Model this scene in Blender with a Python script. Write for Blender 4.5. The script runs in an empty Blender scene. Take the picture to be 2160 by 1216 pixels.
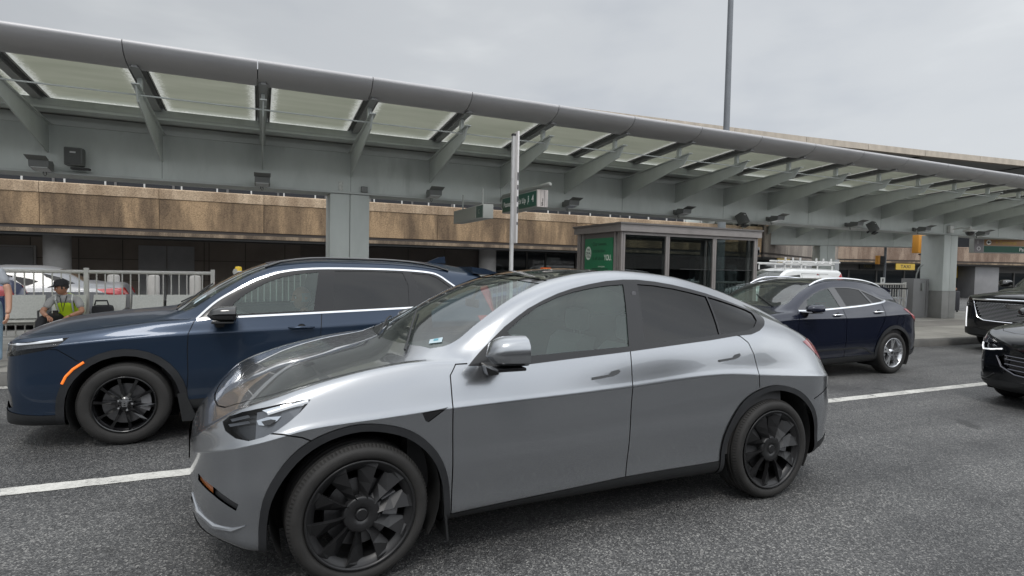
import bpy, bmesh, math, random
import numpy as np
from mathutils import Vector, Matrix
from mathutils.bvhtree import BVHTree
random.seed(7)
S = bpy.context.scene
COL = S.collection
rad = math.radians
# ---------------- camera ----------------
cam_d = bpy.data.cameras.new('camera'); cam = bpy.data.objects.new('camera', cam_d); COL.objects.link(cam)
cam_d.sensor_width = 36.0; cam_d.lens = 36.0*1206.48/2160.0
cam_d.clip_start = 0.05; cam_d.clip_end = 2000
def cam_axes(yaw, pitch, roll):
    fw = Vector((math.sin(yaw), math.cos(yaw), 0)); r = Vector((math.cos(yaw), -math.sin(yaw), 0)); up = Vector((0, 0, 1))
    f2 = fw*math.cos(pitch)-up*math.sin(pitch); u2 = up*math.cos(pitch)+fw*math.sin(pitch)
    return r*math.cos(roll)+u2*math.sin(roll), u2*math.cos(roll)-r*math.sin(roll), f2
_r, _u, _f = cam_axes(.4172, .036, .020)
cam.matrix_world = Matrix(((_r.x, _u.x, -_f.x, -.4736), (_r.y, _u.y, -_f.y, -2.8885), (_r.z, _u.z, -_f.z, 1.6193), (0, 0, 0, 1)))
S.camera = cam
# ---------------- view ----------------
S.view_settings.view_transform = 'Standard'; S.view_settings.look = 'None'
S.view_settings.exposure = 0.0; S.view_settings.gamma = 1.0
try: S.view_settings.use_curve_mapping = False
except Exception: pass
# ---------------- sky: overcast, brighter overhead ----------------
SUN_EL, SUN_AZ = 58.0, 205.0
W = bpy.data.worlds.new('World'); S.world = W; W.use_nodes = True
nt = W.node_tree; nt.nodes.clear()
def N(t, k, **kw):
    n = t.nodes.new(k)
    for a, v in kw.items():
        if a.startswith('i_'):
            key = a[2:]; key = int(key) if key.isdigit() else key.replace('_', ' ')
            n.inputs[key].default_value = v
        else: setattr(n, a, v)
    return n
def ramp(t, stops, interp='LINEAR'):
    n = t.nodes.new('ShaderNodeValToRGB'); cr = n.color_ramp; cr.interpolation = interp
    while len(cr.elements) < len(stops): cr.elements.new(.5)
    for e, (p, c) in zip(cr.elements, stops):
        e.position = p; e.color = (c[0], c[1], c[2], 1) if hasattr(c, '__len__') else (c, c, c, 1)
    return n
def wsky():
    t = nt; L = t.links.new
    tc = N(t, 'ShaderNodeTexCoord'); sep = N(t, 'ShaderNodeSeparateXYZ'); L(tc.outputs['Generated'], sep.inputs[0])
    mp = N(t, 'ShaderNodeMapping'); mp.inputs['Scale'].default_value = (1, 1, 2.6); L(tc.outputs['Generated'], mp.inputs[0])
    n1 = N(t, 'ShaderNodeTexNoise', i_Scale=2.1, i_Detail=5.0, i_Roughness=.5, i_Distortion=.25); L(mp.outputs[0], n1.inputs['Vector'])
    cl = ramp(t, [(.28, (.45, .475, .51)), (.50, (.54, .56, .58)), (.72, (.70, .72, .725))], 'EASE'); L(n1.outputs[0], cl.inputs[0])
    # brighter towards the right of the street (+X)
    gx = N(t, 'ShaderNodeMapRange'); gx.inputs[1].default_value = -.6; gx.inputs[2].default_value = .95; gx.inputs[3].default_value = .80; gx.inputs[4].default_value = 1.2
    L(sep.outputs[0], gx.inputs[0])
    # overcast luminance: strong near the zenith
    gz = N(t, 'ShaderNodeMapRange', interpolation_type='SMOOTHSTEP'); gz.inputs[1].default_value = .40; gz.inputs[2].default_value = .95; gz.inputs[3].default_value = 1.0; gz.inputs[4].default_value = 3.0
    L(sep.outputs[2], gz.inputs[0])
    # thinner cloud around the hidden sun, behind the viewer
    gy = N(t, 'ShaderNodeMapRange', interpolation_type='SMOOTHSTEP'); gy.inputs[1].default_value = .10; gy.inputs[2].default_value = -.65; gy.inputs[3].default_value = 1.0; gy.inputs[4].default_value = 2.75
    L(sep.outputs[1], gy.inputs[0])
    m0 = N(t, 'ShaderNodeMath', operation='MAXIMUM'); L(gy.outputs[0], m0.inputs[0]); L(gz.outputs[0], m0.inputs[1])
    m1 = N(t, 'ShaderNodeMath', operation='MULTIPLY'); L(gx.outputs[0], m1.inputs[0]); L(m0.outputs[0], m1.inputs[1])
    vm = N(t, 'ShaderNodeVectorMath', operation='SCALE'); L(cl.outputs[0], vm.inputs[0]); L(m1.outputs[0], vm.inputs['Scale'])
    b1 = N(t, 'ShaderNodeBackground', i_Strength=1.0); L(vm.outputs[0], b1.inputs[0])
    sk = N(t, 'ShaderNodeTexSky', sky_type='NISHITA', sun_disc=False, sun_elevation=rad(SUN_EL), sun_rotation=rad(SUN_AZ), air_density=1.0, dust_density=4.0)
    b2 = N(t, 'ShaderNodeBackground', i_Strength=.012); L(sk.outputs[0], b2.inputs[0])
    ad = N(t, 'ShaderNodeAddShader'); L(b1.outputs[0], ad.inputs[0]); L(b2.outputs[0], ad.inputs[1])
    o = N(t, 'ShaderNodeOutputWorld'); L(ad.outputs[0], o.inputs[0])
wsky()
# ---------------- one soft sun behind the cloud ----------------
sd = bpy.data.lights.new('sun', 'SUN'); sd.energy = 1.1; sd.angle = rad(14); sd.color = (1, .97, .93)
so = bpy.data.objects.new('sun', sd); COL.objects.link(so)
_d = Vector((math.sin(rad(SUN_AZ))*math.cos(rad(SUN_EL)), math.cos(rad(SUN_AZ))*math.cos(rad(SUN_EL)), math.sin(rad(SUN_EL))))
so.rotation_euler = _d.to_track_quat('Z', 'Y').to_euler(); so.location = (0, -5, 20)

# ---------------- materials ----------------
MATS = {}
def mat(name, col, rough=.6, metal=0., coat=0., coat_r=.03, noise=None, bump=None, spec=.5, emit=None, trans=0., wear=None, flake=None):
    """noise=(scale, amount[, stretchz]); bump=(scale, strength, distance); wear=(colour, scale, lo, hi)"""
    if name in MATS: return MATS[name]
    m = bpy.data.materials.new(name); m.use_nodes = True; t = m.node_tree; L = t.links.new
    b = t.nodes['Principled BSDF']
    b.inputs['Base Color'].default_value = (*col, 1); b.inputs['Roughness'].default_value = rough; b.inputs['Metallic'].default_value = metal
    b.inputs['Coat Weight'].default_value = coat; b.inputs['Coat Roughness'].default_value = coat_r
    b.inputs['Specular IOR Level'].default_value = spec
    tc = N(t, 'ShaderNodeTexCoord')
    src = None
    if noise:
        mp = N(t, 'ShaderNodeMapping'); sz = noise[2] if len(noise) > 2 else 1
        mp.inputs['Scale'].default_value = (1, 1, sz); L(tc.outputs['Object'], mp.inputs[0])
        n = N(t, 'ShaderNodeTexNoise', i_Scale=noise[0], i_Detail=6.0, i_Roughness=.6); L(mp.outputs[0], n.inputs['Vector'])
        a = noise[1]; r = ramp(t, [(.3, [c*(1-a) for c in col]), (.7, [min(1, c*(1+a)) for c in col])]); L(n.outputs[0], r.inputs[0]); src = r.outputs[0]
        rr = N(t, 'ShaderNodeMapRange'); rr.inputs[3].default_value = max(0.02, rough-.12*min(1, a*3)); rr.inputs[4].default_value = min(1, rough+.12*min(1, a*3)); L(n.outputs[0], rr.inputs[0]); L(rr.outputs[0], b.inputs['Roughness'])
    if wear:
        n = N(t, 'ShaderNodeTexNoise', i_Scale=wear[1], i_Detail=8.0, i_Roughness=.65); 
        mp2 = N(t, 'ShaderNodeMapping'); mp2.inputs['Scale'].default_value = (1, 1, wear[4] if len(wear) > 4 else 1); L(tc.outputs['Object'], mp2.inputs[0]); L(mp2.outputs[0], n.inputs['Vector'])
        k = ramp(t, [(wear[2], 0.), (wear[3], 1.)]); L(n.outputs[0], k.inputs[0])
        mx = N(t, 'ShaderNodeMix', data_type='RGBA'); L(k.outputs[0], mx.inputs[0])
        if src: L(src, mx.inputs[6])
        else: mx.inputs[6].default_value = (*col, 1)
        mx.inputs[7].default_value = (*wear[0], 1); src = mx.outputs[2]
    if flake:
        v = N(t, 'ShaderNodeTexNoise', i_Scale=flake[0], i_Detail=1.0); L(tc.outputs['Object'], v.inputs['Vector'])
        bp = N(t, 'ShaderNodeBump', i_Strength=flake[1], i_Distance=.0006); L(v.outputs[0], bp.inputs['Height']); L(bp.outputs[0], b.inputs['Normal'])
    if src: L(src, b.inputs['Base Color'])
    if bump:
        n = N(t, 'ShaderNodeTexNoise', i_Scale=bump[0], i_Detail=6.0, i_Roughness=.65); L(tc.outputs['Object'], n.inputs['Vector'])
        bp = N(t, 'ShaderNodeBump', i_Strength=bump[1], i_Distance=bump[2]); L(n.outputs[0], bp.inputs['Height']); L(bp.outputs[0], b.inputs['Normal'])
    if emit:
        b.inputs['Emission Color'].default_value = (*emit[0], 1); b.inputs['Emission Strength'].default_value = emit[1]
    MATS[name] = m; return m
def schlick(t, ior):
    L = t.links.new; f0 = ((ior-1)/(ior+1))**2; g = N(t, 'ShaderNodeNewGeometry'); d = N(t, 'ShaderNodeVectorMath', operation='DOT_PRODUCT'); L(g.outputs['Normal'], d.inputs[0]); L(g.outputs['Incoming'], d.inputs[1])
    a = N(t, 'ShaderNodeMath', operation='ABSOLUTE'); L(d.outputs['Value'], a.inputs[0]); o = N(t, 'ShaderNodeMath', operation='SUBTRACT', use_clamp=True); o.inputs[0].default_value = 1; L(a.outputs[0], o.inputs[1])
    p = N(t, 'ShaderNodeMath', operation='POWER'); p.inputs[1].default_value = 5; L(o.outputs[0], p.inputs[0]); m = N(t, 'ShaderNodeMath', operation='MULTIPLY_ADD'); m.inputs[1].default_value = 1-f0; m.inputs[2].default_value = f0; L(p.outputs[0], m.inputs[0]); return m.outputs[0]
def glass(name, tint, ior=1.5, rough=.0, gloss=1.0, film=0., veil_c=(.5, .56, .53)):
    """thin pane: tinted see-through, a film of diffuse colour imitating reflected haze, plus a Fresnel reflection"""
    if name in MATS: return MATS[name]
    m = bpy.data.materials.new(name); m.use_nodes = True; t = m.node_tree; L = t.links.new; t.nodes.clear()
    tr = N(t, 'ShaderNodeBsdfTransparent'); tr.inputs[0].default_value = (*tint, 1)
    gl = N(t, 'ShaderNodeBsdfGlossy'); gl.inputs[0].default_value = (gloss, gloss, gloss, 1); gl.inputs['Roughness'].default_value = rough
    base = tr.outputs[0]
    if film > 0:  # pale diffuse layer painted on the pane to imitate hazy sky reflections
        df = N(t, 'ShaderNodeBsdfDiffuse'); df.inputs[0].default_value = (*veil_c, 1); tc = N(t, 'ShaderNodeTexCoord'); n = N(t, 'ShaderNodeTexNoise', i_Scale=2.2, i_Detail=4.0); L(tc.outputs['Object'], n.inputs['Vector'])
        mr = N(t, 'ShaderNodeMapRange'); mr.inputs[1].default_value = .3; mr.inputs[2].default_value = .7; mr.inputs[3].default_value = film*.6; mr.inputs[4].default_value = film*1.4; L(n.outputs[0], mr.inputs[0])
        m0 = N(t, 'ShaderNodeMixShader'); L(mr.outputs[0], m0.inputs[0]); L(tr.outputs[0], m0.inputs[1]); L(df.outputs[0], m0.inputs[2]); base = m0.outputs[0]
    mx = N(t, 'ShaderNodeMixShader'); L(schlick(t, ior), mx.inputs[0]); L(base, mx.inputs[1]); L(gl.outputs[0], mx.inputs[2])
    o = N(t, 'ShaderNodeOutputMaterial'); L(mx.outputs[0], o.inputs[0]); MATS[name] = m; return m

# ---------------- mesh helpers ----------------
def tag(o, label=None, cat=None, group=None, kind=None):
    if label: o['label'] = label
    if cat: o['category'] = cat
    if group: o['group'] = group
    if kind: o['kind'] = kind
    return o
def empty(name, loc=(0, 0, 0), rz=0., label=None, cat=None, group=None):
    o = bpy.data.objects.new(name, None); o.empty_display_size = .1; COL.objects.link(o)
    o.location = loc; o.rotation_euler = (0, 0, rz); return tag(o, label, cat, group)
def link_mesh(name, verts, faces, m, parent=None, smooth=False, normals=None):
    me = bpy.data.meshes.new(name); me.from_pydata([tuple(v) for v in verts], [], faces); me.validate(verbose=False)
    me.materials.append(m)
    if smooth is True: me.polygons.foreach_set('use_smooth', [True]*len(me.polygons))
    elif smooth: me.polygons.foreach_set('use_smooth', [bool(x) for x in smooth][:len(me.polygons)] if len(smooth) == len(me.polygons) else [True]*len(me.polygons))
    if normals is not None and len(normals) == len(me.vertices):
        me.normals_split_custom_set_from_vertices([tuple(n) for n in normals])
    o = bpy.data.objects.new(name, me); COL.objects.link(o)
    if parent is not None: o.parent = parent
    return o
class MB:
    def __init__(s): s.v = []; s.f = []; s.s = []
    def add(s, vs, fs, smooth=False):
        b = len(s.v); s.v += [tuple(v) for v in vs]; s.f += [tuple(i+b for i in f) for f in fs]; s.s += [smooth]*len(fs); return s
    def box(s, a, b, bev=0.):
        x0, y0, z0 = [min(p, q) for p, q in zip(a, b)]; x1, y1, z1 = [max(p, q) for p, q in zip(a, b)]
        if bev > 0:
            bev = min(bev, (x1-x0)/2.01, (y1-y0)/2.01, (z1-z0)/2.01)
            bm = bmesh.new(); bmesh.ops.create_cube(bm, size=1)
            for v in bm.verts: v.co = ((x0+x1)/2+v.co.x*(x1-x0), (y0+y1)/2+v.co.y*(y1-y0), (z0+z1)/2+v.co.z*(z1-z0))
            bmesh.ops.bevel(bm, geom=bm.edges[:], offset=bev, segments=2, affect='EDGES', profile=.6)
            bm.verts.index_update(); s.add([v.co[:] for v in bm.verts], [[v.index for v in f.verts] for f in bm.faces]); bm.free(); return s
        vs = [(x0, y0, z0), (x1, y0, z0), (x1, y1, z0), (x0, y1, z0), (x0, y0, z1), (x1, y0, z1), (x1, y1, z1), (x0, y1, z1)]
        return s.add(vs, [(0, 3, 2, 1), (4, 5, 6, 7), (0, 1, 5, 4), (1, 2, 6, 5), (2, 3, 7, 6), (3, 0, 4, 7)])
    def tube(s, p, q, r, r2=None, n=12, cap=True, smooth=True):
        p = Vector(p); q = Vector(q); r2 = r if r2 is None else r2; d = (q-p).normalized()
        a = d.orthogonal().normalized(); b = d.cross(a); vs = []
        for c, rr in ((p, r), (q, r2)):
            for i in range(n): t = 2*math.pi*i/n; vs.append(c+a*(rr*math.cos(t))+b*(rr*math.sin(t)))
        s.add(vs, [(i, (i+1) % n, n+(i+1) % n, n+i) for i in range(n)], smooth)
        if cap: s.add([vs[i] for i in range(n)], [tuple(range(n-1, -1, -1))]); s.add([vs[n+i] for i in range(n)], [tuple(range(n))])
        return s
    def path(s, pts, r, n=8):
        pts = [Vector(p) for p in pts]; vs = []; K = len(pts); prev = None
        for k, p in enumerate(pts):
            d = (pts[min(k+1, K-1)]-pts[max(k-1, 0)]).normalized()
            a = d.orthogonal().normalized() if prev is None else (prev-d*prev.dot(d)).normalized(); prev = a; b = d.cross(a)
            rr = r[k] if hasattr(r, '__len__') else r
            for i in range(n): t = 2*math.pi*i/n; vs.append(p+a*(rr*math.cos(t))+b*(rr*math.sin(t)))
        fs = [(k*n+i, k*n+(i+1) % n, (k+1)*n+(i+1) % n, (k+1)*n+i) for k in range(K-1) for i in range(n)]
        s.add(vs, fs, True); s.add(vs[:n], [tuple(range(n-1, -1, -1))]); s.add(vs[-n:], [tuple(range(n))]); return s
    def prism(s, poly, axis, a, b):
        """2D polygon extruded along axis (0,1,2) from a to b"""
        o = [k for k in (0, 1, 2) if k != axis]; n = len(poly); vs = []
        for h in (a, b):
            for p in poly: v = [0, 0, 0]; v[o[0]] = p[0]; v[o[1]] = p[1]; v[axis] = h; vs.append(v)
        return s.add(vs, [tuple(range(n-1, -1, -1)), tuple(range(n, 2*n))]+[(i, (i+1) % n, n+(i+1) % n, n+i) for i in range(n)])
    def lathe(s, prof, c=(0, 0, 0), axis=1, n=32, smooth=True, close=False, a0=0., a1=2*math.pi):
        """prof = [(radius, height)] spun round axis through c"""
        o = [k for k in (0, 1, 2) if k != axis]; vs = []; full = abs(a1-a0-2*math.pi) < 1e-6; M = n if full else n+1
        for i in range(M):
            t = a0+(a1-a0)*i/n
            for r, h in prof:
                v = list(c); v[o[0]] += r*math.cos(t); v[o[1]] += r*math.sin(t); v[axis] += h; vs.append(v)
        P = len(prof); fs = []
        for i in range(n):
            j = (i+1) % M
            for k in range(P-1 if not close else P):
                fs.append((i*P+k, i*P+(k+1) % P, j*P+(k+1) % P, j*P+k))
        return s.add(vs, fs, smooth)
    def xf(s, M): s.v = [tuple(M @ Vector(v)) for v in s.v]; return s
    def build(s, name, m, parent=None, fix=True):
        me = bpy.data.meshes.new(name); me.from_pydata(s.v, [], s.f)
        me.polygons.foreach_set('use_smooth', s.s)
        if fix:
            bm = bmesh.new(); bm.from_mesh(me); bmesh.ops.remove_doubles(bm, verts=bm.verts[:], dist=1e-5)
            bmesh.ops.recalc_face_normals(bm, faces=bm.faces[:]); bm.to_mesh(me); bm.free()
            try: me.set_sharp_from_angle(angle=rad(38))
            except Exception: pass
        me.materials.append(m); o = bpy.data.objects.new(name, me); COL.objects.link(o)
        if parent is not None: o.parent = parent
        return o
def copy_tree(o, parent=None):
    c = o.copy(); COL.objects.link(c)
    if parent is not None: c.parent = parent; c.matrix_parent_inverse = o.matrix_parent_inverse.copy()
    for ch in o.children: copy_tree(ch, c)
    return c
def text_mesh(txt, size, m, parent, name, loc, rot, depth=.002, bold=.0, align='LEFT', xs=1.0):
    cu = bpy.data.curves.new('lettering', 'FONT'); cu.body = txt; cu.size = size; cu.extrude = depth; cu.offset = bold; cu.align_x = align; cu.align_y = 'CENTER'
    to = bpy.data.objects.new('tmp', cu); COL.objects.link(to); bpy.context.view_layer.update()
    me = bpy.data.meshes.new_from_object(to); bpy.data.objects.remove(to)
    me.materials.clear(); me.materials.append(m); o = bpy.data.objects.new(name, me); COL.objects.link(o)
    o.parent = parent; o.location = loc; o.rotation_euler = rot; o.scale = (xs, 1, 1); return o
# ================= car body generator =================
def pchip(xk, yk, x):
    xk = np.asarray(xk, float); yk = np.asarray(yk, float); x = np.clip(np.asarray(x, float), xk[0], xk[-1])
    if len(xk) == 1: return np.full_like(x, yk[0])
    h = np.diff(xk); d = np.diff(yk)/h; m = np.zeros_like(yk)
    for i in range(1, len(xk)-1):
        if d[i-1]*d[i] > 0:
            w1 = 2*h[i]+h[i-1]; w2 = h[i]+2*h[i-1]; m[i] = (w1+w2)/(w1/d[i-1]+w2/d[i])
    m[0] = d[0]; m[-1] = d[-1]
    i = np.clip(np.searchsorted(xk, x, side='right')-1, 0, len(xk)-2); t = (x-xk[i])/h[i]
    return (2*t**3-3*t**2+1)*yk[i]+(t**3-2*t**2+t)*h[i]*m[i]+(-2*t**3+3*t**2)*yk[i+1]+(t**3-t**2)*h[i]*m[i+1]
def cur(spec, x):
    if not hasattr(spec, '__len__'): return np.full_like(x, float(spec))
    return pchip([p[0] for p in spec], [p[1] for p in spec], x)
def catmull(P, sub):
    """P: (n,2) control points -> smooth curve, centripetal; returns ((n-1)*sub+1, 2)"""
    P = np.asarray(P, float); E = np.vstack([2*P[0]-P[1], P, 2*P[-1]-P[-2]]); out = []
    for i in range(1, len(E)-2):
        p0, p1, p2, p3 = E[i-1:i+3]; t0 = 0.; t1 = t0+max(1e-4, np.linalg.norm(p1-p0))**.5; t2 = t1+max(1e-4, np.linalg.norm(p2-p1))**.5; t3 = t2+max(1e-4, np.linalg.norm(p3-p2))**.5
        for k in range(sub):
            t = t1+(t2-t1)*k/sub
            A1 = (t1-t)/(t1-t0)*p0+(t-t0)/(t1-t0)*p1; A2 = (t2-t)/(t2-t1)*p1+(t-t1)/(t2-t1)*p2; A3 = (t3-t)/(t3-t2)*p2+(t-t2)/(t3-t2)*p3
            B1 = (t2-t)/(t2-t0)*A1+(t-t0)/(t2-t0)*A2; B2 = (t3-t)/(t3-t1)*A2+(t-t1)/(t3-t1)*A3
            out.append((t2-t)/(t2-t1)*B1+(t-t1)/(t2-t1)*B2)
    out.append(P[-1]); return np.array(out)
def inpoly(x, y, P):
    c = False; j = len(P)-1
    for i in range(len(P)):
        if (P[i][1] > y) != (P[j][1] > y) and x < (P[j][0]-P[i][0])*(y-P[i][1])/(P[j][1]-P[i][1])+P[i][0]: c = not c
        j = i
    return c
def strip(pl, w):
    """polyline -> closed polygon of width w"""
    P = [Vector(p) for p in pl]; L = []; R = []
    for i, p in enumerate(P):
        d = (P[min(i+1, len(P)-1)]-P[max(i-1, 0)]).normalized(); n = Vector((-d.y, d.x))*(w/2); L.append(tuple(p+n)); R.append(tuple(p-n))
    return L+R[::-1]
def smooth_poly(P, sub=3, closed=True):
    """rounded version of a polygon (Catmull-Rom through its points)"""
    n = len(P); out = []
    for i in range(n if closed else n-1):
        p0, p1, p2, p3 = [np.array(P[(i+k-1) % n] if closed else P[min(max(i+k-1, 0), n-1)], float) for k in range(4)]
        for k in range(sub):
            t = k/sub; out.append(tuple(.5*((2*p1)+(-p0+p2)*t+(2*p0-5*p1+4*p2-p3)*t*t+(-p0+3*p1-3*p2+p3)*t**3)))
    if not closed: out.append(tuple(P[-1]))
    return out
class Body:
    """half shell (y>=0) lofted from longitudinal curves; regions are cut out of it and become parts"""
    def __init__(s, C, nx=120, sub=5):
        s.C = C; x0, x1 = C['x']; s.x0 = x0; s.x1 = x1
        t = np.linspace(0, 1, nx); X = x0+(x1-x0)*(.5-.5*np.cos(np.pi*t)); X = .62*X+.38*(x0+(x1-x0)*t)
        for q in C.get('xd', []): X = np.concatenate([X, np.array(q)])
        X = np.unique(np.round(X, 4)); e = 1e-4; keep = [X[0]]
        for v in X[1:]:
            if v-keep[-1] > .006: keep.append(v)
        X = np.array(keep); X[-1] = x1
        def nf(L, p, q, end):
            tt = np.clip((x0+L-X)/L, 0, 1) if end == 0 else np.clip((X-(x1-L))/L, 0, 1)
            return np.maximum(0, 1-tt**p)**(1/q)
        fac = nf(*C['nose'], 0)*nf(*C['tail'], 1)
        lines = []
        for k in C['lines']:
            v, z = k[0], k[1]; lines.append((cur(v, X)*fac if (not hasattr(v, '__len__') or v[0] != 'raw') else cur(v[1], X), cur(z, X)))
        zc = cur(C['zc'], X)
        if 'hood_to' in C:           # one smooth crown across the bonnet
            h0 = C['hood_to']; w = np.clip((h0-X)/.16, 0, 1); w = w*w*(3-2*w); v6_, z6_ = lines[-3]
            for q in (-2, -1):
                vq, zq = lines[q]; rt = np.clip(vq/np.maximum(v6_, 1e-4), 0, .97); zt = z6_+(zc-z6_)*(1-rt**2.3); lines[q] = (vq, zq*(1-w)+zt*w)
        ck = C.get('crease', 6)      # tighten the shoulder crease
        if ck:
            a, b, c_ = lines[ck-1], lines[ck], lines[ck+1]; k_ = C.get('sharp', (.10, .16))
            lo = tuple(b[i]+k_[0]*(a[i]-b[i]) for i in (0, 1)); hi = tuple(b[i]+k_[1]*(c_[i]-b[i]) for i in (0, 1)); lines = lines[:ck]+[lo, b, hi]+lines[ck+1:]
        v8, z8 = lines[-1]; cr = C.get('crown', 2.0)
        for fr in (.72, .42): lines.append((v8*fr, zc-(zc-z8)*fr**cr))
        lines.append((v8*0, zc))
        G = []
        for i in range(len(X)):
            P = np.array([(l[0][i], l[1][i]) for l in lines]); P[:, 0] = np.maximum(P[:, 0], 0); c = catmull(P, sub); c[:, 0] = np.maximum(c[:, 0], 0); G.append(c)
        G = np.array(G); nr = G.shape[1]; s.G = G; s.X = X
        V = np.zeros((len(X), nr, 3)); V[:, :, 0] = X[:, None]; V[:, :, 1] = G[:, :, 0]; V[:, :, 2] = G[:, :, 1]
        if 'warp' in C: V = C['warp'](V)
        s.V = V
        # normals by finite differences on the grid
        du = np.gradient(V, axis=0); dv = np.gradient(V, axis=1); n = np.cross(dv, du); ln = np.linalg.norm(n, axis=2, keepdims=True); n = n/np.maximum(ln, 1e-9)
        n[ln[:, :, 0] < 1e-9] = (0, 0, 1)
        ci = V[:, :, 1] < 1e-5; n[:, -1, 1] = 0; n[:, 0] = (0, 0, -1); n /= np.maximum(np.linalg.norm(n, axis=2, keepdims=True), 1e-9)
        n[0] = (-1, 0, 0); n[-1] = (1, 0, 0)
        s.N = n.reshape(-1, 3); v = V.reshape(-1, 3)
        idx = np.arange(len(X)*nr).reshape(len(X), nr); F = []
        for i in range(len(X)-1):
            for j in range(nr-1): F.append((idx[i, j], idx[i, j+1], idx[i+1, j+1], idx[i+1, j]))
        # keep only real quads
        FF = []
        for f in F:
            p = v[list(f)]; a = np.linalg.norm(np.cross(p[2]-p[0], p[3]-p[1]))
            if a > 1e-8: FF.append(f)
        s.bm = bmesh.new(); vs = [s.bm.verts.new(p) for p in v]
        for f in FF: s.bm.faces.new([vs[k] for k in f])
        bmesh.ops.remove_doubles(s.bm, verts=s.bm.verts[:], dist=2e-4)
        lone = [q for q in s.bm.verts if not q.link_faces]; bmesh.ops.delete(s.bm, geom=lone, context='VERTS')
        tri = []
        for f in FF: tri += [(f[0], f[1], f[2]), (f[0], f[2], f[3])]
        s.bt = BVHTree.FromPolygons([tuple(p) for p in v], tri, all_triangles=True); s.tri = tri; s.v0 = v
        s.full = None
    def normal(s, p):
        loc, nn, i, d = s.bt.find_nearest(Vector(p))
        if loc is None: return Vector((0, 0, 1))
        a, b, c = [Vector(s.v0[k]) for k in s.tri[i]]; na, nb, nc = [Vector(s.N[k]) for k in s.tri[i]]
        v0 = b-a; v1 = c-a; v2 = loc-a; d00 = v0.dot(v0); d01 = v0.dot(v1); d11 = v1.dot(v1); d20 = v2.dot(v0); d21 = v2.dot(v1); den = d00*d11-d01*d01
        if abs(den) < 1e-16: return na
        v = (d11*d20-d01*d21)/den; w = (d00*d21-d01*d20)/den
        r = na*(1-v-w)+nb*v+nc*w
        return r.normalized() if r.length > 1e-6 else na
    def surf(s, x, z=None, y=None):
        """point on the shell: side hit (x,z) or top hit (x,y)"""
        if z is not None: h = s.bt.ray_cast(Vector((x, 3, z)), Vector((0, -1, 0)))
        else: h = s.bt.ray_cast(Vector((x, y, 4)), Vector((0, 0, -1)))
        return h[0]
    def take(s, poly, proj='side', filt=None):
        a, b = {'side': (0, 2), 'top': (0, 1), 'front': (1, 2)}[proj]; ax = 3-a-b
        px = [p[0] for p in poly]; py = [p[1] for p in poly]; bb = (min(px), max(px), min(py), max(py)); cand = set(); e = 1e-5
        for f in s.bm.faces:
            c = [(v.co[a], v.co[b]) for v in f.verts]
            if max(q[0] for q in c) < bb[0]-e or min(q[0] for q in c) > bb[1]+e or max(q[1] for q in c) < bb[2]-e or min(q[1] for q in c) > bb[3]+e: continue
            if filt and not filt(f.calc_center_median()): continue
            cand.add(f)
        n = len(poly)
        for i in range(n):
            p, q = poly[i], poly[(i+1) % n]; d = (q[0]-p[0], q[1]-p[1]); l = math.hypot(*d)
            if l < 1e-7: continue
            x0, x1 = sorted((p[0], q[0])); y0, y1 = sorted((p[1], q[1])); sub = []
            nx, ny = -d[1]/l, d[0]/l
            for f in cand:
                if not f.is_valid: continue
                mnx = mny = 1e9; mxx = mxy = -1e9; sp = sn = False
                for v in f.verts:
                    cx, cy = v.co[a], v.co[b]
                    if cx < mnx: mnx = cx
                    if cx > mxx: mxx = cx
                    if cy < mny: mny = cy
                    if cy > mxy: mxy = cy
                    dd = (cx-p[0])*nx+(cy-p[1])*ny
                    if dd > 1e-6: sp = True
                    elif dd < -1e-6: sn = True
                if sp and sn and mnx <= x1+e and mxx >= x0-e and mny <= y1+e and mxy >= y0-e: sub.append(f)
            if not sub: continue
            co = [0, 0, 0]; co[a] = p[0]; co[b] = p[1]; no = [0, 0, 0]; no[a] = nx; no[b] = ny
            geo = set(sub)
            for f in sub: geo.update(f.edges); geo.update(f.verts)
            r = bmesh.ops.bisect_plane(s.bm, geom=list(geo), dist=1e-6, plane_co=co, plane_no=no)
            cand = {f for f in cand if f.is_valid} | {g for g in r['geom'] if isinstance(g, bmesh.types.BMFace) and g.is_valid}
        ins = []
        for f in cand:
            if not f.is_valid: continue
            c = f.calc_center_median()
            if inpoly(c[a], c[b], poly) and (not filt or filt(c)): ins.append(f)
        return ins
    def pull(s, faces):
        idx = {}; vs = []; fs = []
        for f in faces:
            t = []
            for v in f.verts:
                if v not in idx: idx[v] = len(vs); vs.append(v.co.copy())
                t.append(idx[v])
            fs.append(tuple(t))
        s.bm.faces.index_update(); bmesh.ops.delete(s.bm, geom=faces, context='FACES')
        return vs, fs
    def piece(s, vs, fs, off=0., rim=True, thick=None):
        """displace along the shell normal; rim walls join the displaced edge to the shell"""
        nn = [s.normal(v) for v in vs]; out = [Vector(v)+n*off for v, n in zip(vs, nn)]
        F = list(fs); NN = list(nn); V = list(out)
        back = 0. if thick is None else off-thick
        if rim and abs(off-back) > 1e-6:
            cnt = {}
            for f in fs:
                for i in range(len(f)): a, b = f[i], f[(i+1) % len(f)]; cnt[(a, b)] = cnt.get((a, b), 0)+1
            for (a, b) in [k for k in cnt if (k[1], k[0]) not in cnt]:
                if vs[a].y < 1e-4 and vs[b].y < 1e-4: continue
                k = len(V); V += [out[a], out[b], vs[b]+nn[b]*back, vs[a]+nn[a]*back]
                w = ((V[k+2]-V[k+1]).cross(V[k]-V[k+1])); w = w.normalized() if w.length > 1e-9 else Vector((0, 0, 1))
                F.append((k+1, k, k+3, k+2)); NN += [w*1]*4
        return V, F, NN
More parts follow.
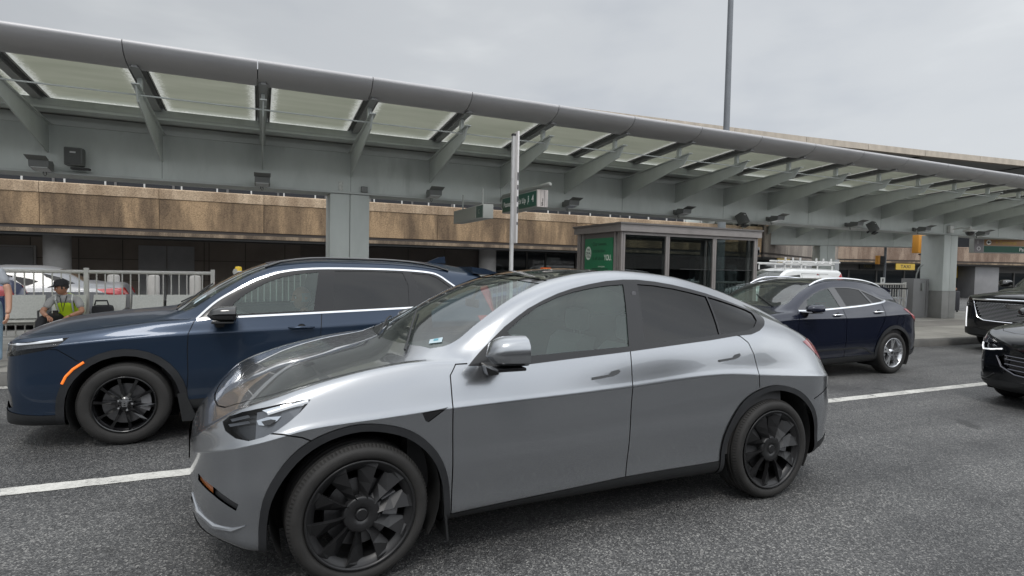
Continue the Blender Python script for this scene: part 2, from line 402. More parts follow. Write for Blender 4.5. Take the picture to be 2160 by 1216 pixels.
    def obj(s, name, m, V, F, NN, parent, side):
        """side: 0 both halves in one mesh, -1 camera side (y<0), +1 far side, 2 = two objects"""
        def mir(V, F, NN): return [Vector((v[0], -v[1], v[2])) for v in V], [tuple(reversed(f)) for f in F], [Vector((n[0], -n[1], n[2])) for n in NN]
        V = list(V); res = []
        if side in (2, 1): res.append(link_mesh(name, V, F, m, parent, True, NN))
        if side in (2, -1): v, f, n = mir(V, F, NN); res.append(link_mesh(name, v, f, m, parent, True, n))
        if side == 0:
            v, f, n = mir(V, F, NN); k = len(V); res.append(link_mesh(name, V+v, list(F)+[tuple(i+k for i in g) for g in f], m, parent, True, list(NN)+n))
        return res
    def region(s, name, m, poly, proj='side', off=0., side=2, parent=None, filt=None, rim=True, thick=None):
        fs = s.take(poly, proj, filt)
        if not fs: print('EMPTY REGION', name); return [None, None]
        V, F = s.pull(fs)
        if m is None: return [None, None]
        r = s.obj(name, m, *s.piece(V, F, off, rim, thick), parent, side)
        return r if len(r) > 1 else r+r
    def rest(s, name, m, parent):
        vs, fs = s.pull(list(s.bm.faces)); return s.obj(name, m, *s.piece(vs, fs), parent, 0)[0]
    def inner(s, name, m, parent, keep, off):
        """lining: copy of shell faces for which keep(centre) is true, moved inwards"""
        idx = {}; vs = []; fs = []
        for f in s.bm.faces:
            if keep(f.calc_center_median()):
                t = []
                for v in f.verts:
                    if v not in idx: idx[v] = len(vs); vs.append(v.co.copy())
                    t.append(idx[v])
                fs.append(tuple(reversed(t)))
        nn = [s.normal(v) for v in vs]; V = [v-n*off for v, n in zip(vs, nn)]
        for v in V: v.y = max(v.y, 0)
        s.obj(name, m, V, fs, [-n for n in nn], parent, 0)
    def end(s): s.bm.free()

# ---- wheels: built round origin, outer face towards -y, width w ----
def make_wheel(parent, x, y, R, w, rim_r, style, tyre_m, rim_m, face=-1, steer=0., label=None, detail=True, hub_m=None):
    r = empty('wheel', (x, y, R), 0.); r.parent = parent
    r.rotation_euler = (0, 0, steer+(math.pi if face > 0 else 0))
    n = 72 if detail else 40
    h = w/2; sw = R-rim_r
    prof = [(rim_r-.004, -h+.022), (rim_r+.008, -h+.010), (rim_r+.25*sw, -h-.001), (rim_r+.55*sw, -h-.004), (rim_r+.8*sw, -h+.004), (R-.012, -h+.020), (R-.003, -h+.040)]
    tw = w-.08; ng = 4; e = R-.009
    for g in range(ng):
        c = -h+.04+tw*(g+.5)/ng; prof += [(R, c-tw/ng*.36), (R, c-.006), (e, c-.005), (e, c+.005), (R, c+.006), (R, c+tw/ng*.36)] if g < ng else []
    prof += [(R-.003, h-.04), (R-.012, h-.02), (rim_r+.8*sw, h-.004), (rim_r+.3*sw, h), (rim_r, h-.02)]
    t = MB().lathe(prof, n=n)
    if detail:   # shoulder tread blocks
        K = 108
        for i in range(K):
            a = 2*math.pi*i/K; c, s_ = math.cos(a), math.sin(a); tx, tz = -s_, c
            for sg in (-1, 1):
                b = []
                for (rr, yy, tt) in ((R-.018, sg*(h-.012), -.0065), (R-.018, sg*(h-.012), .0045), (R-.003, sg*(h-.036), .0065), (R-.003, sg*(h-.036), -.0045)):
                    b.append((rr*c+tt*tx, yy, rr*s_+tt*tz))
                b2 = [(p[0]+c*.003, p[1]+sg*.003, p[2]+s_*.003) for p in b]; t.add(b+b2, [(4, 5, 6, 7), (0, 1, 5, 4), (1, 2, 6, 5), (2, 3, 7, 6), (3, 0, 4, 7)])
    t.build('tyre', tyre_m, r, fix=False)
    rm = MB(); yo = -h
    rm.lathe([(rim_r-.012, yo+.02), (rim_r+.004, yo+.004), (rim_r+.002, yo-.001), (rim_r-.008, yo+.001), (rim_r-.012, yo+.012), (rim_r-.03, yo+.05), (rim_r-.035, h-.03), (rim_r, h-.01)], n=n)
    def spoke(a, pts, smooth=False):
        """pts: (radius, tangential offset left, right, y left, y right) -> plate with thickness"""
        c, s_ = math.cos(a), math.sin(a); vs = []
        for (rr, l, rt, yl, yr) in pts:
            for (tt, yy) in ((l, yl), (rt, yr), (rt, yr+.03), (l, yl+.03)): vs.append((rr*c-tt*s_, yy, rr*s_+tt*c))
        K = len(pts); fs = [(k*4+i, k*4+(i+1) % 4, (k+1)*4+(i+1) % 4, (k+1)*4+i) for k in range(K-1) for i in range(4)]+[(3, 2, 1, 0), ((K-1)*4, (K-1)*4+1, (K-1)*4+2, (K-1)*4+3)]
        rm.add(vs, fs, smooth)
    rr = rim_r
    hubr = .075
    if style == 'turbine':       # ten broad blades round a large flat hub
        for k in range(10):
            a = 2*math.pi*(k+.28)/10
            spoke(a, [(.078, -.018, .020, yo+.010, yo+.040), (.11, -.015, .020, yo+.006, yo+.046), (.16, -.022, .032, yo+.003, yo+.044), (rr-.035, -.038, .052, yo+.002, yo+.038), (rr-.012, -.048, .060, yo+.006, yo+.030)])
        rm.lathe([(0, yo+.012), (.030, yo+.012), (.031, yo+.016), (.034, yo+.016), (.035, yo+.012), (.085, yo+.014), (.092, yo+.020), (.094, yo+.05)], n=n)
        # outer skirt closed between the blades
        rm.lathe([(rr-.012, yo+.012), (rr-.045, yo+.030), (rr-.047, yo+.04), (rr-.02, yo+.05)], n=n)
    elif style == 'ten':
        for k in range(5):
            for sg in (-1, 1):
                a = 2*math.pi*k/5+sg*.30+.18
                spoke(a, [(.05, -.016, .016, yo+.030, yo+.030), (.10, -.010, .012, yo+.022, yo+.024), (.17, -.007, .013, yo+.014, yo+.020), (rr-.014, -.012, .016, yo+.008, yo+.014)])
        rm.lathe([(0, yo+.020), (.034, yo+.020), (.040, yo+.026), (.068, yo+.030), (.072, yo+.06)], n=n)
        for k in range(5):
            a = 2*math.pi*(k+.5)/5+.18; rm.tube((.056*math.cos(a), yo+.024, .056*math.sin(a)), (.056*math.cos(a), yo+.05, .056*math.sin(a)), .010, n=6)
    elif style == 'twin':
        for k in range(5):
            for sg in (-1, 1):
                a = 2*math.pi*k/5+math.pi/2
                spoke(a+sg*.10, [(.05, -.016-.008*sg, .016-.008*sg, yo+.028, yo+.028), (.11, -.017, .017, yo+.020, yo+.020), (rr-.014, -.019+sg*.012, .019+sg*.012, yo+.008, yo+.008)])
        rm.lathe([(0, yo+.020), (.030, yo+.020), (.034, yo+.026), (.062, yo+.028), (.066, yo+.06)], n=n)
        rm.lathe([(rr-.012, yo+.012), (rr-.035, yo+.045), (rr-.037, yo+.1)], n=n)
    else:
        for k in range(7):
            a = 2*math.pi*k/7
            spoke(a, [(.05, -.022, .022, yo+.03, yo+.03), (rr-.014, -.022, .022, yo+.01, yo+.01)])
        rm.lathe([(0, yo+.020), (.05, yo+.022), (.07, yo+.06)], n=n)
    rm.build('rim', rim_m, r, fix=False)
    if style == 'turbine': MB().lathe([(0, yo+.0095), (.026, yo+.0095), (.029, yo+.013)], n=32).build('centre_cap', mat('cap_black', (.012, .012, .013), .32), r)
    elif detail:
        MB().lathe([(0, yo+.016), (.026, yo+.017), (.030, yo+.021)], n=24).build('centre_cap', mat('cap_gloss', (.008, .008, .009), .12, coat=1), r)
    if detail:
        dr = min(.175, rr-.06)
        MB().lathe([(.07, yo+.075), (dr, yo+.075), (dr, yo+.10), (.07, yo+.10)], n=48).build('brake_disc', mat('disc_steel', (.14, .14, .145), .35, .9, noise=(60, .15)), r)
        c = MB()
        vs = []
        for i in range(7):
            a = -.42+.84*i/6
            for rad_, yy in ((dr-.055, yo+.052), (dr+.022, yo+.052), (dr+.022, yo+.11), (dr-.055, yo+.11)): vs.append((rad_*math.cos(a), yy, rad_*math.sin(a)))
        c.add(vs, [(k*4+i, k*4+(i+1) % 4, (k+1)*4+(i+1) % 4, (k+1)*4+i) for k in range(6) for i in range(4)]+[(3, 2, 1, 0), (24, 25, 26, 27)])
        c.build('brake_caliper', mat('caliper', (.28, .28, .29), .45, .5), r)
    return r
def arch_poly(cx, R, z0, z1=None, n=20, rx=None, top=None):
    """opening of a wheel arch in side view, legs running down to z0"""
    rx = rx or R; P = [(cx-rx, z0)]
    for i in range(n+1): a = math.pi-math.pi*i/n; P.append((cx+rx*math.cos(a), (z1 if z1 is not None else 0)+R*math.sin(a)))
    P.append((cx+rx, z0)); return P
def wheel_well(parent, cx, cz, R, v0, v1, m):
    for sg in (-1, 1):
        w = MB(); n = 24; vs = []
        for i in range(n+1):
            a = -.55+(math.pi+1.1)*i/n
            for v in (v0, v1): vs.append((cx+R*math.cos(a), sg*v, cz+R*math.sin(a)))
        w.add(vs, [(2*i, 2*i+1, 2*i+3, 2*i+2) for i in range(n)], True)
        c = [(cx+R*math.cos(-.55+(math.pi+1.1)*i/n), sg*v0, cz+R*math.sin(-.55+(math.pi+1.1)*i/n)) for i in range(n+1)]
        w.add(c, [tuple(range(n+1))]); w.build('wheel_liner', m, parent, fix=False)
def seat(parent, x, y, m, z=.38, w=.5, s=1.0, head=True):
    b = MB(); b.box((x-.26, y-w/2, z), (x+.24, y+w/2, z+.16), .05)
    b.prism([(x+.16, z+.08), (x+.30, z+.08), (x+.48, z+.66*s), (x+.38, z+.68*s), (x+.30, z+.62*s)], 1, y-w/2+.02, y+w/2-.02)
    if head:
        b.box((x+.38, y-.13, z+.70*s), (x+.49, y+.13, z+.88*s), .04); b.tube((x+.43, y-.05, z+.6*s), (x+.44, y-.05, z+.75*s), .007, n=6); b.tube((x+.43, y+.05, z+.6*s), (x+.44, y+.05, z+.75*s), .007, n=6)
    b.build('seat', m, parent)
def steering(parent, x, y, z, m):
    w = MB(); c = Vector((x, y, z)); ax = Vector((.9, 0, .42)).normalized(); a = Vector((0, 1, 0)); b = ax.cross(a)
    P = [c+a*(.185*math.cos(t))+b*(.185*math.sin(t)) for t in [2*math.pi*i/28 for i in range(29)]]
    w.path(P, .014, 8); w.path([c-a*.18, c, c+a*.18], .016, 6); w.path([c, c-b*.17], .016, 6); w.tube(c-ax*.03, c+ax*.02, .055, n=16); w.tube(c, c-ax*.35, .03, n=10); w.build('steering_wheel', m, parent)
# ---------------- shared car materials ----------------
M_TYRE = mat('tyre_rubber', (.022, .021, .020), .72, noise=(14, .25), bump=(220, .12, .002))
M_BLACKTRIM = mat('black_trim', (.016, .017, .018), .48, noise=(9, .12))
M_GLOSSBLACK = mat('gloss_black', (.006, .006, .007), .08, coat=1)
M_RUBBER = mat('seal_rubber', (.008, .008, .008), .6)
M_WELL = mat('wheel_well_liner', (.010, .010, .010), .9)
M_INTER = mat('cabin_trim_dark', (.06, .06, .062), .8)
M_INTERL = mat('cabin_headliner', (.32, .33, .32), .9)
M_SEATD = mat('seat_black', (.022, .022, .024), .55)
M_SEATL = mat('seat_light', (.20, .21, .21), .6)
M_CHROME = mat('chrome', (.75, .76, .78), .12, 1.0)
M_LENS = glass('lamp_lens', (.82, .84, .86), 1.32)
M_LAMPIN = mat('lamp_housing', (.045, .047, .05), .22, .6)
M_REFL = mat('lamp_reflector', (.8, .82, .85), .10, 1.0)
M_GF = glass('glass_front', (.66, .78, .74), 1.55, film=.09, veil_c=(.40, .52, .48))
M_GW = glass('glass_windscreen', (.62, .72, .69), 1.85, film=.06)
M_GR = glass('glass_privacy', (.035, .038, .04), 1.55)
M_RED = mat('tail_lamp_red', (.35, .012, .015), .12, coat=1)
M_AMBER = mat('amber_marker', (.75, .14, .02), .25, coat=1)

def common_cabin(root, B, belt, x_fw, x_rw, roof_keep, liner=True, seats=((1.55, .38), (1.55, -.38), (2.45, .40), (2.45, -.40)), seat_m=None, dash=(.55, .98), sw=None, top=1.36):
    B.inner('cabin_lining', M_INTER, root, lambda c: c.z < belt(c.x)-.01 and c.z > .33 and x_fw-.1 < c.x < x_rw+.1, .05)
    B.inner('headliner', M_INTERL, root, roof_keep, .035)
    d = MB(); d.prism([(x_fw-.25, dash[1]-.06), (x_fw+.35, dash[1]+.0), (x_fw+.48, dash[1]-.05), (x_fw+.5, dash[1]-.22), (x_fw+.3, .35), (x_fw-.25, .35)], 1, -.70, .70); d.build('dashboard', M_INTER, root)
    MB().box((x_fw, -.72, .30), (x_rw, .72, .36)).build('cabin_floor', M_INTER, root)
    for (x, y) in seats: seat(root, x, y, seat_m or M_SEATD, s=(top-.38)/.9)
    if sw: steering(root, *sw, M_INTER)
def mirror_pod(root, x, z, v, m_shell, m_base, shell=(.13, .105, .17), arm=True, sides=(-1, 1)):
    for sg in sides:
        me = MB(); n = 14; L, H, D = shell; vs = []; K = 7
        for k in range(K):      # loft from the small outer/front end to the mirror opening
            t = k/(K-1); sc = (1-(1-t)**3.0)**.42*.96+.04; xx = x-L/2+L*t
            for i in range(n):
                a = 2*math.pi*i/n; ca, sa = math.cos(a), math.sin(a); p = .72
                vs.append((xx, sg*(v+D/2+(D/2)*sc*math.copysign(abs(ca)**p, ca)), z+H/2*sc*math.copysign(abs(sa)**p, sa)*(1.05 if sa > 0 else .62)))
        me.add(vs, [(k*n+i, k*n+(i+1) % n, (k+1)*n+(i+1) % n, (k+1)*n+i) for k in range(K-1) for i in range(n)], True)
        me.add(vs[:n], [tuple(range(n))]); o = me.build('door_mirror', m_shell, root)
        g = MB(); g.add([(p[0]-.006, p[1], p[2]) for p in vs[-n:]], [tuple(range(n))]); g.build('mirror_glass', M_REFL, o)
        b = MB(); b.box((x-L*.34, sg*(v-.06), z-H*.40), (x+L*.44, sg*(v+D*.9), z-H*.30), .010); b.prism([(x-.07, z-H*.34), (x+.04, z-H*.34), (x+.01, z-H*.34-.06), (x-.05, z-H*.34-.06)], 1, sg*(v-.11), sg*(v+.0)); b.build('mirror_base', m_base, o)
def plate_gap(B, root, lines, w=.007, m=None, proj='side', side=0, filt=None):
    for pl in lines: B.region('panel_gap', m or M_RUBBER, strip(pl, w), proj, off=-.008, side=side, parent=root, filt=filt)

# ================= silver crossover =================
def silver_car():
    root = empty('parked_car', (0, 0, 0), .0157, 'shiny silver-grey electric crossover with black turbine wheels in front of the dark blue SUV', 'car')
    a = .0157; root.location = (-.96*math.sin(a), .96*math.cos(a), 0)
    paint = mat('silver_paint', (.325, .338, .356), .23, .86, coat=1.0, coat_r=.02, flake=(1100, .05))
    z6 = [(-.88, .62), (-.80, .73), (-.66, .845), (-.6, .885), (-.38, .955), (-.11, 1.025), (.13, 1.068), (.31, 1.085), (.5, 1.075), (.99, 1.062), (1.73, 1.115), (2.37, 1.168), (2.6, 1.20), (2.85, 1.225), (3.1, 1.205), (3.4, 1.125), (3.6, 1.04), (3.72, .97), (3.82, .84), (3.88, .66)]
    z7 = [(-.88, .64), (-.80, .752), (-.66, .865), (-.5, .925), (-.3, .99), (-.11, 1.04), (.13, 1.085), (.31, 1.10), (.47, 1.105), (.56, 1.105), (.66, 1.15), (.86, 1.295), (1.03, 1.395), (1.25, 1.475), (1.5, 1.53), (1.78, 1.555), (2.2, 1.53), (2.61, 1.455), (3.02, 1.335), (3.3, 1.23), (3.5, 1.135), (3.62, 1.06), (3.72, .99), (3.82, .86), (3.88, .67)]
    v6 = [(-.88, .88), (-.3, .845), (.2, .835), (.5, .845), (1, .848), (2.4, .848), (2.8, .84), (3.1, .82), (3.5, .79), (3.88, .80)]
    v7 = [(-.88, .80), (-.3, .78), (.2, .775), (.47, .80), (.6, .79), (.86, .745), (1.03, .715), (1.5, .66), (1.9, .645), (2.5, .635), (3.0, .62), (3.4, .61), (3.88, .62)]
    z8 = [(-.88, .645), (-.80, .76), (-.66, .872), (-.5, .932), (-.3, .998), (-.11, 1.05), (.13, 1.10), (.31, 1.122), (.47, 1.15), (.56, 1.17), (.71, 1.262), (.86, 1.36), (1.03, 1.45), (1.25, 1.53), (1.5, 1.582), (1.78, 1.605), (2.2, 1.578), (2.61, 1.50), (3.02, 1.378), (3.3, 1.275), (3.5, 1.18), (3.64, 1.115), (3.72, 1.0), (3.82, .87), (3.88, .675)]
    v8 = [(-.88, .70), (-.3, .70), (.3, .70), (.47, .715), (.6, .715), (.86, .675), (1.03, .645), (1.5, .595), (1.9, .58), (2.5, .57), (3.0, .555), (3.4, .55), (3.88, .58)]
    zc = [(-.88, .66), (-.86, .715), (-.80, .785), (-.73, .835), (-.62, .89), (-.5, .94), (-.3, 1.015), (0, 1.085), (.22, 1.128), (.30, 1.155), (.44, 1.255), (.71, 1.405), (.96, 1.505), (1.29, 1.588), (1.7, 1.624), (2.1, 1.616), (2.5, 1.568), (2.79, 1.50), (3.13, 1.385), (3.4, 1.275), (3.55, 1.205), (3.66, 1.15), (3.70, 1.07), (3.76, .98), (3.82, .88), (3.86, .76), (3.88, .68)]
    zb = [(-.88, .46), (-.86, .36), (-.80, .27), (-.7, .225), (-.5, .19), (-.3, .19), (.5, .20), (2.5, .20), (3.3, .23), (3.6, .28), (3.78, .36), (3.86, .44), (3.88, .5)]
    Wd = [(-.88, .96), (-.3, .955), (0, .955), (.45, .945), (1.0, .925), (1.9, .922), (2.4, .94), (2.9, .962), (3.3, .96), (3.88, .96)]
    def sh(c, d): return [(p[0], p[1]+d) for p in c]
    def zmix(f): # between zb and z6 so lines converge at the ends
        X = np.array(sorted({p[0] for p in zb}|{p[0] for p in z6})); b = cur(zb, X); t = cur(z6, X); return [(float(x), float(bb+(tt-bb)*f)) for x, bb, tt in zip(X, b, t)]
    z5 = [(-.88, .58), (-.82, .64), (-.7, .70), (-.5, .76), (-.2, .82), (.1, .835), (.45, .85), (1.0, .86), (1.7, .88), (2.4, .915), (2.8, .89), (3.1, .87), (3.4, .85), (3.6, .82), (3.76, .76), (3.88, .60)]
    def _nose(V):
        x = V[:, :, 0]; V[:, :, 0] = np.where(x < -.30, -.30+(x+.30)*.89, x); return V
    C = dict(warp=_nose, hood_to=.42, x=(-.88, 3.88), nose=(.62, 2.5, 2.5), tail=(.60, 2.3, 2.3), zc=zc, crown=2.0, xd=[np.linspace(.24, .5, 10), np.linspace(3.5, 3.75, 14)],
             lines=[(0., zb), (sh(Wd, -.20), zb), (sh(Wd, -.035), [(x, z+.05 if -.8 < x < 3.8 else z) for x, z in zb]), (sh(Wd, -.012), zmix(.22)), (sh(Wd, .004), zmix(.42)), (sh(Wd, -.006), zmix(.60)), (sh(Wd, -.008), z5), (v6, z6), (v7, z7), (v8, z8)])
    B = Body(C, nx=130, sub=5)
    # --- lining before cutting
    side = lambda c: c.y > .45
    common_cabin(root, B, lambda x: float(cur(z6, np.array([x]))[0]), .55, 2.9, lambda c: c.y < .52 and 1.25 < c.x < 2.9 and c.z > 1.35, sw=(.98, -.36, 1.0), dash=(.5, 1.02), seats=((1.62, .38), (1.62, -.38), (2.5, 0)), top=1.30, seat_m=M_SEATL)
    # --- wheel arches
    for cx, k in ((0., 1), (2.89, 1)):
        inn = [(cx-.432, .05), (cx-.432, .36), (cx-.415, .48), (cx-.36, .59), (cx-.27, .69), (cx-.15, .755), (cx, .782), (cx+.15, .757), (cx+.27, .70), (cx+.37, .60), (cx+.425, .47), (cx+.445, .34), (cx+.45, .05)]
        out = [(cx-.467, .05), (cx-.467, .36), (cx-.450, .495), (cx-.392, .618), (cx-.294, .726), (cx-.162, .791), (cx, .818), (cx+.162, .793), (cx+.294, .734), (cx+.402, .624), (cx+.460, .487), (cx+.480, .34), (cx+.484, .05)]
        inn = [inn[0]]+smooth_poly(inn[1:-1], 3, False)+[inn[-1]]; out = [out[0]]+smooth_poly(out[1:-1], 3, False)+[out[-1]]
        B.region('arch_opening', None, inn, filt=side)
        B.region('wheel_arch_trim', mat('arch_trim', (.020, .021, .023), .42, noise=(8, .15)), out, off=.010, parent=root, filt=side)
        wheel_well(root, cx, .40, .425, .55, .93, M_WELL)
    # --- side glass, drawn as openings in side view
    gl_f = [(.905, 1.095), (.875, 1.245), (.98, 1.32), (1.1, 1.385), (1.25, 1.44), (1.37, 1.47), (1.49, 1.492), (1.62, 1.51), (1.765, 1.52), (1.70, 1.128)]
    gl_r = [(1.885, 1.522), (2.03, 1.514), (2.2, 1.492), (2.35, 1.465), (2.49, 1.437), (2.46, 1.182), (2.1, 1.155), (1.825, 1.14)]
    gl_q = [(2.505, 1.434), (2.62, 1.408), (2.75, 1.373), (2.86, 1.338), (2.90, 1.318), (2.87, 1.268), (2.80, 1.225), (2.74, 1.205), (2.62, 1.192), (2.475, 1.183)]
    outer = [(.60, 1.062), (.73, 1.165), (.86, 1.268), (.95, 1.325), (1.03, 1.372), (1.14, 1.42), (1.25, 1.46), (1.37, 1.493), (1.5, 1.52), (1.64, 1.542), (1.78, 1.552), (1.9, 1.552), (2.05, 1.54), (2.2, 1.52), (2.36, 1.49), (2.51, 1.458), (2.7, 1.405), (2.86, 1.357), (3.0, 1.315), (2.98, 1.275), (2.92, 1.235), (2.84, 1.198), (2.75, 1.175), (2.6, 1.168), (2.37, 1.145), (1.73, 1.098), (.99, 1.052)]
    sd = lambda c: c.y > .5
    B.region('window', M_GF, gl_f, off=-.006, parent=root, filt=sd)
    B.region('window', M_GR, gl_r, off=-.006, parent=root, filt=sd)
    B.region('window', M_GR, gl_q, off=-.006, parent=root, filt=sd)
    B.region('window_surround', mat('satin_black', (.008, .008, .009), .22), outer, off=.001, side=2, parent=root, filt=sd)
    # --- head lamps, side vents, handles
    hl = [(-.655, .835), (-.62, .866), (-.56, .892), (-.49, .910), (-.38, .932), (-.30, .944), (-.235, .947), (-.255, .922), (-.29, .888), (-.34, .852), (-.40, .815), (-.46, .79), (-.53, .770), (-.59, .775), (-.64, .80)]
    hf = lambda c: c.y > .3
    sq = lambda P, k=.93: [(-.30+(x+.30)*k if x < -.30 else x, z) for x, z in P]
    hl = sq(hl)
    lamp = B.take(hl, 'side', hf); V, F = B.pull(lamp)
    B.obj('headlight', M_LENS, *B.piece(V, F, .002, False), root, 2)
    B.obj('headlight_housing', M_LAMPIN, *B.piece(V, F, -.045, True), root, 2)
    def plate(nm, pts, off, m):
        vs = []
        for (x, z) in sq(pts): p = B.surf(x, z=z); vs.append(p-B.normal(p)*off)
        for sg in (-1, 1): MB().add([(v.x, sg*v.y, v.z) for v in vs], [tuple(range(len(vs)))]).build(nm, m, root, fix=False)
    M_LG = mat('lamp_grey_panel', (.13, .135, .145), .3, .5); M_LD = mat('lamp_deep', (.02, .02, .022), .3)
    plate('lamp_panel', [(-.50, .90), (-.36, .925), (-.27, .925), (-.31, .868), (-.37, .825), (-.45, .785), (-.51, .775)], .022, M_LG)
    plate('lamp_projector', [(-.50, .862), (-.45, .878), (-.38, .882), (-.40, .862), (-.45, .840), (-.49, .842)], .016, mat('reflector_soft', (.5, .52, .55), .25, .9))
    plate('lamp_projector', [(-.475, .858), (-.43, .868), (-.405, .865), (-.43, .845), (-.46, .84)], .012, M_LD)
    plate('lamp_reflector', [(-.47, .907), (-.38, .928), (-.30, .938), (-.245, .942), (-.27, .925), (-.35, .912), (-.44, .893)], .010, M_REFL)
    plate('lamp_vane', [(-.63, .855), (-.54, .885), (-.53, .875), (-.62, .845)], .015, M_LG)
    plate('lamp_vane', [(-.64, .83), (-.54, .858), (-.53, .848), (-.63, .82)], .015, M_LG)
    for sg in (-1, 1):
        st = MB(); P = []
        for (x, z) in ((-.245, .937), (-.30, .926), (-.36, .91), (-.43, .89)):
            p = B.surf(x, z=z)
            if p is not None: P.append((p.x, sg*(p.y-.010), p.z))
        if len(P) > 1: st.path(P, .010, 6); st.build('running_light', mat('running_light', (.9, .92, .95), .2, emit=((1, 1, 1), .35)), root)
    vent = [(.315, .845), (.462, .862), (.40, .822), (.352, .792), (.335, .80)]
    B.region('side_vent', M_GLOSSBLACK, vent, off=-.006, parent=root, filt=side)
    # front lower intake and amber marker
    B.region('side_marker', mat('marker_amber_dark', (.30, .10, .03), .2, coat=1), sq([(-.80, .512), (-.715, .485), (-.715, .525), (-.80, .545)], .89), off=-.010, parent=root, filt=hf)
    B.region('intake_slot', mat('slot_dark', (.03, .031, .033), .3, coat=.5), sq([(-.715, .485), (-.60, .435), (-.588, .468), (-.70, .52), (-.715, .525)], .89), off=-.012, parent=root, filt=hf)
    B.region('air_intake', M_BLACKTRIM, [(0, .335), (.46, .345), (.40, .43), (0, .43)], 'front', off=-.03, side=0, parent=root, filt=lambda c: c.x < -.6)
    B.region('number_plate', mat('plate_cream', (.62, .58, .42), .5), [(0, .50), (.155, .50), (.155, .65), (0, .65)], 'front', off=.012, side=0, parent=root, filt=lambda c: c.x < -.6)
    # tail lamps
    tl = [(3.31, 1.10), (3.42, 1.115), (3.52, 1.11), (3.62, 1.07), (3.72, 1.0), (3.80, .95), (3.80, .90), (3.60, .935), (3.50, .96), (3.42, 1.02)]
    B.region('tail_light', mat('tail_lamp_dark', (.30, .035, .045), .12, coat=1), tl, off=.002, parent=root, filt=hf)
    # rocker and lower black cladding
    B.region('rocker_panel', M_BLACKTRIM, [(.44, .05), (.44, .268), (1.0, .282), (1.64, .31), (2.2, .315), (2.44, .322), (2.44, .05)], off=.004, side=2, parent=root, filt=side)
    B.region('lower_valance', M_BLACKTRIM, [(-.9, 0), (-.9, .305), (-.78, .30), (-.66, .25), (-.5, .215), (-.3, .21), (-.3, 0)], off=.002, side=0, parent=root)
    B.region('lower_valance', M_BLACKTRIM, [(3.3, 0), (3.3, .33), (3.5, .37), (3.7, .42), (3.9, .45), (3.9, 0)], off=.002, side=0, parent=root)
    # gaps
    plate_gap(B, root, [[(.49, .27), (.487, .6), (.488, .88), (.49, 1.02), (.53, 1.075), (.60, 1.075)],
        [(1.655, .31), (1.665, .6), (1.688, .9), (1.70, 1.03), (1.705, 1.10)],
        [(2.56, 1.185), (2.64, 1.165), (2.70, 1.12), (2.73, 1.04), (2.74, .95), (2.75, .81)],
        [(-.47, .81), (-.36, .80), (-.28, .78), (-.19, .735)], [(3.30, .69), (3.44, .735), (3.60, .77), (3.80, .78)]], side=2, filt=side)
    # hood shut line seen from above
    plate_gap(B, root, [sq([(.375, .80), (.31, .785), (.10, .778), (-.11, .775), (-.3, .765), (-.44, .725), (-.58, .63), (-.66, .52), (-.705, .38), (-.73, .2), (-.74, 0.)], .9)], proj='top', side=0, filt=lambda c: c.z > .7)
    # windscreen, roof glass, rear screen (seen from above)
    wtop = lambda c: c.z > 1.0
    ws = [(.275, 0), (.285, .2), (.315, .4), (.365, .58), (.425, .695), (.50, .71), (.62, .695), (.86, .65), (1.03, .615), (1.18, .585), (1.14, .4), (1.11, .2), (1.105, 0)]
    B.region('windscreen', M_GW, ws, 'top', off=-.004, side=0, parent=root, filt=lambda c: c.z > 1.09)
    B.region('roof_header', M_GLOSSBLACK, [(1.105, -.01), (1.11, .2), (1.14, .4), (1.18, .585), (1.24, .578), (1.215, .4), (1.19, .2), (1.185, -.01)], 'top', off=-.004, side=0, parent=root, filt=wtop)
    B.region('roof_glass', mat('roof_glass_black', (.006, .007, .008), .04, coat=1), [(1.185, -.01), (1.19, .2), (1.215, .4), (1.24, .578), (1.5, .56), (1.9, .545), (2.4, .535), (2.6, .525), (2.6, -.01)], 'top', off=-.004, side=0, parent=root, filt=wtop)
    B.region('rear_window', mat('roof_glass_black', (.006, .007, .008), .04, coat=1), [(2.615, -.01), (2.615, .525), (3.0, .515), (3.35, .49), (3.50, .46), (3.54, .2), (3.55, -.01)], 'top', off=-.004, side=0, parent=root, filt=lambda c: c.z > 1.1)
    plate_gap(B, root, [[(3.40, 1.115), (3.45, .95), (3.50, .90), (3.62, .84)]], side=2, filt=hf)
    # doors become parts: everything between the shut lines
    B.region('front_door', paint, [(.49, .26), (.487, .6), (.488, .88), (.49, 1.02), (.53, 1.075), (.60, 1.073), (.65, 1.13), (1.73, 1.13), (1.705, 1.10), (1.70, 1.03), (1.688, .9), (1.665, .6), (1.655, .26)], parent=root, filt=lambda c: c.y > .6 and c.z < 1.13)
    B.region('rear_door', paint, [(1.655, .26), (1.665, .6), (1.688, .9), (1.70, 1.03), (1.705, 1.10), (1.71, 1.2), (2.56, 1.2), (2.56, 1.185), (2.64, 1.165), (2.70, 1.12), (2.73, 1.04), (2.74, .95), (2.75, .81), (2.45, .81), (2.40, .26)], parent=root, filt=lambda c: c.y > .6 and c.z < 1.2)
    B.region('bonnet', paint, sq([(.375, .80), (.31, .785), (.10, .778), (-.11, .775), (-.3, .765), (-.44, .725), (-.58, .63), (-.66, .52), (-.705, .38), (-.73, .2), (-.74, -.01), (.275, -.01), (.285, .2), (.315, .4), (.365, .58)], .9), 'top', side=0, parent=root, filt=lambda c: c.z > .7)
    B.rest('body', paint, root)
    # cowl, wipers
    w = MB()
    for (p, q) in (((.30, -.62, 1.185), (.52, -.05, 1.33)), ((.27, -.02, 1.155), (.48, .52, 1.27))):
        p = Vector(p); q = Vector(q); P = []
        for i in range(8):
            t = i/7; xx = p.x+(q.x-p.x)*t; yy = p.y+(q.y-p.y)*t; h = B.surf(xx, y=abs(yy))
            if h is not None: P.append((xx, yy, h.z+.014))
        if len(P) > 2: w.path(P, .007, 6)
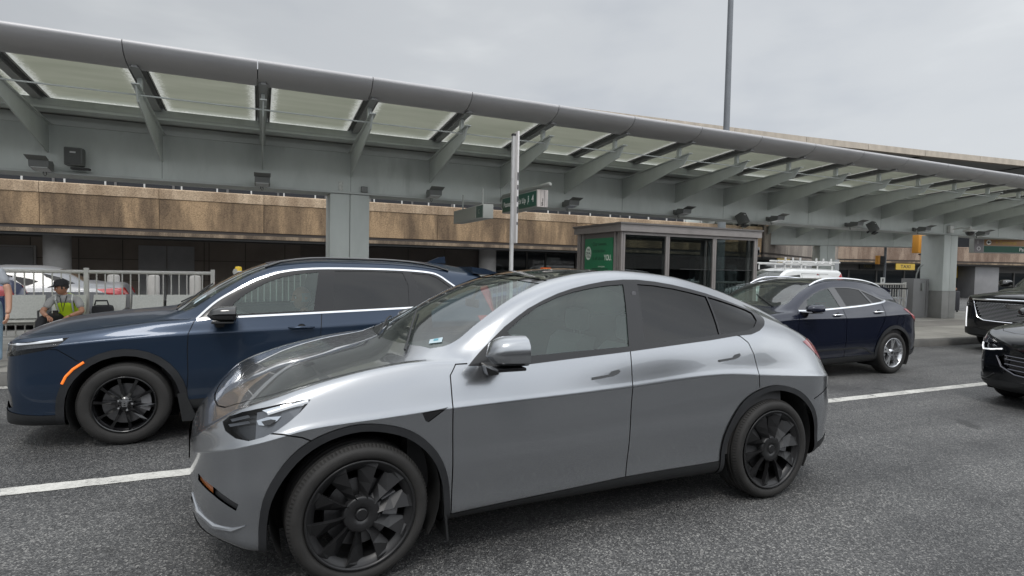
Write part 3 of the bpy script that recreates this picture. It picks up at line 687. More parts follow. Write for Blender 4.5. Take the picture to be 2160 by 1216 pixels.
    w.build('wiper', M_BLACKTRIM, root)
    # handles: flush paddles set in dark recesses
    for (x0, x1, z) in ((1.39, 1.60, .962), (2.40, 2.60, 1.022)):
        for sg in (-1, 1):
            P = [(x0, z-.018), (x0+.005, z-.006), (x0+.13, z+.004), (x0+.155, z+.022), (x1, z+.030), (x1+.008, z+.018), (x1-.01, z+.004), (x1-.05, z-.008), (x0+.01, z-.022)]
            mz = MB(); vs = []
            for (x, zz) in P: p = B.surf(x, z=zz); vs.append((x, sg*(p.y+.0025), zz))
            mz.add(vs, [tuple(range(len(vs)))]); mz.add([(v[0], v[1]-sg*.008, v[2]) for v in vs], [tuple(range(len(vs)))]); mz.build('door_handle', mat('handle_dark', (.07, .072, .076), .4, .3), root)
    mirror_pod(root, .745, 1.145, .925, paint, M_GLOSSBLACK, shell=(.215, .20, .21))
    for sg in (-1, 1):
        m_ = MB(); P = []
        for (x, z) in ((-.78, .40), (-.74, .345), (-.66, .325), (-.58, .335), (-.525, .365)): q = B.surf(x, z=z); n_ = B.normal(q); P.append((q.x+n_.x*.002, sg*(q.y+n_.y*.002), q.z))
        m_.path(P, [.004, .013, .015, .012, .003], 8); m_.build('bumper_lip', paint, root)
    im = MB(); im.box((.93, -.11, 1.33), (.955, .11, 1.39), .01); im.tube((.94, 0, 1.38), (1.0, 0, 1.48), .012, n=8); im.build('interior_mirror', M_INTER, root)
    # registration stickers on the screen, pillar camera dot
    st = MB(); tex = MB()
    for (x, y) in ((.60, -.56), (.66, -.53)): 
        pass
    P = [B.surf(x, y=abs(y)) for (x, y) in ((.435, -.64), (.505, -.668), (.525, -.625), (.455, -.598))]
    if all(p is not None for p in P): st.add([(p.x, -p.y, p.z+.003) for p in P], [(0, 1, 2, 3)]); o = st.build('inspection_sticker', mat('sticker_white', (.40, .50, .54), .5), root)
    P = [B.surf(x, y=abs(y)) for (x, y) in ((.465, -.632), (.490, -.642), (.500, -.622), (.474, -.612))]
    if all(p is not None for p in P): tex.add([(p.x, -p.y, p.z+.005) for p in P], [(0, 1, 2, 3)]); tex.build('sticker_print', mat('sticker_blue', (.10, .30, .36), .5), o)
    c = MB(); p = B.surf(1.83, z=1.46)
    if p is not None: n = B.normal(p); c.tube((p.x, -(p.y+.001), p.z), (p.x, -(p.y+.005), p.z), .017, n=20); c.build('pillar_camera', mat('camera_dot', (.16, .16, .17), .3), root)
    rm = mat('turbine_black', (.022, .022, .023), .36, .3, noise=(20, .1))
    for (x, st_) in ((0., .0627), (2.89, 0)):
        for f in (-1, 1): make_wheel(root, x, f*(.96-.122), .356, .250, .276, 'turbine', M_TYRE, rm, f, st_)
    # mud flaps
    for sg in (-1, 1):
        for x in (.447,): MB().prism([(x-.012, .42), (x, .42), (x+.03, .13), (x+.018, .13)], 1, sg*.74, sg*.935).build('mud_flap', M_BLACKTRIM, root)
    lip = MB(); P = []
    for k in range(-14, 15):
        y = .60*k/14; x = 3.63-.16*(abs(y)/.60)**2.2; h = B.surf(x, y=abs(y)); P.append((x, y, h.z+.004))
    lip.path(P, .011, 6); lip.build('boot_lip', M_GLOSSBLACK, root)
    B.end(); return root
silver_car()
# ================= other cars, same shell method =================
def shc(c, d): return [(p[0], p[1]+d) for p in c]
def shell(x0, x1, nose, tail, zc, zb, z5, z6, z7, z8, v6, v7, v8, Wd, nx=100, sub=4, xd=(), crown=2.0, hood=.3):
    def zmix(f):
        X = np.array(sorted({p[0] for p in zb}|{p[0] for p in z6})); b = cur(zb, X); t = cur(z6, X); return [(float(x), float(bb+(tt-bb)*f)) for x, bb, tt in zip(X, b, t)]
    return Body(dict(hood_to=hood, sharp=(.2, .28), x=(x0, x1), nose=nose, tail=tail, zc=zc, crown=crown, xd=xd,
        lines=[(0., zb), (shc(Wd, -.20), zb), (shc(Wd, -.035), [(x, z+.05 if x0+.06 < x < x1-.06 else z) for x, z in zb]), (shc(Wd, -.012), zmix(.22)), (shc(Wd, .004), zmix(.42)), (shc(Wd, -.006), zmix(.62)), (shc(Wd, -.014), z5), (v6, z6), (v7, z7), (v8, z8)]), nx=nx, sub=sub)
def arches(B, root, axles, Ri, Ro, trim, off=.010, legs=.05, cz=.36):
    for cx in axles:
        pi = [(cx-Ri, legs), (cx-Ri, cz)]+[(cx-Ri*math.cos(math.pi*i/16), cz+Ri*math.sin(math.pi*i/16)) for i in range(1, 16)]+[(cx+Ri, cz), (cx+Ri+.02, legs)]
        po = [(cx-Ro, legs), (cx-Ro, cz)]+[(cx-Ro*math.cos(math.pi*i/16), cz+Ro*math.sin(math.pi*i/16)) for i in range(1, 16)]+[(cx+Ro, cz), (cx+Ro+.02, legs)]
        B.region('arch_opening', None, pi, filt=lambda c: c.y > .45)
        if trim: B.region('wheel_arch_trim', trim, po, off=off, parent=root, filt=lambda c: c.y > .45)
        wheel_well(root, cx, cz, Ri, .52, .90, M_WELL)
def surf_strip(B, name, m, pts, w, parent, off=.004, sides=(-1, 1), th=.006):
    """thin raised moulding that follows the shell along side-view points"""
    P = smooth_poly(pts, 4, False); row = []
    for i, (x, z) in enumerate(P):
        d = Vector(P[min(i+1, len(P)-1)])-Vector(P[max(i-1, 0)]); d.normalize(); a = B.surf(x-d.y*w/2, z=z+d.x*w/2); b = B.surf(x+d.y*w/2, z=z-d.x*w/2)
        if a is None or b is None: continue
        row.append((a+B.normal(a)*off, b+B.normal(b)*off, b-B.normal(b)*th, a-B.normal(a)*th))
    for sg in sides:
        mb = MB(); vs = [(q.x, sg*q.y, q.z) for r in row for q in r]; K = len(row)
        mb.add(vs, [(k*4+i, k*4+(i+1) % 4, (k+1)*4+(i+1) % 4, (k+1)*4+i) for k in range(K-1) for i in range(4)]+[(3, 2, 1, 0), tuple(range(K*4-4, K*4))]); mb.build(name, m, parent)
def bar_handle(B, root, x0, x1, z, m, r=.011, out=.045):
    for sg in (-1, 1):
        mb = MB(); P = []
        for t in (0, .08, .25, .5, .75, .92, 1.0):
            x = x0+(x1-x0)*t; p = B.surf(x, z=z); o = out*(1-abs(2*t-1)**4); P.append((x, sg*(p.y+o-.004), z+.004*(1-abs(2*t-1))))
        mb.path(P, [r*.6, r, r*1.25, r*1.3, r*1.25, r, r*.6], 8); o = mb.build('door_handle', m, root)
        xm = (x0+x1)/2; p = B.surf(xm, z=z); c = MB(); c.lathe([(0, .0), (.030, .001), (.040, .006), (.042, -.002)], (xm, sg*p.y, z-.006), 1, 16); c.build('handle_recess', M_RUBBER, o)

def blue_suv():
    root = empty('parked_car', (-1.54, 3.913, 0), 0., 'dark blue family SUV with chrome window line, driver inside, behind the silver car', 'car')
    paint = mat('blue_paint', (.017, .032, .060), .32, .5, coat=.35, coat_r=.02, flake=(900, .08))
    x0, x1 = -.93, 3.76
    z6 = [(-.93, .68), (-.91, .82), (-.86, .90), (-.8, .925), (-.4, .97), (-.1, 1.015), (.25, 1.06), (.54, 1.078), (.87, 1.098), (1.64, 1.128), (2.69, 1.178), (3.05, 1.21), (3.3, 1.17), (3.5, 1.09), (3.65, .95), (3.76, .62)]
    z7 = [(-.93, .70), (-.91, .84), (-.86, .915), (-.8, .945), (-.4, .995), (-.1, 1.035), (.25, 1.075), (.50, 1.095), (.56, 1.13), (.74, 1.27), (1.02, 1.44), (1.27, 1.53), (1.71, 1.577), (2.2, 1.575), (2.56, 1.56), (2.81, 1.535), (3.1, 1.475), (3.35, 1.40), (3.52, 1.27), (3.62, 1.05), (3.70, .85), (3.76, .64)]
    z8 = [(-.93, .71), (-.91, .85), (-.86, .925), (-.8, .955), (-.4, 1.02), (-.1, 1.06), (.25, 1.10), (.50, 1.17), (.56, 1.21), (.74, 1.34), (1.02, 1.505), (1.27, 1.595), (1.71, 1.638), (2.2, 1.638), (2.56, 1.625), (2.81, 1.60), (3.1, 1.55), (3.42, 1.49), (3.52, 1.38), (3.62, 1.10), (3.70, .87), (3.76, .65)]
    zc = [(-.93, .72), (-.925, .84), (-.90, .915), (-.86, .95), (-.75, 1.01), (-.57, 1.06), (-.11, 1.118), (.15, 1.142), (.30, 1.165), (.36, 1.20), (.7, 1.42), (1.0, 1.57), (1.2, 1.635), (1.73, 1.678), (2.43, 1.685), (3.0, 1.655), (3.3, 1.615), (3.48, 1.57), (3.52, 1.46), (3.6, 1.2), (3.68, 1.0), (3.74, .8), (3.76, .66)]
    zb = [(-.93, .40), (-.92, .27), (-.88, .23), (-.77, .20), (-.4, .19), (.5, .22), (2.5, .22), (3.2, .25), (3.5, .32), (3.7, .40), (3.76, .5)]
    z5 = [(-.93, .66), (-.9, .78), (-.8, .85), (-.4, .90), (0, .93), (.5, .955), (1.5, .985), (2.6, 1.03), (3.2, 1.03), (3.5, .98), (3.66, .88), (3.76, .6)]
    Wd = [(-.93, .935), (-.2, .935), (.1, .935), (.7, .918), (2, .918), (2.7, .935), (3.2, .935), (3.76, .92)]
    v6 = [(-.93, .86), (-.3, .85), (.3, .845), (.6, .845), (1.6, .85), (2.7, .845), (3.1, .83), (3.76, .80)]
    v7 = [(-.93, .80), (-.3, .78), (.3, .785), (.5, .80), (.74, .765), (1.02, .73), (1.27, .71), (1.71, .70), (2.56, .685), (3.1, .67), (3.76, .66)]
    v8 = [(-.93, .70), (.3, .70), (.5, .72), (.74, .695), (1.02, .66), (1.27, .64), (1.71, .625), (2.56, .61), (3.1, .60), (3.76, .60)]
    B = shell(x0, x1, (.46, 3.5, 3.5), (.42, 3.0, 3.0), zc, zb, z5, z6, z7, z8, v6, v7, v8, Wd, nx=110, sub=4)
    common_cabin(root, B, lambda x: float(cur(z6, np.array([x]))[0]), .5, 3.1, lambda c: c.y < .56 and 1.25 < c.x < 3.2 and c.z > 1.45, sw=(.84, -.38, 1.02), dash=(.5, 1.05), seats=((1.32, .38), (1.32, -.38), (2.3, .38), (2.3, -.38)), top=1.38)
    sd = lambda c: c.y > .5
    arches(B, root, (0, 2.70), .425, .485, mat('arch_trim', (.020, .021, .023), .42))
    B.region('window', M_GF, [(.80, 1.125), (.86, 1.235), (.95, 1.31), (1.05, 1.375), (1.15, 1.43), (1.27, 1.475), (1.4, 1.505), (1.62, 1.533), (1.565, 1.155)], off=-.004, parent=root, filt=sd)
    B.region('window', M_GR, [(1.775, 1.545), (2.1, 1.548), (2.48, 1.538), (2.53, 1.41), (2.525, 1.195), (1.76, 1.155)], off=-.004, parent=root, filt=sd)
    B.region('window', M_GR, [(2.58, 1.533), (2.78, 1.52), (2.87, 1.485), (3.02, 1.375), (2.78, 1.215), (2.70, 1.205)], off=-.004, parent=root, filt=sd)
    B.region('window_surround', mat('satin_black', (.014, .014, .015), .34), [(.555, 1.09), (.65, 1.19), (.74, 1.262), (.88, 1.35), (1.02, 1.43), (1.15, 1.483), (1.27, 1.52), (1.45, 1.547), (1.71, 1.562), (2.2, 1.563), (2.56, 1.553), (2.81, 1.53), (2.92, 1.485), (3.06, 1.385), (2.80, 1.20), (2.69, 1.185), (1.64, 1.14), (.87, 1.108)], off=.001, parent=root, filt=sd)
    surf_strip(B, 'chrome_window_trim', M_CHROME, [(.545, 1.085), (.65, 1.195), (.74, 1.270), (.88, 1.358), (1.02, 1.438), (1.15, 1.491), (1.27, 1.528), (1.45, 1.556), (1.71, 1.571), (2.2, 1.572), (2.56, 1.562), (2.80, 1.54), (2.90, 1.505), (2.98, 1.45), (3.07, 1.388)], .017, root)
    surf_strip(B, 'chrome_belt_trim', M_CHROME, [(.55, 1.080), (.87, 1.100), (1.64, 1.132), (2.69, 1.178), (2.80, 1.192), (3.075, 1.384)], .018, root)
    hf = lambda c: c.y > .25
    hl = [(-.93, .80), (-.93, .875), (-.80, .905), (-.6, .93), (-.40, .952), (-.47, .885), (-.55, .855), (-.78, .805), (-.86, .79)]
    lamp = B.take(hl, 'side', hf); V, F = B.pull(lamp)
    B.obj('headlight', M_LENS, *B.piece(V, F, .002, False), root, 2); B.obj('headlight_housing', M_LAMPIN, *B.piece(V, F, -.03, True), root, 2)
    surf_strip(B, 'running_light', mat('running_light', (.9, .92, .95), .2, emit=((1, 1, 1), .35)), [(-.82, .893), (-.65, .918), (-.44, .942)], .022, root) if False else None
    for sg in (-1, 1):
        st = MB(); P = []
        for (x, z) in ((-.88, .888), (-.75, .905), (-.6, .922), (-.45, .940)):
            q = Vector(V[min(range(len(V)), key=lambda i: (V[i].x-x)**2+(V[i].z-z)**2)]); P.append((q.x, sg*(q.y-.006), z-.006))
        st.path(P, .011, 6); st.build('running_light', MATS['running_light'], root)
    # black grille, splitter, lower cladding
    B.region('grille', M_GLOSSBLACK, [(0, .52), (.56, .50), (.70, .60), (.76, .775), (0, .80)], 'front', off=-.02, side=0, parent=root, filt=lambda c: c.x < -.6)
    B.region('air_curtain', M_GLOSSBLACK, [(-.93, .56), (-.86, .55), (-.80, .47), (-.79, .38), (-.84, .36), (-.93, .40)], off=-.012, parent=root, filt=lambda c: c.y > .35)
    B.region('lower_bumper', M_BLACKTRIM, [(-.95, 0), (-.95, .37), (-.86, .34), (-.60, .31), (-.43, .305), (-.43, 0)], off=.006, side=0, parent=root)
    B.region('rocker_panel', M_BLACKTRIM, [(.42, 0), (.44, .36), (.8, .37), (1.6, .37), (2.25, .37), (2.25, 0)], off=.004, parent=root, filt=sd)
    B.region('lower_bumper', M_BLACKTRIM, [(3.18, 0), (3.2, .45), (3.5, .50), (3.8, .52), (3.8, 0)], off=.006, side=0, parent=root)
    tl = [(3.36, 1.42), (3.42, 1.43), (3.70, 1.30), (3.78, .95), (3.60, .93), (3.30, 1.02), (3.28, 1.08), (3.5, 1.08)]
    B.region('tail_light', M_RED, tl, off=.003, parent=root, filt=lambda c: c.y > .35)
    plate_gap(B, root, [[(.47, .36), (.485, .6), (.478, .82), (.485, .96), (.53, 1.075)], [(1.60, .36), (1.625, .89), (1.64, 1.12)], [(2.52, 1.17), (2.55, 1.0), (2.50, .88), (2.36, .72), (2.27, .56)], [(-.55, .87), (-.47, .855), (-.32, .745)]], side=2, filt=sd)
    plate_gap(B, root, [[(.40, .80), (0, .795), (-.4, .78), (-.66, .735), (-.80, .60), (-.86, .3), (-.865, 0)]], proj='top', side=0, filt=lambda c: c.z > .7)
    B.region('windscreen', M_GW, [(.32, 0), (.33, .3), (.37, .6), (.44, .70), (.52, .715), (.74, .685), (1.02, .645), (1.2, .62), (1.14, .3), (1.13, 0)], 'top', off=-.004, side=0, parent=root, filt=lambda c: c.z > 1.12)
    B.region('front_door', paint, [(.47, .3), (.485, .6), (.478, .82), (.485, .96), (.53, 1.075), (.56, 1.09), (1.64, 1.14), (1.64, 1.12), (1.625, .89), (1.60, .3)], parent=root, filt=sd)
    B.region('rear_door', paint, [(1.60, .3), (1.625, .89), (1.64, 1.12), (1.64, 1.14), (2.52, 1.18), (2.55, 1.0), (2.50, .88), (2.36, .72), (2.27, .56), (2.25, .3)], parent=root, filt=sd)
    B.region('bonnet', paint, [(.40, .80), (0, .795), (-.4, .78), (-.66, .735), (-.80, .60), (-.86, .3), (-.865, -.01), (.32, -.01), (.33, .3), (.37, .6)], 'top', side=0, parent=root, filt=lambda c: c.z > .7)
    B.rest('body', paint, root)
    # upper shoulder crease moulding is in the paint; roof rails, spoiler, fin
    for sg in (-1, 1):
        m = MB(); P = []
        for i in range(14):
            t = i/13; x = 1.12+1.9*t; h = B.surf(x, y=.615); P.append((x, sg*.615, h.z+.012+.022*(1-abs(2*t-1)**6)))
        m.path(P, .013, 8); m.build('roof_rail', M_GLOSSBLACK, root)
        am = MB(); P = []
        for (x, z) in ((-.435, .57), (-.41, .63), (-.36, .69), (-.285, .745)): q = B.surf(x, z=z); P.append((q.x, sg*(q.y+.012), q.z))
        am.path(P, .011, 6); am.build('side_marker', mat('amber_glow', (.9, .22, .03), .3, emit=((1, .2, .02), .5)), root)
    m = MB(); m.prism([(3.30, 1.615), (3.46, 1.60), (3.62, 1.555), (3.64, 1.535), (3.48, 1.53), (3.32, 1.54)], 1, -.60, .60); m.build('rear_spoiler', paint, root)
    m = MB(); m.prism([(2.93, 1.655), (3.08, 1.725), (3.16, 1.735), (3.17, 1.65)], 1, -.018, .018); m.build('antenna_fin', paint, root)
    mirror_pod(root, .76, 1.13, .92, M_GLOSSBLACK, M_BLACKTRIM, shell=(.235, .165, .20))
    bar_handle(B, root, 1.33, 1.57, .995, paint); bar_handle(B, root, 2.22, 2.46, 1.03, paint)
    st = MB(); P = [B.surf(x, y=abs(y)) for (x, y) in ((.50, -.63), (.60, -.60), (.61, -.54), (.51, -.565))]
    if all(p is not None for p in P): st.add([(p.x, -p.y, p.z+.004) for p in P], [(0, 1, 2, 3)]); st.build('inspection_sticker', mat('sticker_white', (.62, .72, .76), .5), root)
    rm = mat('rim_gloss_black', (.010, .010, .011), .16, .6, coat=1)
    for x in (0., 2.70):
        for f in (-1, 1):
            w = make_wheel(root, x, f*(.933-.118), .358, .235, .242, 'ten', M_TYRE, rm, f)
            for k in range(5):
                b = MB(); a = 2*math.pi*k/5; b.tube((.056*math.cos(a), -.10, .056*math.sin(a)), (.056*math.cos(a), -.085, .056*math.sin(a)), .009, n=6); b.build('wheel_nut', M_CHROME, w)
            e = MB(); yo = -.1025
            for (a0, b0, a1, b1) in ((-.019, -.018, -.015, .020), (.015, -.018, .019, .020), (-.019, .017, .019, .021), (-.019, -.020, .019, -.017), (-.009, -.012, -.006, .013), (.006, -.012, .009, .013), (-.007, -.002, .007, .001)): e.box((a0, yo-.002, b0), (a1, yo+.002, b1))
            e.build('wheel_emblem', M_CHROME, w)
    for sg in (-1, 1):
        MB().prism([(.40, .42), (.47, .42), (.56, .17), (.44, .17)], 1, sg*.72, sg*.925).build('mud_flap', M_BLACKTRIM, root)
    w = MB()
    for (p, q) in (((.36, -.60), (.62, .02)), ((.33, .05), (.58, .62))):
        P = []
        for i in range(8):
            t = i/7; xx = p[0]+(q[0]-p[0])*t; yy = p[1]+(q[1]-p[1])*t; h = B.surf(xx, y=abs(yy)); P.append((xx, yy, h.z+.014))
        w.path(P, .008, 6)
    w.build('wiper', M_BLACKTRIM, root)
    B.end(); return root
blue_suv()

def navy_car():
    root = empty('parked_car', (6.38, 4.0, 0), 0., 'small dark navy crossover with silver roof rails and silver five-spoke wheels, behind the silver car', 'car')
    paint = mat('navy_paint', (.009, .012, .026), .22, .3, coat=.5, coat_r=.02, flake=(900, .06))
    z6 = [(-.88, .64), (-.85, .78), (-.7, .88), (-.3, .96), (.2, 1.02), (.5, 1.03), (.97, 1.05), (1.79, 1.10), (2.3, 1.145), (2.6, 1.17), (2.9, 1.14), (3.2, 1.03), (3.42, .93), (3.55, .66)]
    z7 = [(-.88, .66), (-.85, .80), (-.7, .90), (-.3, .98), (.2, 1.035), (.40, 1.05), (.5, 1.10), (.74, 1.235), (.98, 1.335), (1.2, 1.40), (1.42, 1.435), (1.8, 1.445), (2.12, 1.42), (2.4, 1.35), (2.62, 1.27), (2.9, 1.215), (3.2, 1.09), (3.42, .96), (3.55, .68)]
    z8 = [(-.88, .67), (-.85, .81), (-.7, .91), (-.3, 1.0), (.2, 1.06), (.40, 1.12), (.5, 1.17), (.74, 1.30), (.98, 1.40), (1.2, 1.47), (1.42, 1.505), (1.8, 1.515), (2.12, 1.505), (2.55, 1.46), (2.95, 1.35), (3.12, 1.23), (3.27, 1.11), (3.42, .98), (3.55, .69)]
    zc = [(-.88, .68), (-.87, .79), (-.8, .88), (-.5, .98), (0, 1.05), (.2, 1.075), (.28, 1.10), (.6, 1.28), (.85, 1.41), (1.05, 1.485), (1.4, 1.53), (1.8, 1.54), (2.4, 1.505), (2.8, 1.44), (3.0, 1.375), (3.2, 1.20), (3.34, 1.10), (3.44, .98), (3.53, .8), (3.55, .70)]
    zb = [(-.88, .42), (-.85, .28), (-.7, .20), (-.4, .19), (2.5, .21), (3.1, .24), (3.35, .30), (3.5, .40), (3.55, .5)]
    z5 = [(-.88, .62), (-.8, .76), (-.3, .88), (.5, .94), (1.7, .93), (2.5, .96), (3.0, .98), (3.3, .90), (3.55, .6)]
    Wd = [(-.88, .90), (0, .90), (.7, .885), (1.8, .885), (2.6, .905), (3.1, .90), (3.55, .88)]
    v6 = [(-.88, .82), (.5, .81), (1.6, .815), (2.5, .80), (2.8, .79), (3.55, .76)]; v7 = [(-.88, .76), (.4, .76), (.74, .71), (1.2, .65), (1.8, .635), (2.4, .63), (2.7, .64), (3.55, .62)]; v8 = [(-.88, .66), (.4, .68), (.74, .635), (1.2, .585), (1.8, .57), (2.5, .555), (3.55, .55)]
    B = shell(-.88, 3.55, (.5, 2.8, 2.8), (.5, 2.6, 2.6), zc, zb, z5, z6, z7, z8, v6, v7, v8, Wd, nx=90)
    common_cabin(root, B, lambda x: float(cur(z6, np.array([x]))[0]), .45, 2.8, lambda c: c.y < .5 and 1.15 < c.x < 2.8 and c.z > 1.3, sw=(.93, -.34, .98), dash=(.45, .98), seats=((1.5, .36), (1.5, -.36), (2.3, 0)), top=1.25)
    sd = lambda c: c.y > .45
    arches(B, root, (0, 2.66), .40, .455, mat('arch_trim', (.020, .021, .023), .42), cz=.345)
    B.region('window', M_GF, [(.76, 1.085), (.80, 1.205), (.98, 1.29), (1.15, 1.345), (1.34, 1.385), (1.46, 1.095)], off=-.004, parent=root, filt=sd)
    B.region('window', M_GR, [(1.50, 1.395), (1.8, 1.395), (2.06, 1.365), (2.20, 1.155), (1.60, 1.115)], off=-.004, parent=root, filt=sd)
    B.region('window', M_GR, [(2.11, 1.352), (2.35, 1.27), (2.50, 1.20), (2.48, 1.185), (2.25, 1.16)], off=-.004, parent=root, filt=sd)
    B.region('window_surround', M_GLOSSBLACK, [(.54, 1.065), (.74, 1.195), (.98, 1.305), (1.2, 1.37), (1.42, 1.405), (1.8, 1.41), (2.1, 1.378), (2.37, 1.30), (2.58, 1.205), (2.5, 1.178), (2.2, 1.145), (1.79, 1.112), (.97, 1.065)], off=.001, parent=root, filt=sd)
    surf_strip(B, 'chrome_belt_trim', M_CHROME, [(.56, 1.055), (.97, 1.058), (1.79, 1.105), (2.2, 1.138), (2.5, 1.172), (2.60, 1.205)], .020, root)
    B.region('tail_light', M_RED, [(2.98, 1.06), (3.15, 1.07), (3.60, .98), (3.60, .85), (3.28, .84), (3.15, .90)], off=.006, parent=root, filt=lambda c: c.y > .35)
    B.region('rocker_panel', M_BLACKTRIM, [(.40, 0), (.40, .31), (1.2, .32), (2.24, .345), (2.24, 0)], off=.008, parent=root, filt=sd)
    B.region('lower_bumper', M_BLACKTRIM, [(3.08, 0), (3.10, .36), (3.3, .42), (3.6, .45), (3.6, 0)], off=.008, side=0, parent=root)
    B.region('lower_bumper', M_BLACKTRIM, [(-.9, 0), (-.9, .36), (-.6, .30), (-.4, .29), (-.4, 0)], off=.008, side=0, parent=root)
    surf_strip(B, 'door_moulding', M_BLACKTRIM, [(.6, .44), (1.5, .455), (1.85, .46), (2.0, .43), (2.12, .375), (2.24, .36)], .022, root)
    hl = [(-.86, .74), (-.8, .82), (-.5, .90), (-.35, .92), (-.45, .84), (-.7, .74)]
    B.region('headlight', mat('lamp_grey', (.35, .36, .38), .1, .5, coat=1), hl, off=.003, parent=root, filt=lambda c: c.y > .35)
    B.region('grille', M_GLOSSBLACK, [(0, .55), (.45, .55), (.5, .72), (0, .74)], 'front', off=-.015, side=0, parent=root, filt=lambda c: c.x < -.6)
    plate_gap(B, root, [[(.47, .32), (.48, .9), (.53, 1.04)], [(1.50, .33), (1.54, .9), (1.50, 1.085)], [(2.44, 1.16), (2.46, 1.0), (2.40, .86), (2.26, .66), (2.22, .5)]], side=2, filt=sd, w=.009)
    plate_gap(B, root, [[(2.72, .84), (2.74, .91), (2.80, .945), (2.88, .94), (2.92, .90), (2.90, .84), (2.84, .80), (2.76, .80), (2.72, .84)]], side=-1, filt=sd, w=.007)
    B.region('windscreen', M_GW, [(.27, 0), (.29, .3), (.34, .56), (.42, .655), (.5, .665), (.74, .62), (1.0, .585), (1.08, .57), (.99, .3), (.975, 0)], 'top', off=-.004, side=0, parent=root, filt=lambda c: c.z > 1.08)
    B.region('roof_glass', mat('roof_glass_black', (.006, .007, .008), .04, coat=1), [(1.0, -.01), (1.01, .3), (1.10, .545), (1.8, .53), (2.4, .52), (2.4, -.01)], 'top', off=-.002, side=0, parent=root, filt=lambda c: c.z > 1.3)
    B.region('rear_window', M_GLOSSBLACK, [(2.93, -.01), (2.93, .5), (3.1, .52), (3.17, .5), (3.17, -.01)], 'top', off=-.004, side=0, parent=root, filt=lambda c: c.z > 1.0)
    B.region('front_door', paint, [(.47, .3), (.48, .9), (.53, 1.04), (.56, 1.07), (1.50, 1.10), (1.50, 1.085), (1.54, .9), (1.50, .3)], parent=root, filt=sd)
    B.region('rear_door', paint, [(1.50, .3), (1.54, .9), (1.50, 1.085), (1.50, 1.10), (2.44, 1.17), (2.46, 1.0), (2.40, .86), (2.26, .66), (2.22, .3)], parent=root, filt=sd)
    B.rest('body', paint, root)
    for sg in (-1, 1):
        m = MB(); P = []
        for i in range(16):
            t = i/15; x = 1.02+1.72*t; y = .585-.02*t; h = B.surf(x, y=y); P.append((x, sg*y, h.z+.006+.030*(1-abs(2*t-1)**5)))
        m.path(P, [.010]+[.016]*14+[.010], 8); m.build('roof_rail', M_CHROME, root)
    m = MB(); m.prism([(2.82, 1.43), (2.97, 1.40), (3.12, 1.345), (3.10, 1.325), (2.94, 1.32)], 1, -.52, .52); m.build('rear_spoiler', paint, root)
    mirror_pod(root, .66, 1.085, .87, paint, M_GLOSSBLACK, shell=(.25, .145, .20))
    bar_handle(B, root, 1.25, 1.47, .985, M_CHROME); bar_handle(B, root, 2.20, 2.42, 1.02, M_CHROME)
    rm = mat('rim_silver', (.62, .63, .65), .25, .9)
    for x in (0., 2.66):
        for f in (-1, 1): make_wheel(root, x, f*(.90-.11), .345, .215, .24, 'twin', M_TYRE, rm, f)
    w = MB()
    for (p, q) in (((.31, -.55), (.55, .0)), ((.29, .05), (.52, .55))):
        P = []
        for i in range(8):
            t = i/7; xx = p[0]+(q[0]-p[0])*t; yy = p[1]+(q[1]-p[1])*t; h = B.surf(xx, y=abs(yy)); P.append((xx, yy, h.z+.014))
        w.path(P, .008, 6)
    w.build('wiper', M_BLACKTRIM, root)
    B.end(); return root
navy_car()

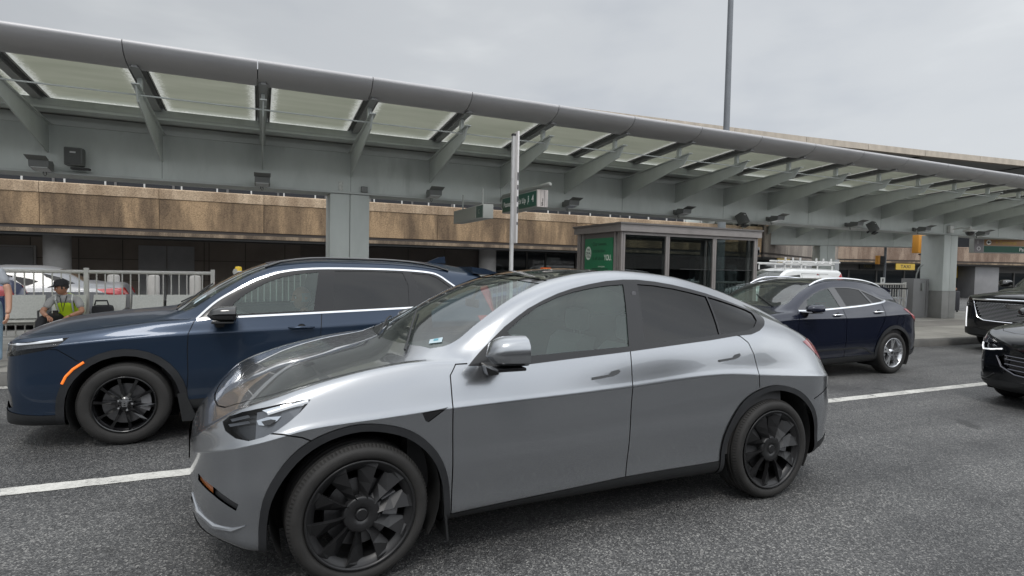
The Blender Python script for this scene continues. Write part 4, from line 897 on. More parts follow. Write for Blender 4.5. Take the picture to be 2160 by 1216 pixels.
def big_suv():
    """large black truck-based SUV, front seen from its right side"""
    root = empty('parked_car', (14.0+1.0, 3.78, 0), 0., 'large black luxury SUV with wide mesh grille, at the right edge behind the navy crossover', 'car')
    paint = mat('black_paint', (.006, .007, .009), .16, .2, coat=1, coat_r=.02)
    z6 = [(-1.0, .90), (-.97, 1.10), (-.85, 1.17), (-.3, 1.22), (.4, 1.23), (.7, 1.21), (2.5, 1.25), (3.6, 1.28), (4.1, 1.2), (4.3, .8)]
    z7 = [(-1.0, .92), (-.97, 1.13), (-.85, 1.20), (-.3, 1.27), (.4, 1.32), (.72, 1.345), (.9, 1.46), (1.2, 1.65), (1.45, 1.76), (2, 1.79), (3.4, 1.78), (4.0, 1.7), (4.2, 1.3), (4.3, .83)]
    z8 = [(-1.0, .93), (-.97, 1.15), (-.85, 1.23), (-.3, 1.31), (.4, 1.36), (.72, 1.40), (.9, 1.52), (1.2, 1.71), (1.45, 1.84), (2, 1.87), (3.4, 1.86), (4.0, 1.8), (4.2, 1.35), (4.3, .84)]
    zc = [(-1.0, .95), (-.99, 1.12), (-.93, 1.23), (-.8, 1.275), (-.3, 1.34), (.45, 1.40), (.55, 1.43), (.9, 1.66), (1.25, 1.85), (1.5, 1.90), (2.2, 1.93), (3.4, 1.91), (4.05, 1.84), (4.2, 1.4), (4.3, .88)]
    zb = [(-1.0, .45), (-.98, .36), (-.85, .30), (.5, .28), (3.4, .28), (4.1, .35), (4.3, .5)]
    z5 = [(-1.0, .83), (-.95, .98), (-.5, 1.04), (.5, 1.08), (3.6, 1.12), (4.1, 1.05), (4.3, .7)]
    Wd = [(-1.0, 1.03), (4.3, 1.03)]; v6 = [(-1, .98), (.5, .95), (2, .94), (4.3, .92)]; v7 = [(-1, .93), (.5, .90), (.9, .86), (1.4, .80), (2.2, .79), (4.3, .78)]; v8 = [(-1, .85), (.5, .80), (.9, .77), (1.4, .70), (4.3, .69)]
    B = shell(-1.0, 4.3, (.42, 3.6, 3.6), (.3, 4, 4), zc, zb, z5, z6, z7, z8, v6, v7, v8, Wd, nx=80)
    common_cabin(root, B, lambda x: 1.2, .8, 3.4, lambda c: c.y < .7 and 1.6 < c.x < 3.6 and c.z > 1.65, dash=(.8, 1.22), seats=((1.9, .42), (1.9, -.42)), top=1.6)
    sd = lambda c: c.y > .6
    arches(B, root, (0, 3.07), .46, .50, M_GLOSSBLACK, cz=.42)
    B.region('window', M_GF, [(1.0, 1.30), (1.1, 1.5), (1.35, 1.66), (1.75, 1.72), (1.72, 1.28)], off=-.004, parent=root, filt=sd)
    B.region('window', M_GR, [(1.85, 1.72), (2.75, 1.72), (2.75, 1.30), (1.82, 1.29)], off=-.004, parent=root, filt=sd)
    B.region('window', M_GR, [(2.85, 1.72), (3.85, 1.68), (3.85, 1.32), (2.85, 1.31)], off=-.004, parent=root, filt=sd)
    B.region('windscreen', M_GW, [(.55, 0), (.57, .4), (.66, .74), (.76, .775), (1.0, .73), (1.38, .69), (1.3, .4), (1.27, 0)], 'top', off=-.004, side=0, parent=root, filt=lambda c: c.z > 1.27)
    fr = lambda c: c.x < -.55
    # grille with bright mesh, chrome frame and crest
    gp = [(0, .66), (.55, .68), (.70, .76), (.78, 1.09), (0, 1.11)]
    g = B.region('grille', M_GLOSSBLACK, gp, 'front', off=-.03, side=0, parent=root, filt=fr)[0]
    def front(y, z):
        h = B.bt.ray_cast(Vector((-3, abs(y), z)), Vector((1, 0, 0)))[0]; return h if h is not None and h.x < .2 else B.bt.find_nearest(Vector((-.9, abs(y), z)))[0]
    mesh = MB()
    for r_ in range(13):
        z = .705+.029*r_; hw = .60+(.17*(z-.70)/.38)
        if z > 1.10: break
        n = 14
        for k in range(-n, n+1):
            y = (k+.5*(r_ % 2))*hw/n
            if abs(y) > hw-.02: continue
            p = front(y, z)
            if p is None: continue
            mesh.box((p.x-.012, y-.017, z-.0075), (p.x+.02, y+.017, z+.0075))
    mesh.build('grille_mesh', mat('mesh_dark_chrome', (.50, .51, .53), .35, .6), g)
    fm = MB()
    for sg in (-1, 1):
        P = []
        for (y, z) in ((.02, .655), (.30, .66), (.56, .672), (.69, .74), (.735, .90), (.79, 1.115)): p = front(y, z); P.append((p.x-.006, sg*y, z))
        fm.path(P, .014, 6)
    P = []
    for k in range(-10, 11): y = .80*k/10; p = front(y, 1.125); P.append((p.x-.008, y, 1.125))
    fm.path(P, .020, 6); fm.build('grille_frame', M_CHROME, root)
    e = MB(); p = front(0, .99); s_ = 1.35
    E_ = [(-.115, .035), (.115, .035), (.10, -.01), (.06, -.028), (.0, -.032), (-.06, -.028), (-.10, -.01)]
    e.prism([(y*s_, .99+z*s_) for y, z in E_], 0, p.x-.03, p.x-.01); e.build('emblem', M_CHROME, root)
    for sg in (-1, 1):
        hl = MB(); p0 = front(.86, .95); st = MB(); P = []
        for z in (.95, .85, .74, .62, .50): p = front(.945, z); P.append((p.x-.004, sg*.945, z))
        st.path(P, .013, 6); st.build('running_light', mat('drl_white', (.9, .92, .95), .2, emit=((1, 1, 1), .8)), root)
    B.region('headlight', mat('lamp_dark', (.06, .06, .065), .1, .4, coat=1), [(.81, 1.06), (.97, 1.05), (.97, .97), (.82, .97)], 'front', off=-.008, parent=root, filt=fr)
    B.region('lower_bumper', M_BLACKTRIM, [(0, .36), (0, .46), (.5, .46), (.75, .50), (1.05, .50), (1.05, .36)], 'front', off=.02, side=0, parent=root, filt=fr)
    B.rest('body', paint, root)
    pl = MB(); p = front(0, .54); pl.box((p.x-.02, -.155, .475), (p.x-.012, .155, .625)); pl.build('number_plate', mat('plate_cream', (.62, .58, .42), .5), root)
    mirror_pod(root, 1.0, 1.46, 1.03, M_GLOSSBLACK, M_BLACKTRIM, shell=(.22, .20, .24))
    w = MB()
    for (p, q) in (((.62, -.65), (.95, -.05)), ((.60, .05), (.92, .62))):
        P = []
        for i in range(6):
            t = i/5; xx = p[0]+(q[0]-p[0])*t; yy = p[1]+(q[1]-p[1])*t; h = B.surf(xx, y=abs(yy)); P.append((xx, yy, h.z+.016))
        w.path(P, .010, 6)
    w.build('wiper', M_BLACKTRIM, root)
    for x in (0., 3.07):
        for f in (-1, 1): make_wheel(root, x, f*(1.0-.14), .42, .28, .29, 'seven', M_TYRE, mat('rim_silver', (.62, .63, .65), .25, .9), f, detail=False)
    B.end(); return root
big_suv()

def black_crossover():
    root = empty('parked_car', (7.98+.90, .62, 0), 0., 'glossy black crossover with chevron grille, nose only in frame, behind the silver car', 'car')
    paint = mat('black_paint', (.006, .007, .009), .16, .2, coat=1, coat_r=.02)
    z6 = [(-.9, .60), (-.87, .76), (-.75, .86), (-.3, .96), (.4, 1.02), (2.6, 1.10), (3.2, 1.0), (3.5, .65)]
    z7 = [(-.9, .62), (-.87, .78), (-.75, .885), (-.3, .99), (.4, 1.06), (.52, 1.10), (.9, 1.36), (1.3, 1.52), (2, 1.55), (2.9, 1.48), (3.3, 1.2), (3.5, .68)]
    z8 = [(-.9, .63), (-.87, .80), (-.75, .905), (-.3, 1.025), (.4, 1.11), (.52, 1.17), (.9, 1.43), (1.3, 1.59), (2, 1.61), (2.9, 1.55), (3.3, 1.25), (3.5, .69)]
    zc = [(-.9, .64), (-.89, .80), (-.82, .90), (-.7, .955), (-.3, 1.05), (.2, 1.12), (.3, 1.16), (.8, 1.45), (1.2, 1.61), (2, 1.65), (2.9, 1.60), (3.3, 1.3), (3.5, .7)]
    zb = [(-.9, .40), (-.88, .27), (-.75, .21), (2.8, .21), (3.3, .28), (3.5, .45)]
    z5 = [(-.9, .58), (-.82, .72), (-.3, .86), (.5, .93), (2.6, 1.0), (3.2, .9), (3.5, .6)]
    Wd = [(-.9, .90), (3.5, .90)]; v6 = [(-.9, .83), (.5, .82), (3.5, .78)]; v7 = [(-.9, .77), (.5, .77), (1.3, .66), (3.5, .63)]; v8 = [(-.9, .68), (.5, .69), (1.3, .59), (3.5, .56)]
    B = shell(-.9, 3.5, (.55, 2.7, 2.7), (.4, 3, 3), zc, zb, z5, z6, z7, z8, v6, v7, v8, Wd, nx=80)
    common_cabin(root, B, lambda x: 1.0, .5, 2.9, lambda c: c.y < .5 and 1.4 < c.x < 2.8 and c.z > 1.4, dash=(.5, 1.02), seats=((1.6, .38), (1.6, -.38)), top=1.35)
    sd = lambda c: c.y > .45; fr = lambda c: c.x < -.3
    arches(B, root, (0, 2.57), .40, .45, M_BLACKTRIM, cz=.345)
    B.region('window', M_GF, [(.75, 1.10), (.95, 1.30), (1.3, 1.45), (1.55, 1.48), (1.55, 1.12)], off=-.004, parent=root, filt=sd)
    B.region('window', M_GR, [(1.65, 1.48), (2.5, 1.44), (2.75, 1.20), (2.6, 1.14), (1.65, 1.12)], off=-.004, parent=root, filt=sd)
    B.region('windscreen', M_GW, [(.29, 0), (.31, .3), (.38, .58), (.5, .66), (.9, .62), (1.2, .58), (1.1, .3), (1.09, 0)], 'top', off=-.004, side=0, parent=root, filt=lambda c: c.z > 1.1)
    def front(y, z):
        h = B.bt.ray_cast(Vector((-3, abs(y), z)), Vector((1, 0, 0)))[0]; return h if h is not None and h.x < .2 else B.bt.find_nearest(Vector((-.9, abs(y), z)))[0]
    lamp = [(.50, .725), (.62, .70), (.83, .665), (.87, .72), (.82, .77), (.60, .80), (.50, .80)]
    f = B.take(lamp, 'front', fr); V, F = B.pull(f)
    B.obj('headlight', M_LENS, *B.piece(V, F, .002, False), root, 2); B.obj('headlight_housing', M_LAMPIN, *B.piece(V, F, -.04, True), root, 2)
    for sg in (-1, 1):
        st = MB(); P = []
        for (y, z) in ((.82, .765), (.85, .72), (.80, .685), (.66, .70), (.52, .725)): p = front(y, z); P.append((p.x-.001, sg*y, z))
        st.path(P, .010, 6); st.build('running_light', MATS['drl_white'], root)
    gr = B.region('grille', M_GLOSSBLACK, [(0, .40), (.38, .44), (.50, .52), (.56, .62), (.44, .665), (0, .66)], 'front', off=-.03, side=0, parent=root, filt=fr)[0]
    cm = MB()
    for z0 in (.47, .53, .59, .635):
        for sg in (-1, 1):
            P = []
            for t in (0, .25, .5, .75, 1): y = (.44 if z0 < .5 else .48)*t; z = z0-.03*(1-t)+.01; p = front(y, z); P.append((p.x+.005, sg*y, z))
            cm.path(P, .010, 6)
    cm.build('grille_bar', mat('bar_dark_chrome', (.09, .09, .10), .15, 1.0), gr)
    for sg in (-1, 1):
        mb = MB(); P = []
        for (y, z) in ((.05, .385), (.36, .42), (.52, .50), (.585, .63)): p = front(y, z); P.append((p.x-.004, sg*y, z))
        mb.path(P, .012, 6); mb.build('grille_frame', mat('bar_dark_chrome', (.09, .09, .10), .15, 1.0), root)
        mb = MB(); P = []
        for (y, z) in ((.60, .40), (.70, .33), (.82, .32), (.90, .36)): p = front(min(y, .86), z); P.append((p.x-.004, sg*min(y, .86), z))
        mb.path(P, .012, 6); mb.build('bumper_trim', M_BLACKTRIM, root)
    B.region('lower_bumper', M_BLACKTRIM, [(0, .15), (0, .33), (.5, .33), (.7, .29), (1, .30), (1, .15)], 'front', off=.008, side=0, parent=root, filt=fr)
    plate_gap(B, root, [[(.38, .80), (0, .79), (-.4, .74), (-.62, .62), (-.72, .45), (-.76, .25), (-.77, 0)]], proj='top', side=0, filt=lambda c: c.z > .7)
    B.rest('body', paint, root)
    mirror_pod(root, .70, 1.12, .88, paint, M_GLOSSBLACK, shell=(.22, .15, .20))
    for x in (0., 2.57):
        for f in (-1, 1): make_wheel(root, x, f*(.89-.11), .345, .215, .24, 'twin', M_TYRE, mat('rim_silver', (.62, .63, .65), .25, .9), f, detail=False)
    B.end(); return root
black_crossover()
# ================= ground =================
def asphalt():
    m = bpy.data.materials.new('asphalt'); m.use_nodes = True; t = m.node_tree; L = t.links.new; b = t.nodes['Principled BSDF']
    tc = N(t, 'ShaderNodeTexCoord')
    v = N(t, 'ShaderNodeTexVoronoi', i_Scale=118.0); L(tc.outputs['Object'], v.inputs['Vector'])
    n2 = N(t, 'ShaderNodeTexNoise', i_Scale=150.0, i_Detail=4.0, i_Roughness=.7); L(tc.outputs['Object'], n2.inputs['Vector'])
    n3 = N(t, 'ShaderNodeTexNoise', i_Scale=.55, i_Detail=7.0, i_Roughness=.6); L(tc.outputs['Object'], n3.inputs['Vector'])
    n4 = N(t, 'ShaderNodeTexNoise', i_Scale=38.0, i_Detail=3.0, i_Roughness=.6); L(tc.outputs['Object'], n4.inputs['Vector'])
    r = ramp(t, [(0., (.036, .036, .037)), (.45, (.072, .073, .074)), (.80, (.120, .12, .119)), (1., (.27, .266, .255))]); 
    sep = N(t, 'ShaderNodeSeparateColor'); L(v.outputs['Color'], sep.inputs[0]); L(sep.outputs[0], r.inputs[0])
    mpt = N(t, 'ShaderNodeMapping'); mpt.inputs['Scale'].default_value = (.10, 1.1, 1); L(tc.outputs['Object'], mpt.inputs[0]); n5 = N(t, 'ShaderNodeTexNoise', i_Scale=1.3, i_Detail=4.0, i_Roughness=.5); L(mpt.outputs[0], n5.inputs['Vector'])
    av = N(t, 'ShaderNodeMath', operation='ADD'); L(n3.outputs[0], av.inputs[0]); L(n5.outputs[0], av.inputs[1]); hv = N(t, 'ShaderNodeMath', operation='MULTIPLY'); hv.inputs[1].default_value = .5; L(av.outputs[0], hv.inputs[0])
    r2 = ramp(t, [(.38, (.50, .50, .51)), (.60, (1.40, 1.39, 1.37))]); L(hv.outputs[0], r2.inputs[0])
    mx = N(t, 'ShaderNodeMix', data_type='RGBA', blend_type='MULTIPLY'); mx.inputs[0].default_value = .8; L(r.outputs[0], mx.inputs[6]); L(r2.outputs[0], mx.inputs[7])
    r4 = ramp(t, [(.30, (.6, .6, .6)), (.62, (1.15, 1.15, 1.15))]); L(n4.outputs[0], r4.inputs[0])
    mx2 = N(t, 'ShaderNodeMix', data_type='RGBA', blend_type='MULTIPLY'); mx2.inputs[0].default_value = .6; L(mx.outputs[2], mx2.inputs[6]); L(r4.outputs[0], mx2.inputs[7])
    n6 = N(t, 'ShaderNodeTexNoise', i_Scale=1.9, i_Detail=3.0, i_Roughness=.5, i_Distortion=.4); L(tc.outputs['Object'], n6.inputs['Vector']); r6 = ramp(t, [(.66, (1, 1, 1)), (.74, (.55, .55, .55))]); L(n6.outputs[0], r6.inputs[0])
    mx3 = N(t, 'ShaderNodeMix', data_type='RGBA', blend_type='MULTIPLY'); mx3.inputs[0].default_value = 1.; L(mx2.outputs[2], mx3.inputs[6]); L(r6.outputs[0], mx3.inputs[7]); L(mx3.outputs[2], b.inputs['Base Color'])
    rr = ramp(t, [(.35, .38), (.6, .68)]); L(n3.outputs[0], rr.inputs[0]); L(rr.outputs[0], b.inputs['Roughness'])
    ad = N(t, 'ShaderNodeMath', operation='ADD'); L(v.outputs['Distance'], ad.inputs[0]); L(n2.outputs[0], ad.inputs[1])
    bp = N(t, 'ShaderNodeBump', i_Strength=.85, i_Distance=.006); L(ad.outputs[0], bp.inputs['Height']); L(bp.outputs[0], b.inputs['Normal'])
    return m
def paint_line(name='worn_white_paint', col=(.62, .61, .57)):
    m = bpy.data.materials.new(name); m.use_nodes = True; t = m.node_tree; L = t.links.new; b = t.nodes['Principled BSDF']
    tc = N(t, 'ShaderNodeTexCoord'); n = N(t, 'ShaderNodeTexNoise', i_Scale=42.0, i_Detail=8.0, i_Roughness=.75); L(tc.outputs['Object'], n.inputs['Vector'])
    n2 = N(t, 'ShaderNodeTexNoise', i_Scale=3.0, i_Detail=6.0, i_Roughness=.7); L(tc.outputs['Object'], n2.inputs['Vector'])
    ad = N(t, 'ShaderNodeMath', operation='ADD'); L(n.outputs[0], ad.inputs[0]); L(n2.outputs[0], ad.inputs[1])
    r = ramp(t, [(.405, (.12, .12, .115)), (.455, [c*.72 for c in col]), (.56, col)]); 
    hf = N(t, 'ShaderNodeMath', operation='MULTIPLY'); hf.inputs[1].default_value = .5; L(ad.outputs[0], hf.inputs[0]); L(hf.outputs[0], r.inputs[0]); L(r.outputs[0], b.inputs['Base Color'])
    b.inputs['Roughness'].default_value = .6; bp = N(t, 'ShaderNodeBump', i_Strength=.5, i_Distance=.004); L(n.outputs[0], bp.inputs['Height']); L(bp.outputs[0], b.inputs['Normal'])
    return m
def flat(name, poly, z, m, kind='structure'):
    o = MB().add([(x, y, z) for x, y in poly], [tuple(range(len(poly)))]).build(name, m); return tag(o, kind=kind)
M_ASPH = asphalt(); M_LINE = paint_line()
flat('road', [(-400, -400), (600, -400), (600, 600), (-400, 600)], 0, M_ASPH)
_rl = random.Random(3); _lx = [-14+.05*i for i in range(800)]
flat('lane_line', [(x, 1.995+_rl.uniform(-.005, .006)) for x in _lx]+[(x, 2.15+_rl.uniform(-.006, .005)) for x in reversed(_lx)], .004, M_LINE)
KERB = [(-40, 6.32), (-12, 6.30), (-3.4, 6.22), (2, 6.12), (5, 5.95), (8, 5.66), (11, 5.34), (14, 5.16), (18, 5.04), (30, 4.98), (70, 4.95)]
flat('edge_line', [(x, y-.20) for x, y in KERB[:5]]+[(x, y-.05) for x, y in KERB[:5]][::-1], .004, M_LINE)
M_CONC = mat('pavement_concrete', (.27, .26, .235), .78, noise=(.9, .22), wear=((.15, .145, .135), 2.2, .56, .74), bump=(90, .25, .003))
M_KERB = mat('kerb_concrete', (.11, .107, .10), .8, noise=(2.5, .25), bump=(60, .4, .004))
YB = 11.6
pv = MB(); K = [(x, y+.16) for x, y in KERB]
pv.add([(x, y, .15) for x, y in K]+[(x, YB, .15) for x, y in K], [(i, i+1, len(K)+i+1, len(K)+i) for i in range(len(K)-1)])
tag(pv.build('pavement', M_CONC), kind='structure')
kb = MB()
kb.add([(x, y-.01, .0) for x, y in KERB]+[(x, y+.005, .125) for x, y in KERB]+[(x, y+.03, .152) for x, y in KERB]+[(x, y+.165, .152) for x, y in KERB],
       [(r*len(KERB)+i, r*len(KERB)+i+1, (r+1)*len(KERB)+i+1, (r+1)*len(KERB)+i) for r in range(3) for i in range(len(KERB)-1)])
kb.box((-40, YB, 0), (70, YB+.15, .15)); tag(kb.build('kerb', M_KERB), kind='structure')
jt = MB()
for k in range(-10, 26):
    x = k*1.9+.4; y0 = float(np.interp(x, [p[0] for p in KERB], [p[1] for p in KERB]))+.17; jt.add([(x, y0, .1535), (x+.014, y0, .1535), (x+.014, YB, .1535), (x, YB, .1535)], [(0, 1, 2, 3)])
for y in (7.35, 8.55, 9.9): jt.add([(-40, y, .1535), (70, y, .1535), (70, y+.014, .1535), (-40, y+.014, .1535)], [(0, 1, 2, 3)])
tag(jt.build('pavement_joints', mat('joint_dark', (.05, .048, .045), .9)), kind='structure')
flat('paving_band', [(-40, 7.364), (70, 7.364), (70, 8.55), (-40, 8.55)], .1515, mat('band_concrete', (.19, .18, .165), .75, noise=(1.5, .2), bump=(90, .25, .003)))

# ================= painted steel canopy =================
M_STEEL = mat('green_grey_steel', (.47, .50, .48), .55, noise=(1.3, .13, .35), wear=((.36, .38, .365), 2.8, .58, .80, .25))
M_STEELD = mat('green_grey_soffit', (.40, .42, .41), .6, noise=(1.3, .12))
M_FASCIA = mat('fascia_metal', (.40, .395, .40), .45, .3, noise=(.8, .06))
M_FRAMED = mat('dark_glazing_frame', (.085, .085, .085), .5)
M_JOINT = mat('joint_black', (.035, .035, .035), .8)
M_RUST = mat('rusty_bracket', (.18, .15, .12), .7, noise=(30, .3))
def roofglass():
    m = bpy.data.materials.new('frosted_roof_glass'); m.use_nodes = True; t = m.node_tree; L = t.links.new; t.nodes.clear()
    tc = N(t, 'ShaderNodeTexCoord'); sep = N(t, 'ShaderNodeSeparateXYZ'); L(tc.outputs['Object'], sep.inputs[0])
    def edge(out, half, w):
        a = N(t, 'ShaderNodeMath', operation='ABSOLUTE'); L(out, a.inputs[0]); r = N(t, 'ShaderNodeMapRange'); r.inputs[1].default_value = half-w; r.inputs[2].default_value = half; L(a.outputs[0], r.inputs[0]); return r.outputs[0]
    ex = edge(sep.outputs[0], .73, .42); ey = edge(sep.outputs[1], 1.12, .40)
    mxm = N(t, 'ShaderNodeMath', operation='MAXIMUM'); L(ex, mxm.inputs[0]); L(ey, mxm.inputs[1])
    n = N(t, 'ShaderNodeTexNoise', i_Scale=26.0, i_Detail=8.0, i_Roughness=.8, i_Distortion=.6); 
    oi = N(t, 'ShaderNodeObjectInfo'); vm = N(t, 'ShaderNodeVectorMath', operation='ADD'); L(tc.outputs['Object'], vm.inputs[0]); L(oi.outputs['Location'], vm.inputs[1]); L(vm.outputs[0], n.inputs['Vector'])
    mu = N(t, 'ShaderNodeMath', operation='MULTIPLY'); L(mxm.outputs[0], mu.inputs[0]); L(n.outputs[0], mu.inputs[1])
    rp = ramp(t, [(.33, 0.), (.43, .8)]); L(mu.outputs[0], rp.inputs[0])
    n2 = N(t, 'ShaderNodeTexNoise', i_Scale=1.4, i_Detail=5.0); mp = N(t, 'ShaderNodeMapping'); mp.inputs['Scale'].default_value = (.5, 3, 1); L(vm.outputs[0], mp.inputs[0]); L(mp.outputs[0], n2.inputs['Vector'])
    base = ramp(t, [(.3, (.485, .495, .435)), (.7, (.56, .565, .505))]); L(n2.outputs[0], base.inputs[0])
    mix = N(t, 'ShaderNodeMix', data_type='RGBA'); L(rp.outputs[0], mix.inputs[0]); L(base.outputs[0], mix.inputs[6]); mix.inputs[7].default_value = (.88, .88, .86, 1)
    tl = N(t, 'ShaderNodeBsdfTranslucent'); L(mix.outputs[2], tl.inputs[0]); df = N(t, 'ShaderNodeBsdfDiffuse'); L(mix.outputs[2], df.inputs[0])
    ms = N(t, 'ShaderNodeMixShader'); ms.inputs[0].default_value = .25; L(tl.outputs[0], ms.inputs[1]); L(df.outputs[0], ms.inputs[2])
    gl = N(t, 'ShaderNodeBsdfGlossy'); gl.inputs['Roughness'].default_value = .15; m2 = N(t, 'ShaderNodeMixShader'); L(schlick(t, 1.35), m2.inputs[0]); L(ms.outputs[0], m2.inputs[1]); L(gl.outputs[0], m2.inputs[2])
    o = N(t, 'ShaderNodeOutputMaterial'); L(m2.outputs[0], o.inputs[0]); return m
M_RGL = roofglass()
PITCH = 1.65; X0 = 1.23
def canopy(name, label, loc, rz, k0, k1, columns, col_w=.78):
    root = empty(name, loc, rz, label, 'canopy')
    GY = 9.15
    xa, xb = X0+PITCH*(k0-.5), X0+PITCH*(k1+.5)
    g = MB(); g.box((xa, GY, 3.085), (xb, GY+.55, 3.93)); g.build('girder', M_STEEL, root)
    MB().box((xa, GY-.045, 3.045), (xb, GY+.60, 3.082)).build('girder_flange', M_STEELD, root)
    MB().box((xa, GY-.03, 3.862), (xb, GY-.002, 4.03)).build('girder_trim', mat('trim_band', (.42, .44, .42), .55, noise=(1.2, .12)), root)
    MB().box((xa, 8.62, 4.055), (xb, GY+.6, 4.085)).build('soffit', M_STEELD, root)
    p = MB(); p.box((xa, 8.66, 4.09), (xb, 8.80, 4.20)); p.box((xa, 8.56, 4.015), (xb, 8.86, 4.05)); p.build('purlin', M_STEEL, root)
    sj = MB().box((-.004, GY-.0035, 3.09), (.004, GY+.001, 3.86)).build('girder_joint', mat('weld_seam', (.15, .165, .16), .7), root)
    for k in range(k0, k1+1, 2):
        q = sj if k == k0 else sj.copy()
        if k != k0: COL.objects.link(q); q.parent = root
        q.location.x = X0+PITCH*k
    # one rib, its hanger and rafter; the rest are copies
    def rib_mesh():
        b = MB(); pr = [(GY, 3.39), (6.90, 3.885), (6.74, 4.085), (GY, 3.86)]
        b.prism(pr, 0, -.011, .011); o = b.build('rib', M_STEEL, root)
        f = MB(); f.prism([(6.70, 4.088), (GY, 3.863), (GY, 3.877), (6.70, 4.102)], 0, -.05, .05); f.build('rib_flange', M_STEEL, o)
        h = MB(); h.box((-.030, 7.03, 4.06), (.030, 7.12, 4.33)); h.box((-.05, 6.99, 4.05), (.05, 7.16, 4.075)); h.build('hanger', M_STEEL, o)
        r = MB(); r.prism([(6.62, 4.30), (9.0, 4.155), (9.0, 4.235), (6.62, 4.40)], 0, -.035, .035); r.prism([(6.62, 4.295), (9.0, 4.15), (9.0, 4.158), (6.62, 4.303)], 0, -.06, .06)
        r.prism([(6.62, 4.402), (9.0, 4.237), (9.0, 4.245), (6.62, 4.412)], 0, -.115, .115)
        r.build('rafter', mat('rafter_grey', (.30, .305, .305), .5), o)
        e = MB()
        for s in (-1, 1): e.prism([(6.62, 4.365), (9.0, 4.20), (9.0, 4.236), (6.62, 4.401)], 0, s*.12, s*.095)
        e.build('glazing_bar', M_FRAMED, o)
        return o
    def fascia_mesh():
        pr = [(6.72, 4.315), (6.60, 4.328), (6.50, 4.350), (6.41, 4.386), (6.345, 4.430), (6.305, 4.48), (6.29, 4.517), (6.30, 4.548), (6.34, 4.566), (6.42, 4.568), (6.60, 4.535), (6.76, 4.50), (6.76, 4.30)]
        pr = smooth_poly(pr[:11], 3, False)+pr[11:]
        b = MB(); n = len(pr); L_ = PITCH/2-.006
        vs = [(x, y, z) for x in (-L_, L_) for y, z in pr]; b.add(vs, [(i, (i+1) % n, n+(i+1) % n, n+i) for i in range(n)], True); b.add(vs[:n], [tuple(range(n))]); b.add(vs[n:], [tuple(range(n-1, -1, -1))])
        return b.build('fascia_panel', M_FASCIA, root)
    def glass_mesh():
        b = MB(); b.prism([(-1.16, .075), (1.12, -.083), (1.12, -.071), (-1.16, .087)], 0, -(PITCH/2-.075), PITCH/2-.075); return b.build('glass_panel', M_RGL, root)
    r0 = rib_mesh(); f0 = fascia_mesh(); g0 = glass_mesh()
    for k in range(k0, k1+1):
        x = X0+PITCH*k
        r = r0 if k == k0 else copy_tree(r0, root); r.location = (x, 0, 0)
        f = f0 if k == k0 else copy_tree(f0, root); f.location = (x-.08+PITCH/2, 0, 0)
        if k < k1:
            g_ = g0 if k == k0 else copy_tree(g0, root); g_.location = (x+PITCH/2, 7.78, 4.325)
    MB().tube((xa, 6.96, 4.0), (xb, 6.96, 4.0), .012, n=8).build('tie_rod', M_STEEL, root)
    fj = MB(); fj.tube((xa, 6.55, 4.42), (xb, 6.55, 4.42), .07, n=8); fj.build('fascia_core', M_JOINT, root)
    for cx in columns:
        h = col_w/2; c = MB(); c.box((cx-h, GY-.004, 1.10), (cx-.003, GY+.75, 3.043), .02); c.box((cx+.003, GY-.004, 1.10), (cx+h, GY+.75, 3.043), .02); o = c.build('column', M_STEEL, root)
        c = MB(); c.box((cx-h-.006, GY-.01, .15), (cx-.003, GY+.756, 1.098), .02); c.box((cx+.003, GY-.01, .15), (cx+h+.006, GY+.756, 1.098), .02); c.build('column_base', mat('column_base_grey', (.21, .21, .20), .6, noise=(2, .15)), o)
    return root
canopy('canopy', 'long grey steel canopy with frosted glass roof and tapered brackets over the near pavement', (0, 0, 0), 0, -6, 22, [1.22, 21.5])
c2 = canopy('canopy', 'smaller grey canopy seen beneath the main girder, ribs pointing away', (0, 0, 0), 0, -4, 3, [1.22])
_th = -.415; c2.rotation_euler = (0, 0, _th)
_M = Matrix.Rotation(_th, 4, 'Z'); _p = _M @ Vector((1.22, 9.15, 0)); c2.location = (25.95-_p.x, 17.25-_p.y, 0)

# floodlights, speakers, cameras on the girder
def floodlight(x):
    r = empty('floodlight', (x, 9.10, 3.10), 0)
    b = MB(); b.box((-.06, -.02, -.03), (.06, .05, .10)); b.tube((0, -.02, .03), (0, -.22, .03), .018, n=8); b.build('bracket', mat('lamp_grey_metal', (.13, .135, .13), .5), r)
    h = MB(); h.prism([(-.42, -.01), (-.16, -.05), (-.14, .06), (-.20, .115), (-.44, .09)], 0, -.13, .13); h.build('housing', mat('lamp_grey_metal', (.13, .135, .13), .5), r)
    g = MB(); g.prism([(-.41, -.022), (-.17, -.060), (-.17, -.052), (-.41, -.013)], 0, -.11, .11); g.build('lamp_glass', mat('lamp_glass_grey', (.42, .43, .42), .15), r)
    v = MB(); v.prism([(-.44, .09), (-.60, .14), (-.60, .146), (-.44, .10)], 0, -.14, .14); v.build('visor', mat('lamp_grey_metal', (.13, .135, .13), .5), r)
    w = MB(); w.path([(.0, -.1, -.02), (.02, -.1, -.09), (.0, -.1, -.12), (-.03, -.1, -.08), (-.02, -.1, -.02)], .006, 5); w.build('cable_loop', M_JOINT, r)
    return r
f0 = floodlight(X0-3*PITCH); G_ = 'floodlights bolted along the canopy girder'
wh = ['leftmost of the row, beside the grey speaker', 'second from left, by the second rib', 'just right of the first column', 'beyond the green pick up sign', 'above the glass kiosk roof', 'above the right end of the kiosk', 'left of the tilted speaker', 'above the amber traffic signal', 'right of the dome camera']
for i in range(9):
    o = f0 if i == 0 else copy_tree(f0); o.location.x = X0+PITCH*(-3+2*i); tag(o, 'grey floodlight under the girder, '+wh[i], 'floodlight', G_)
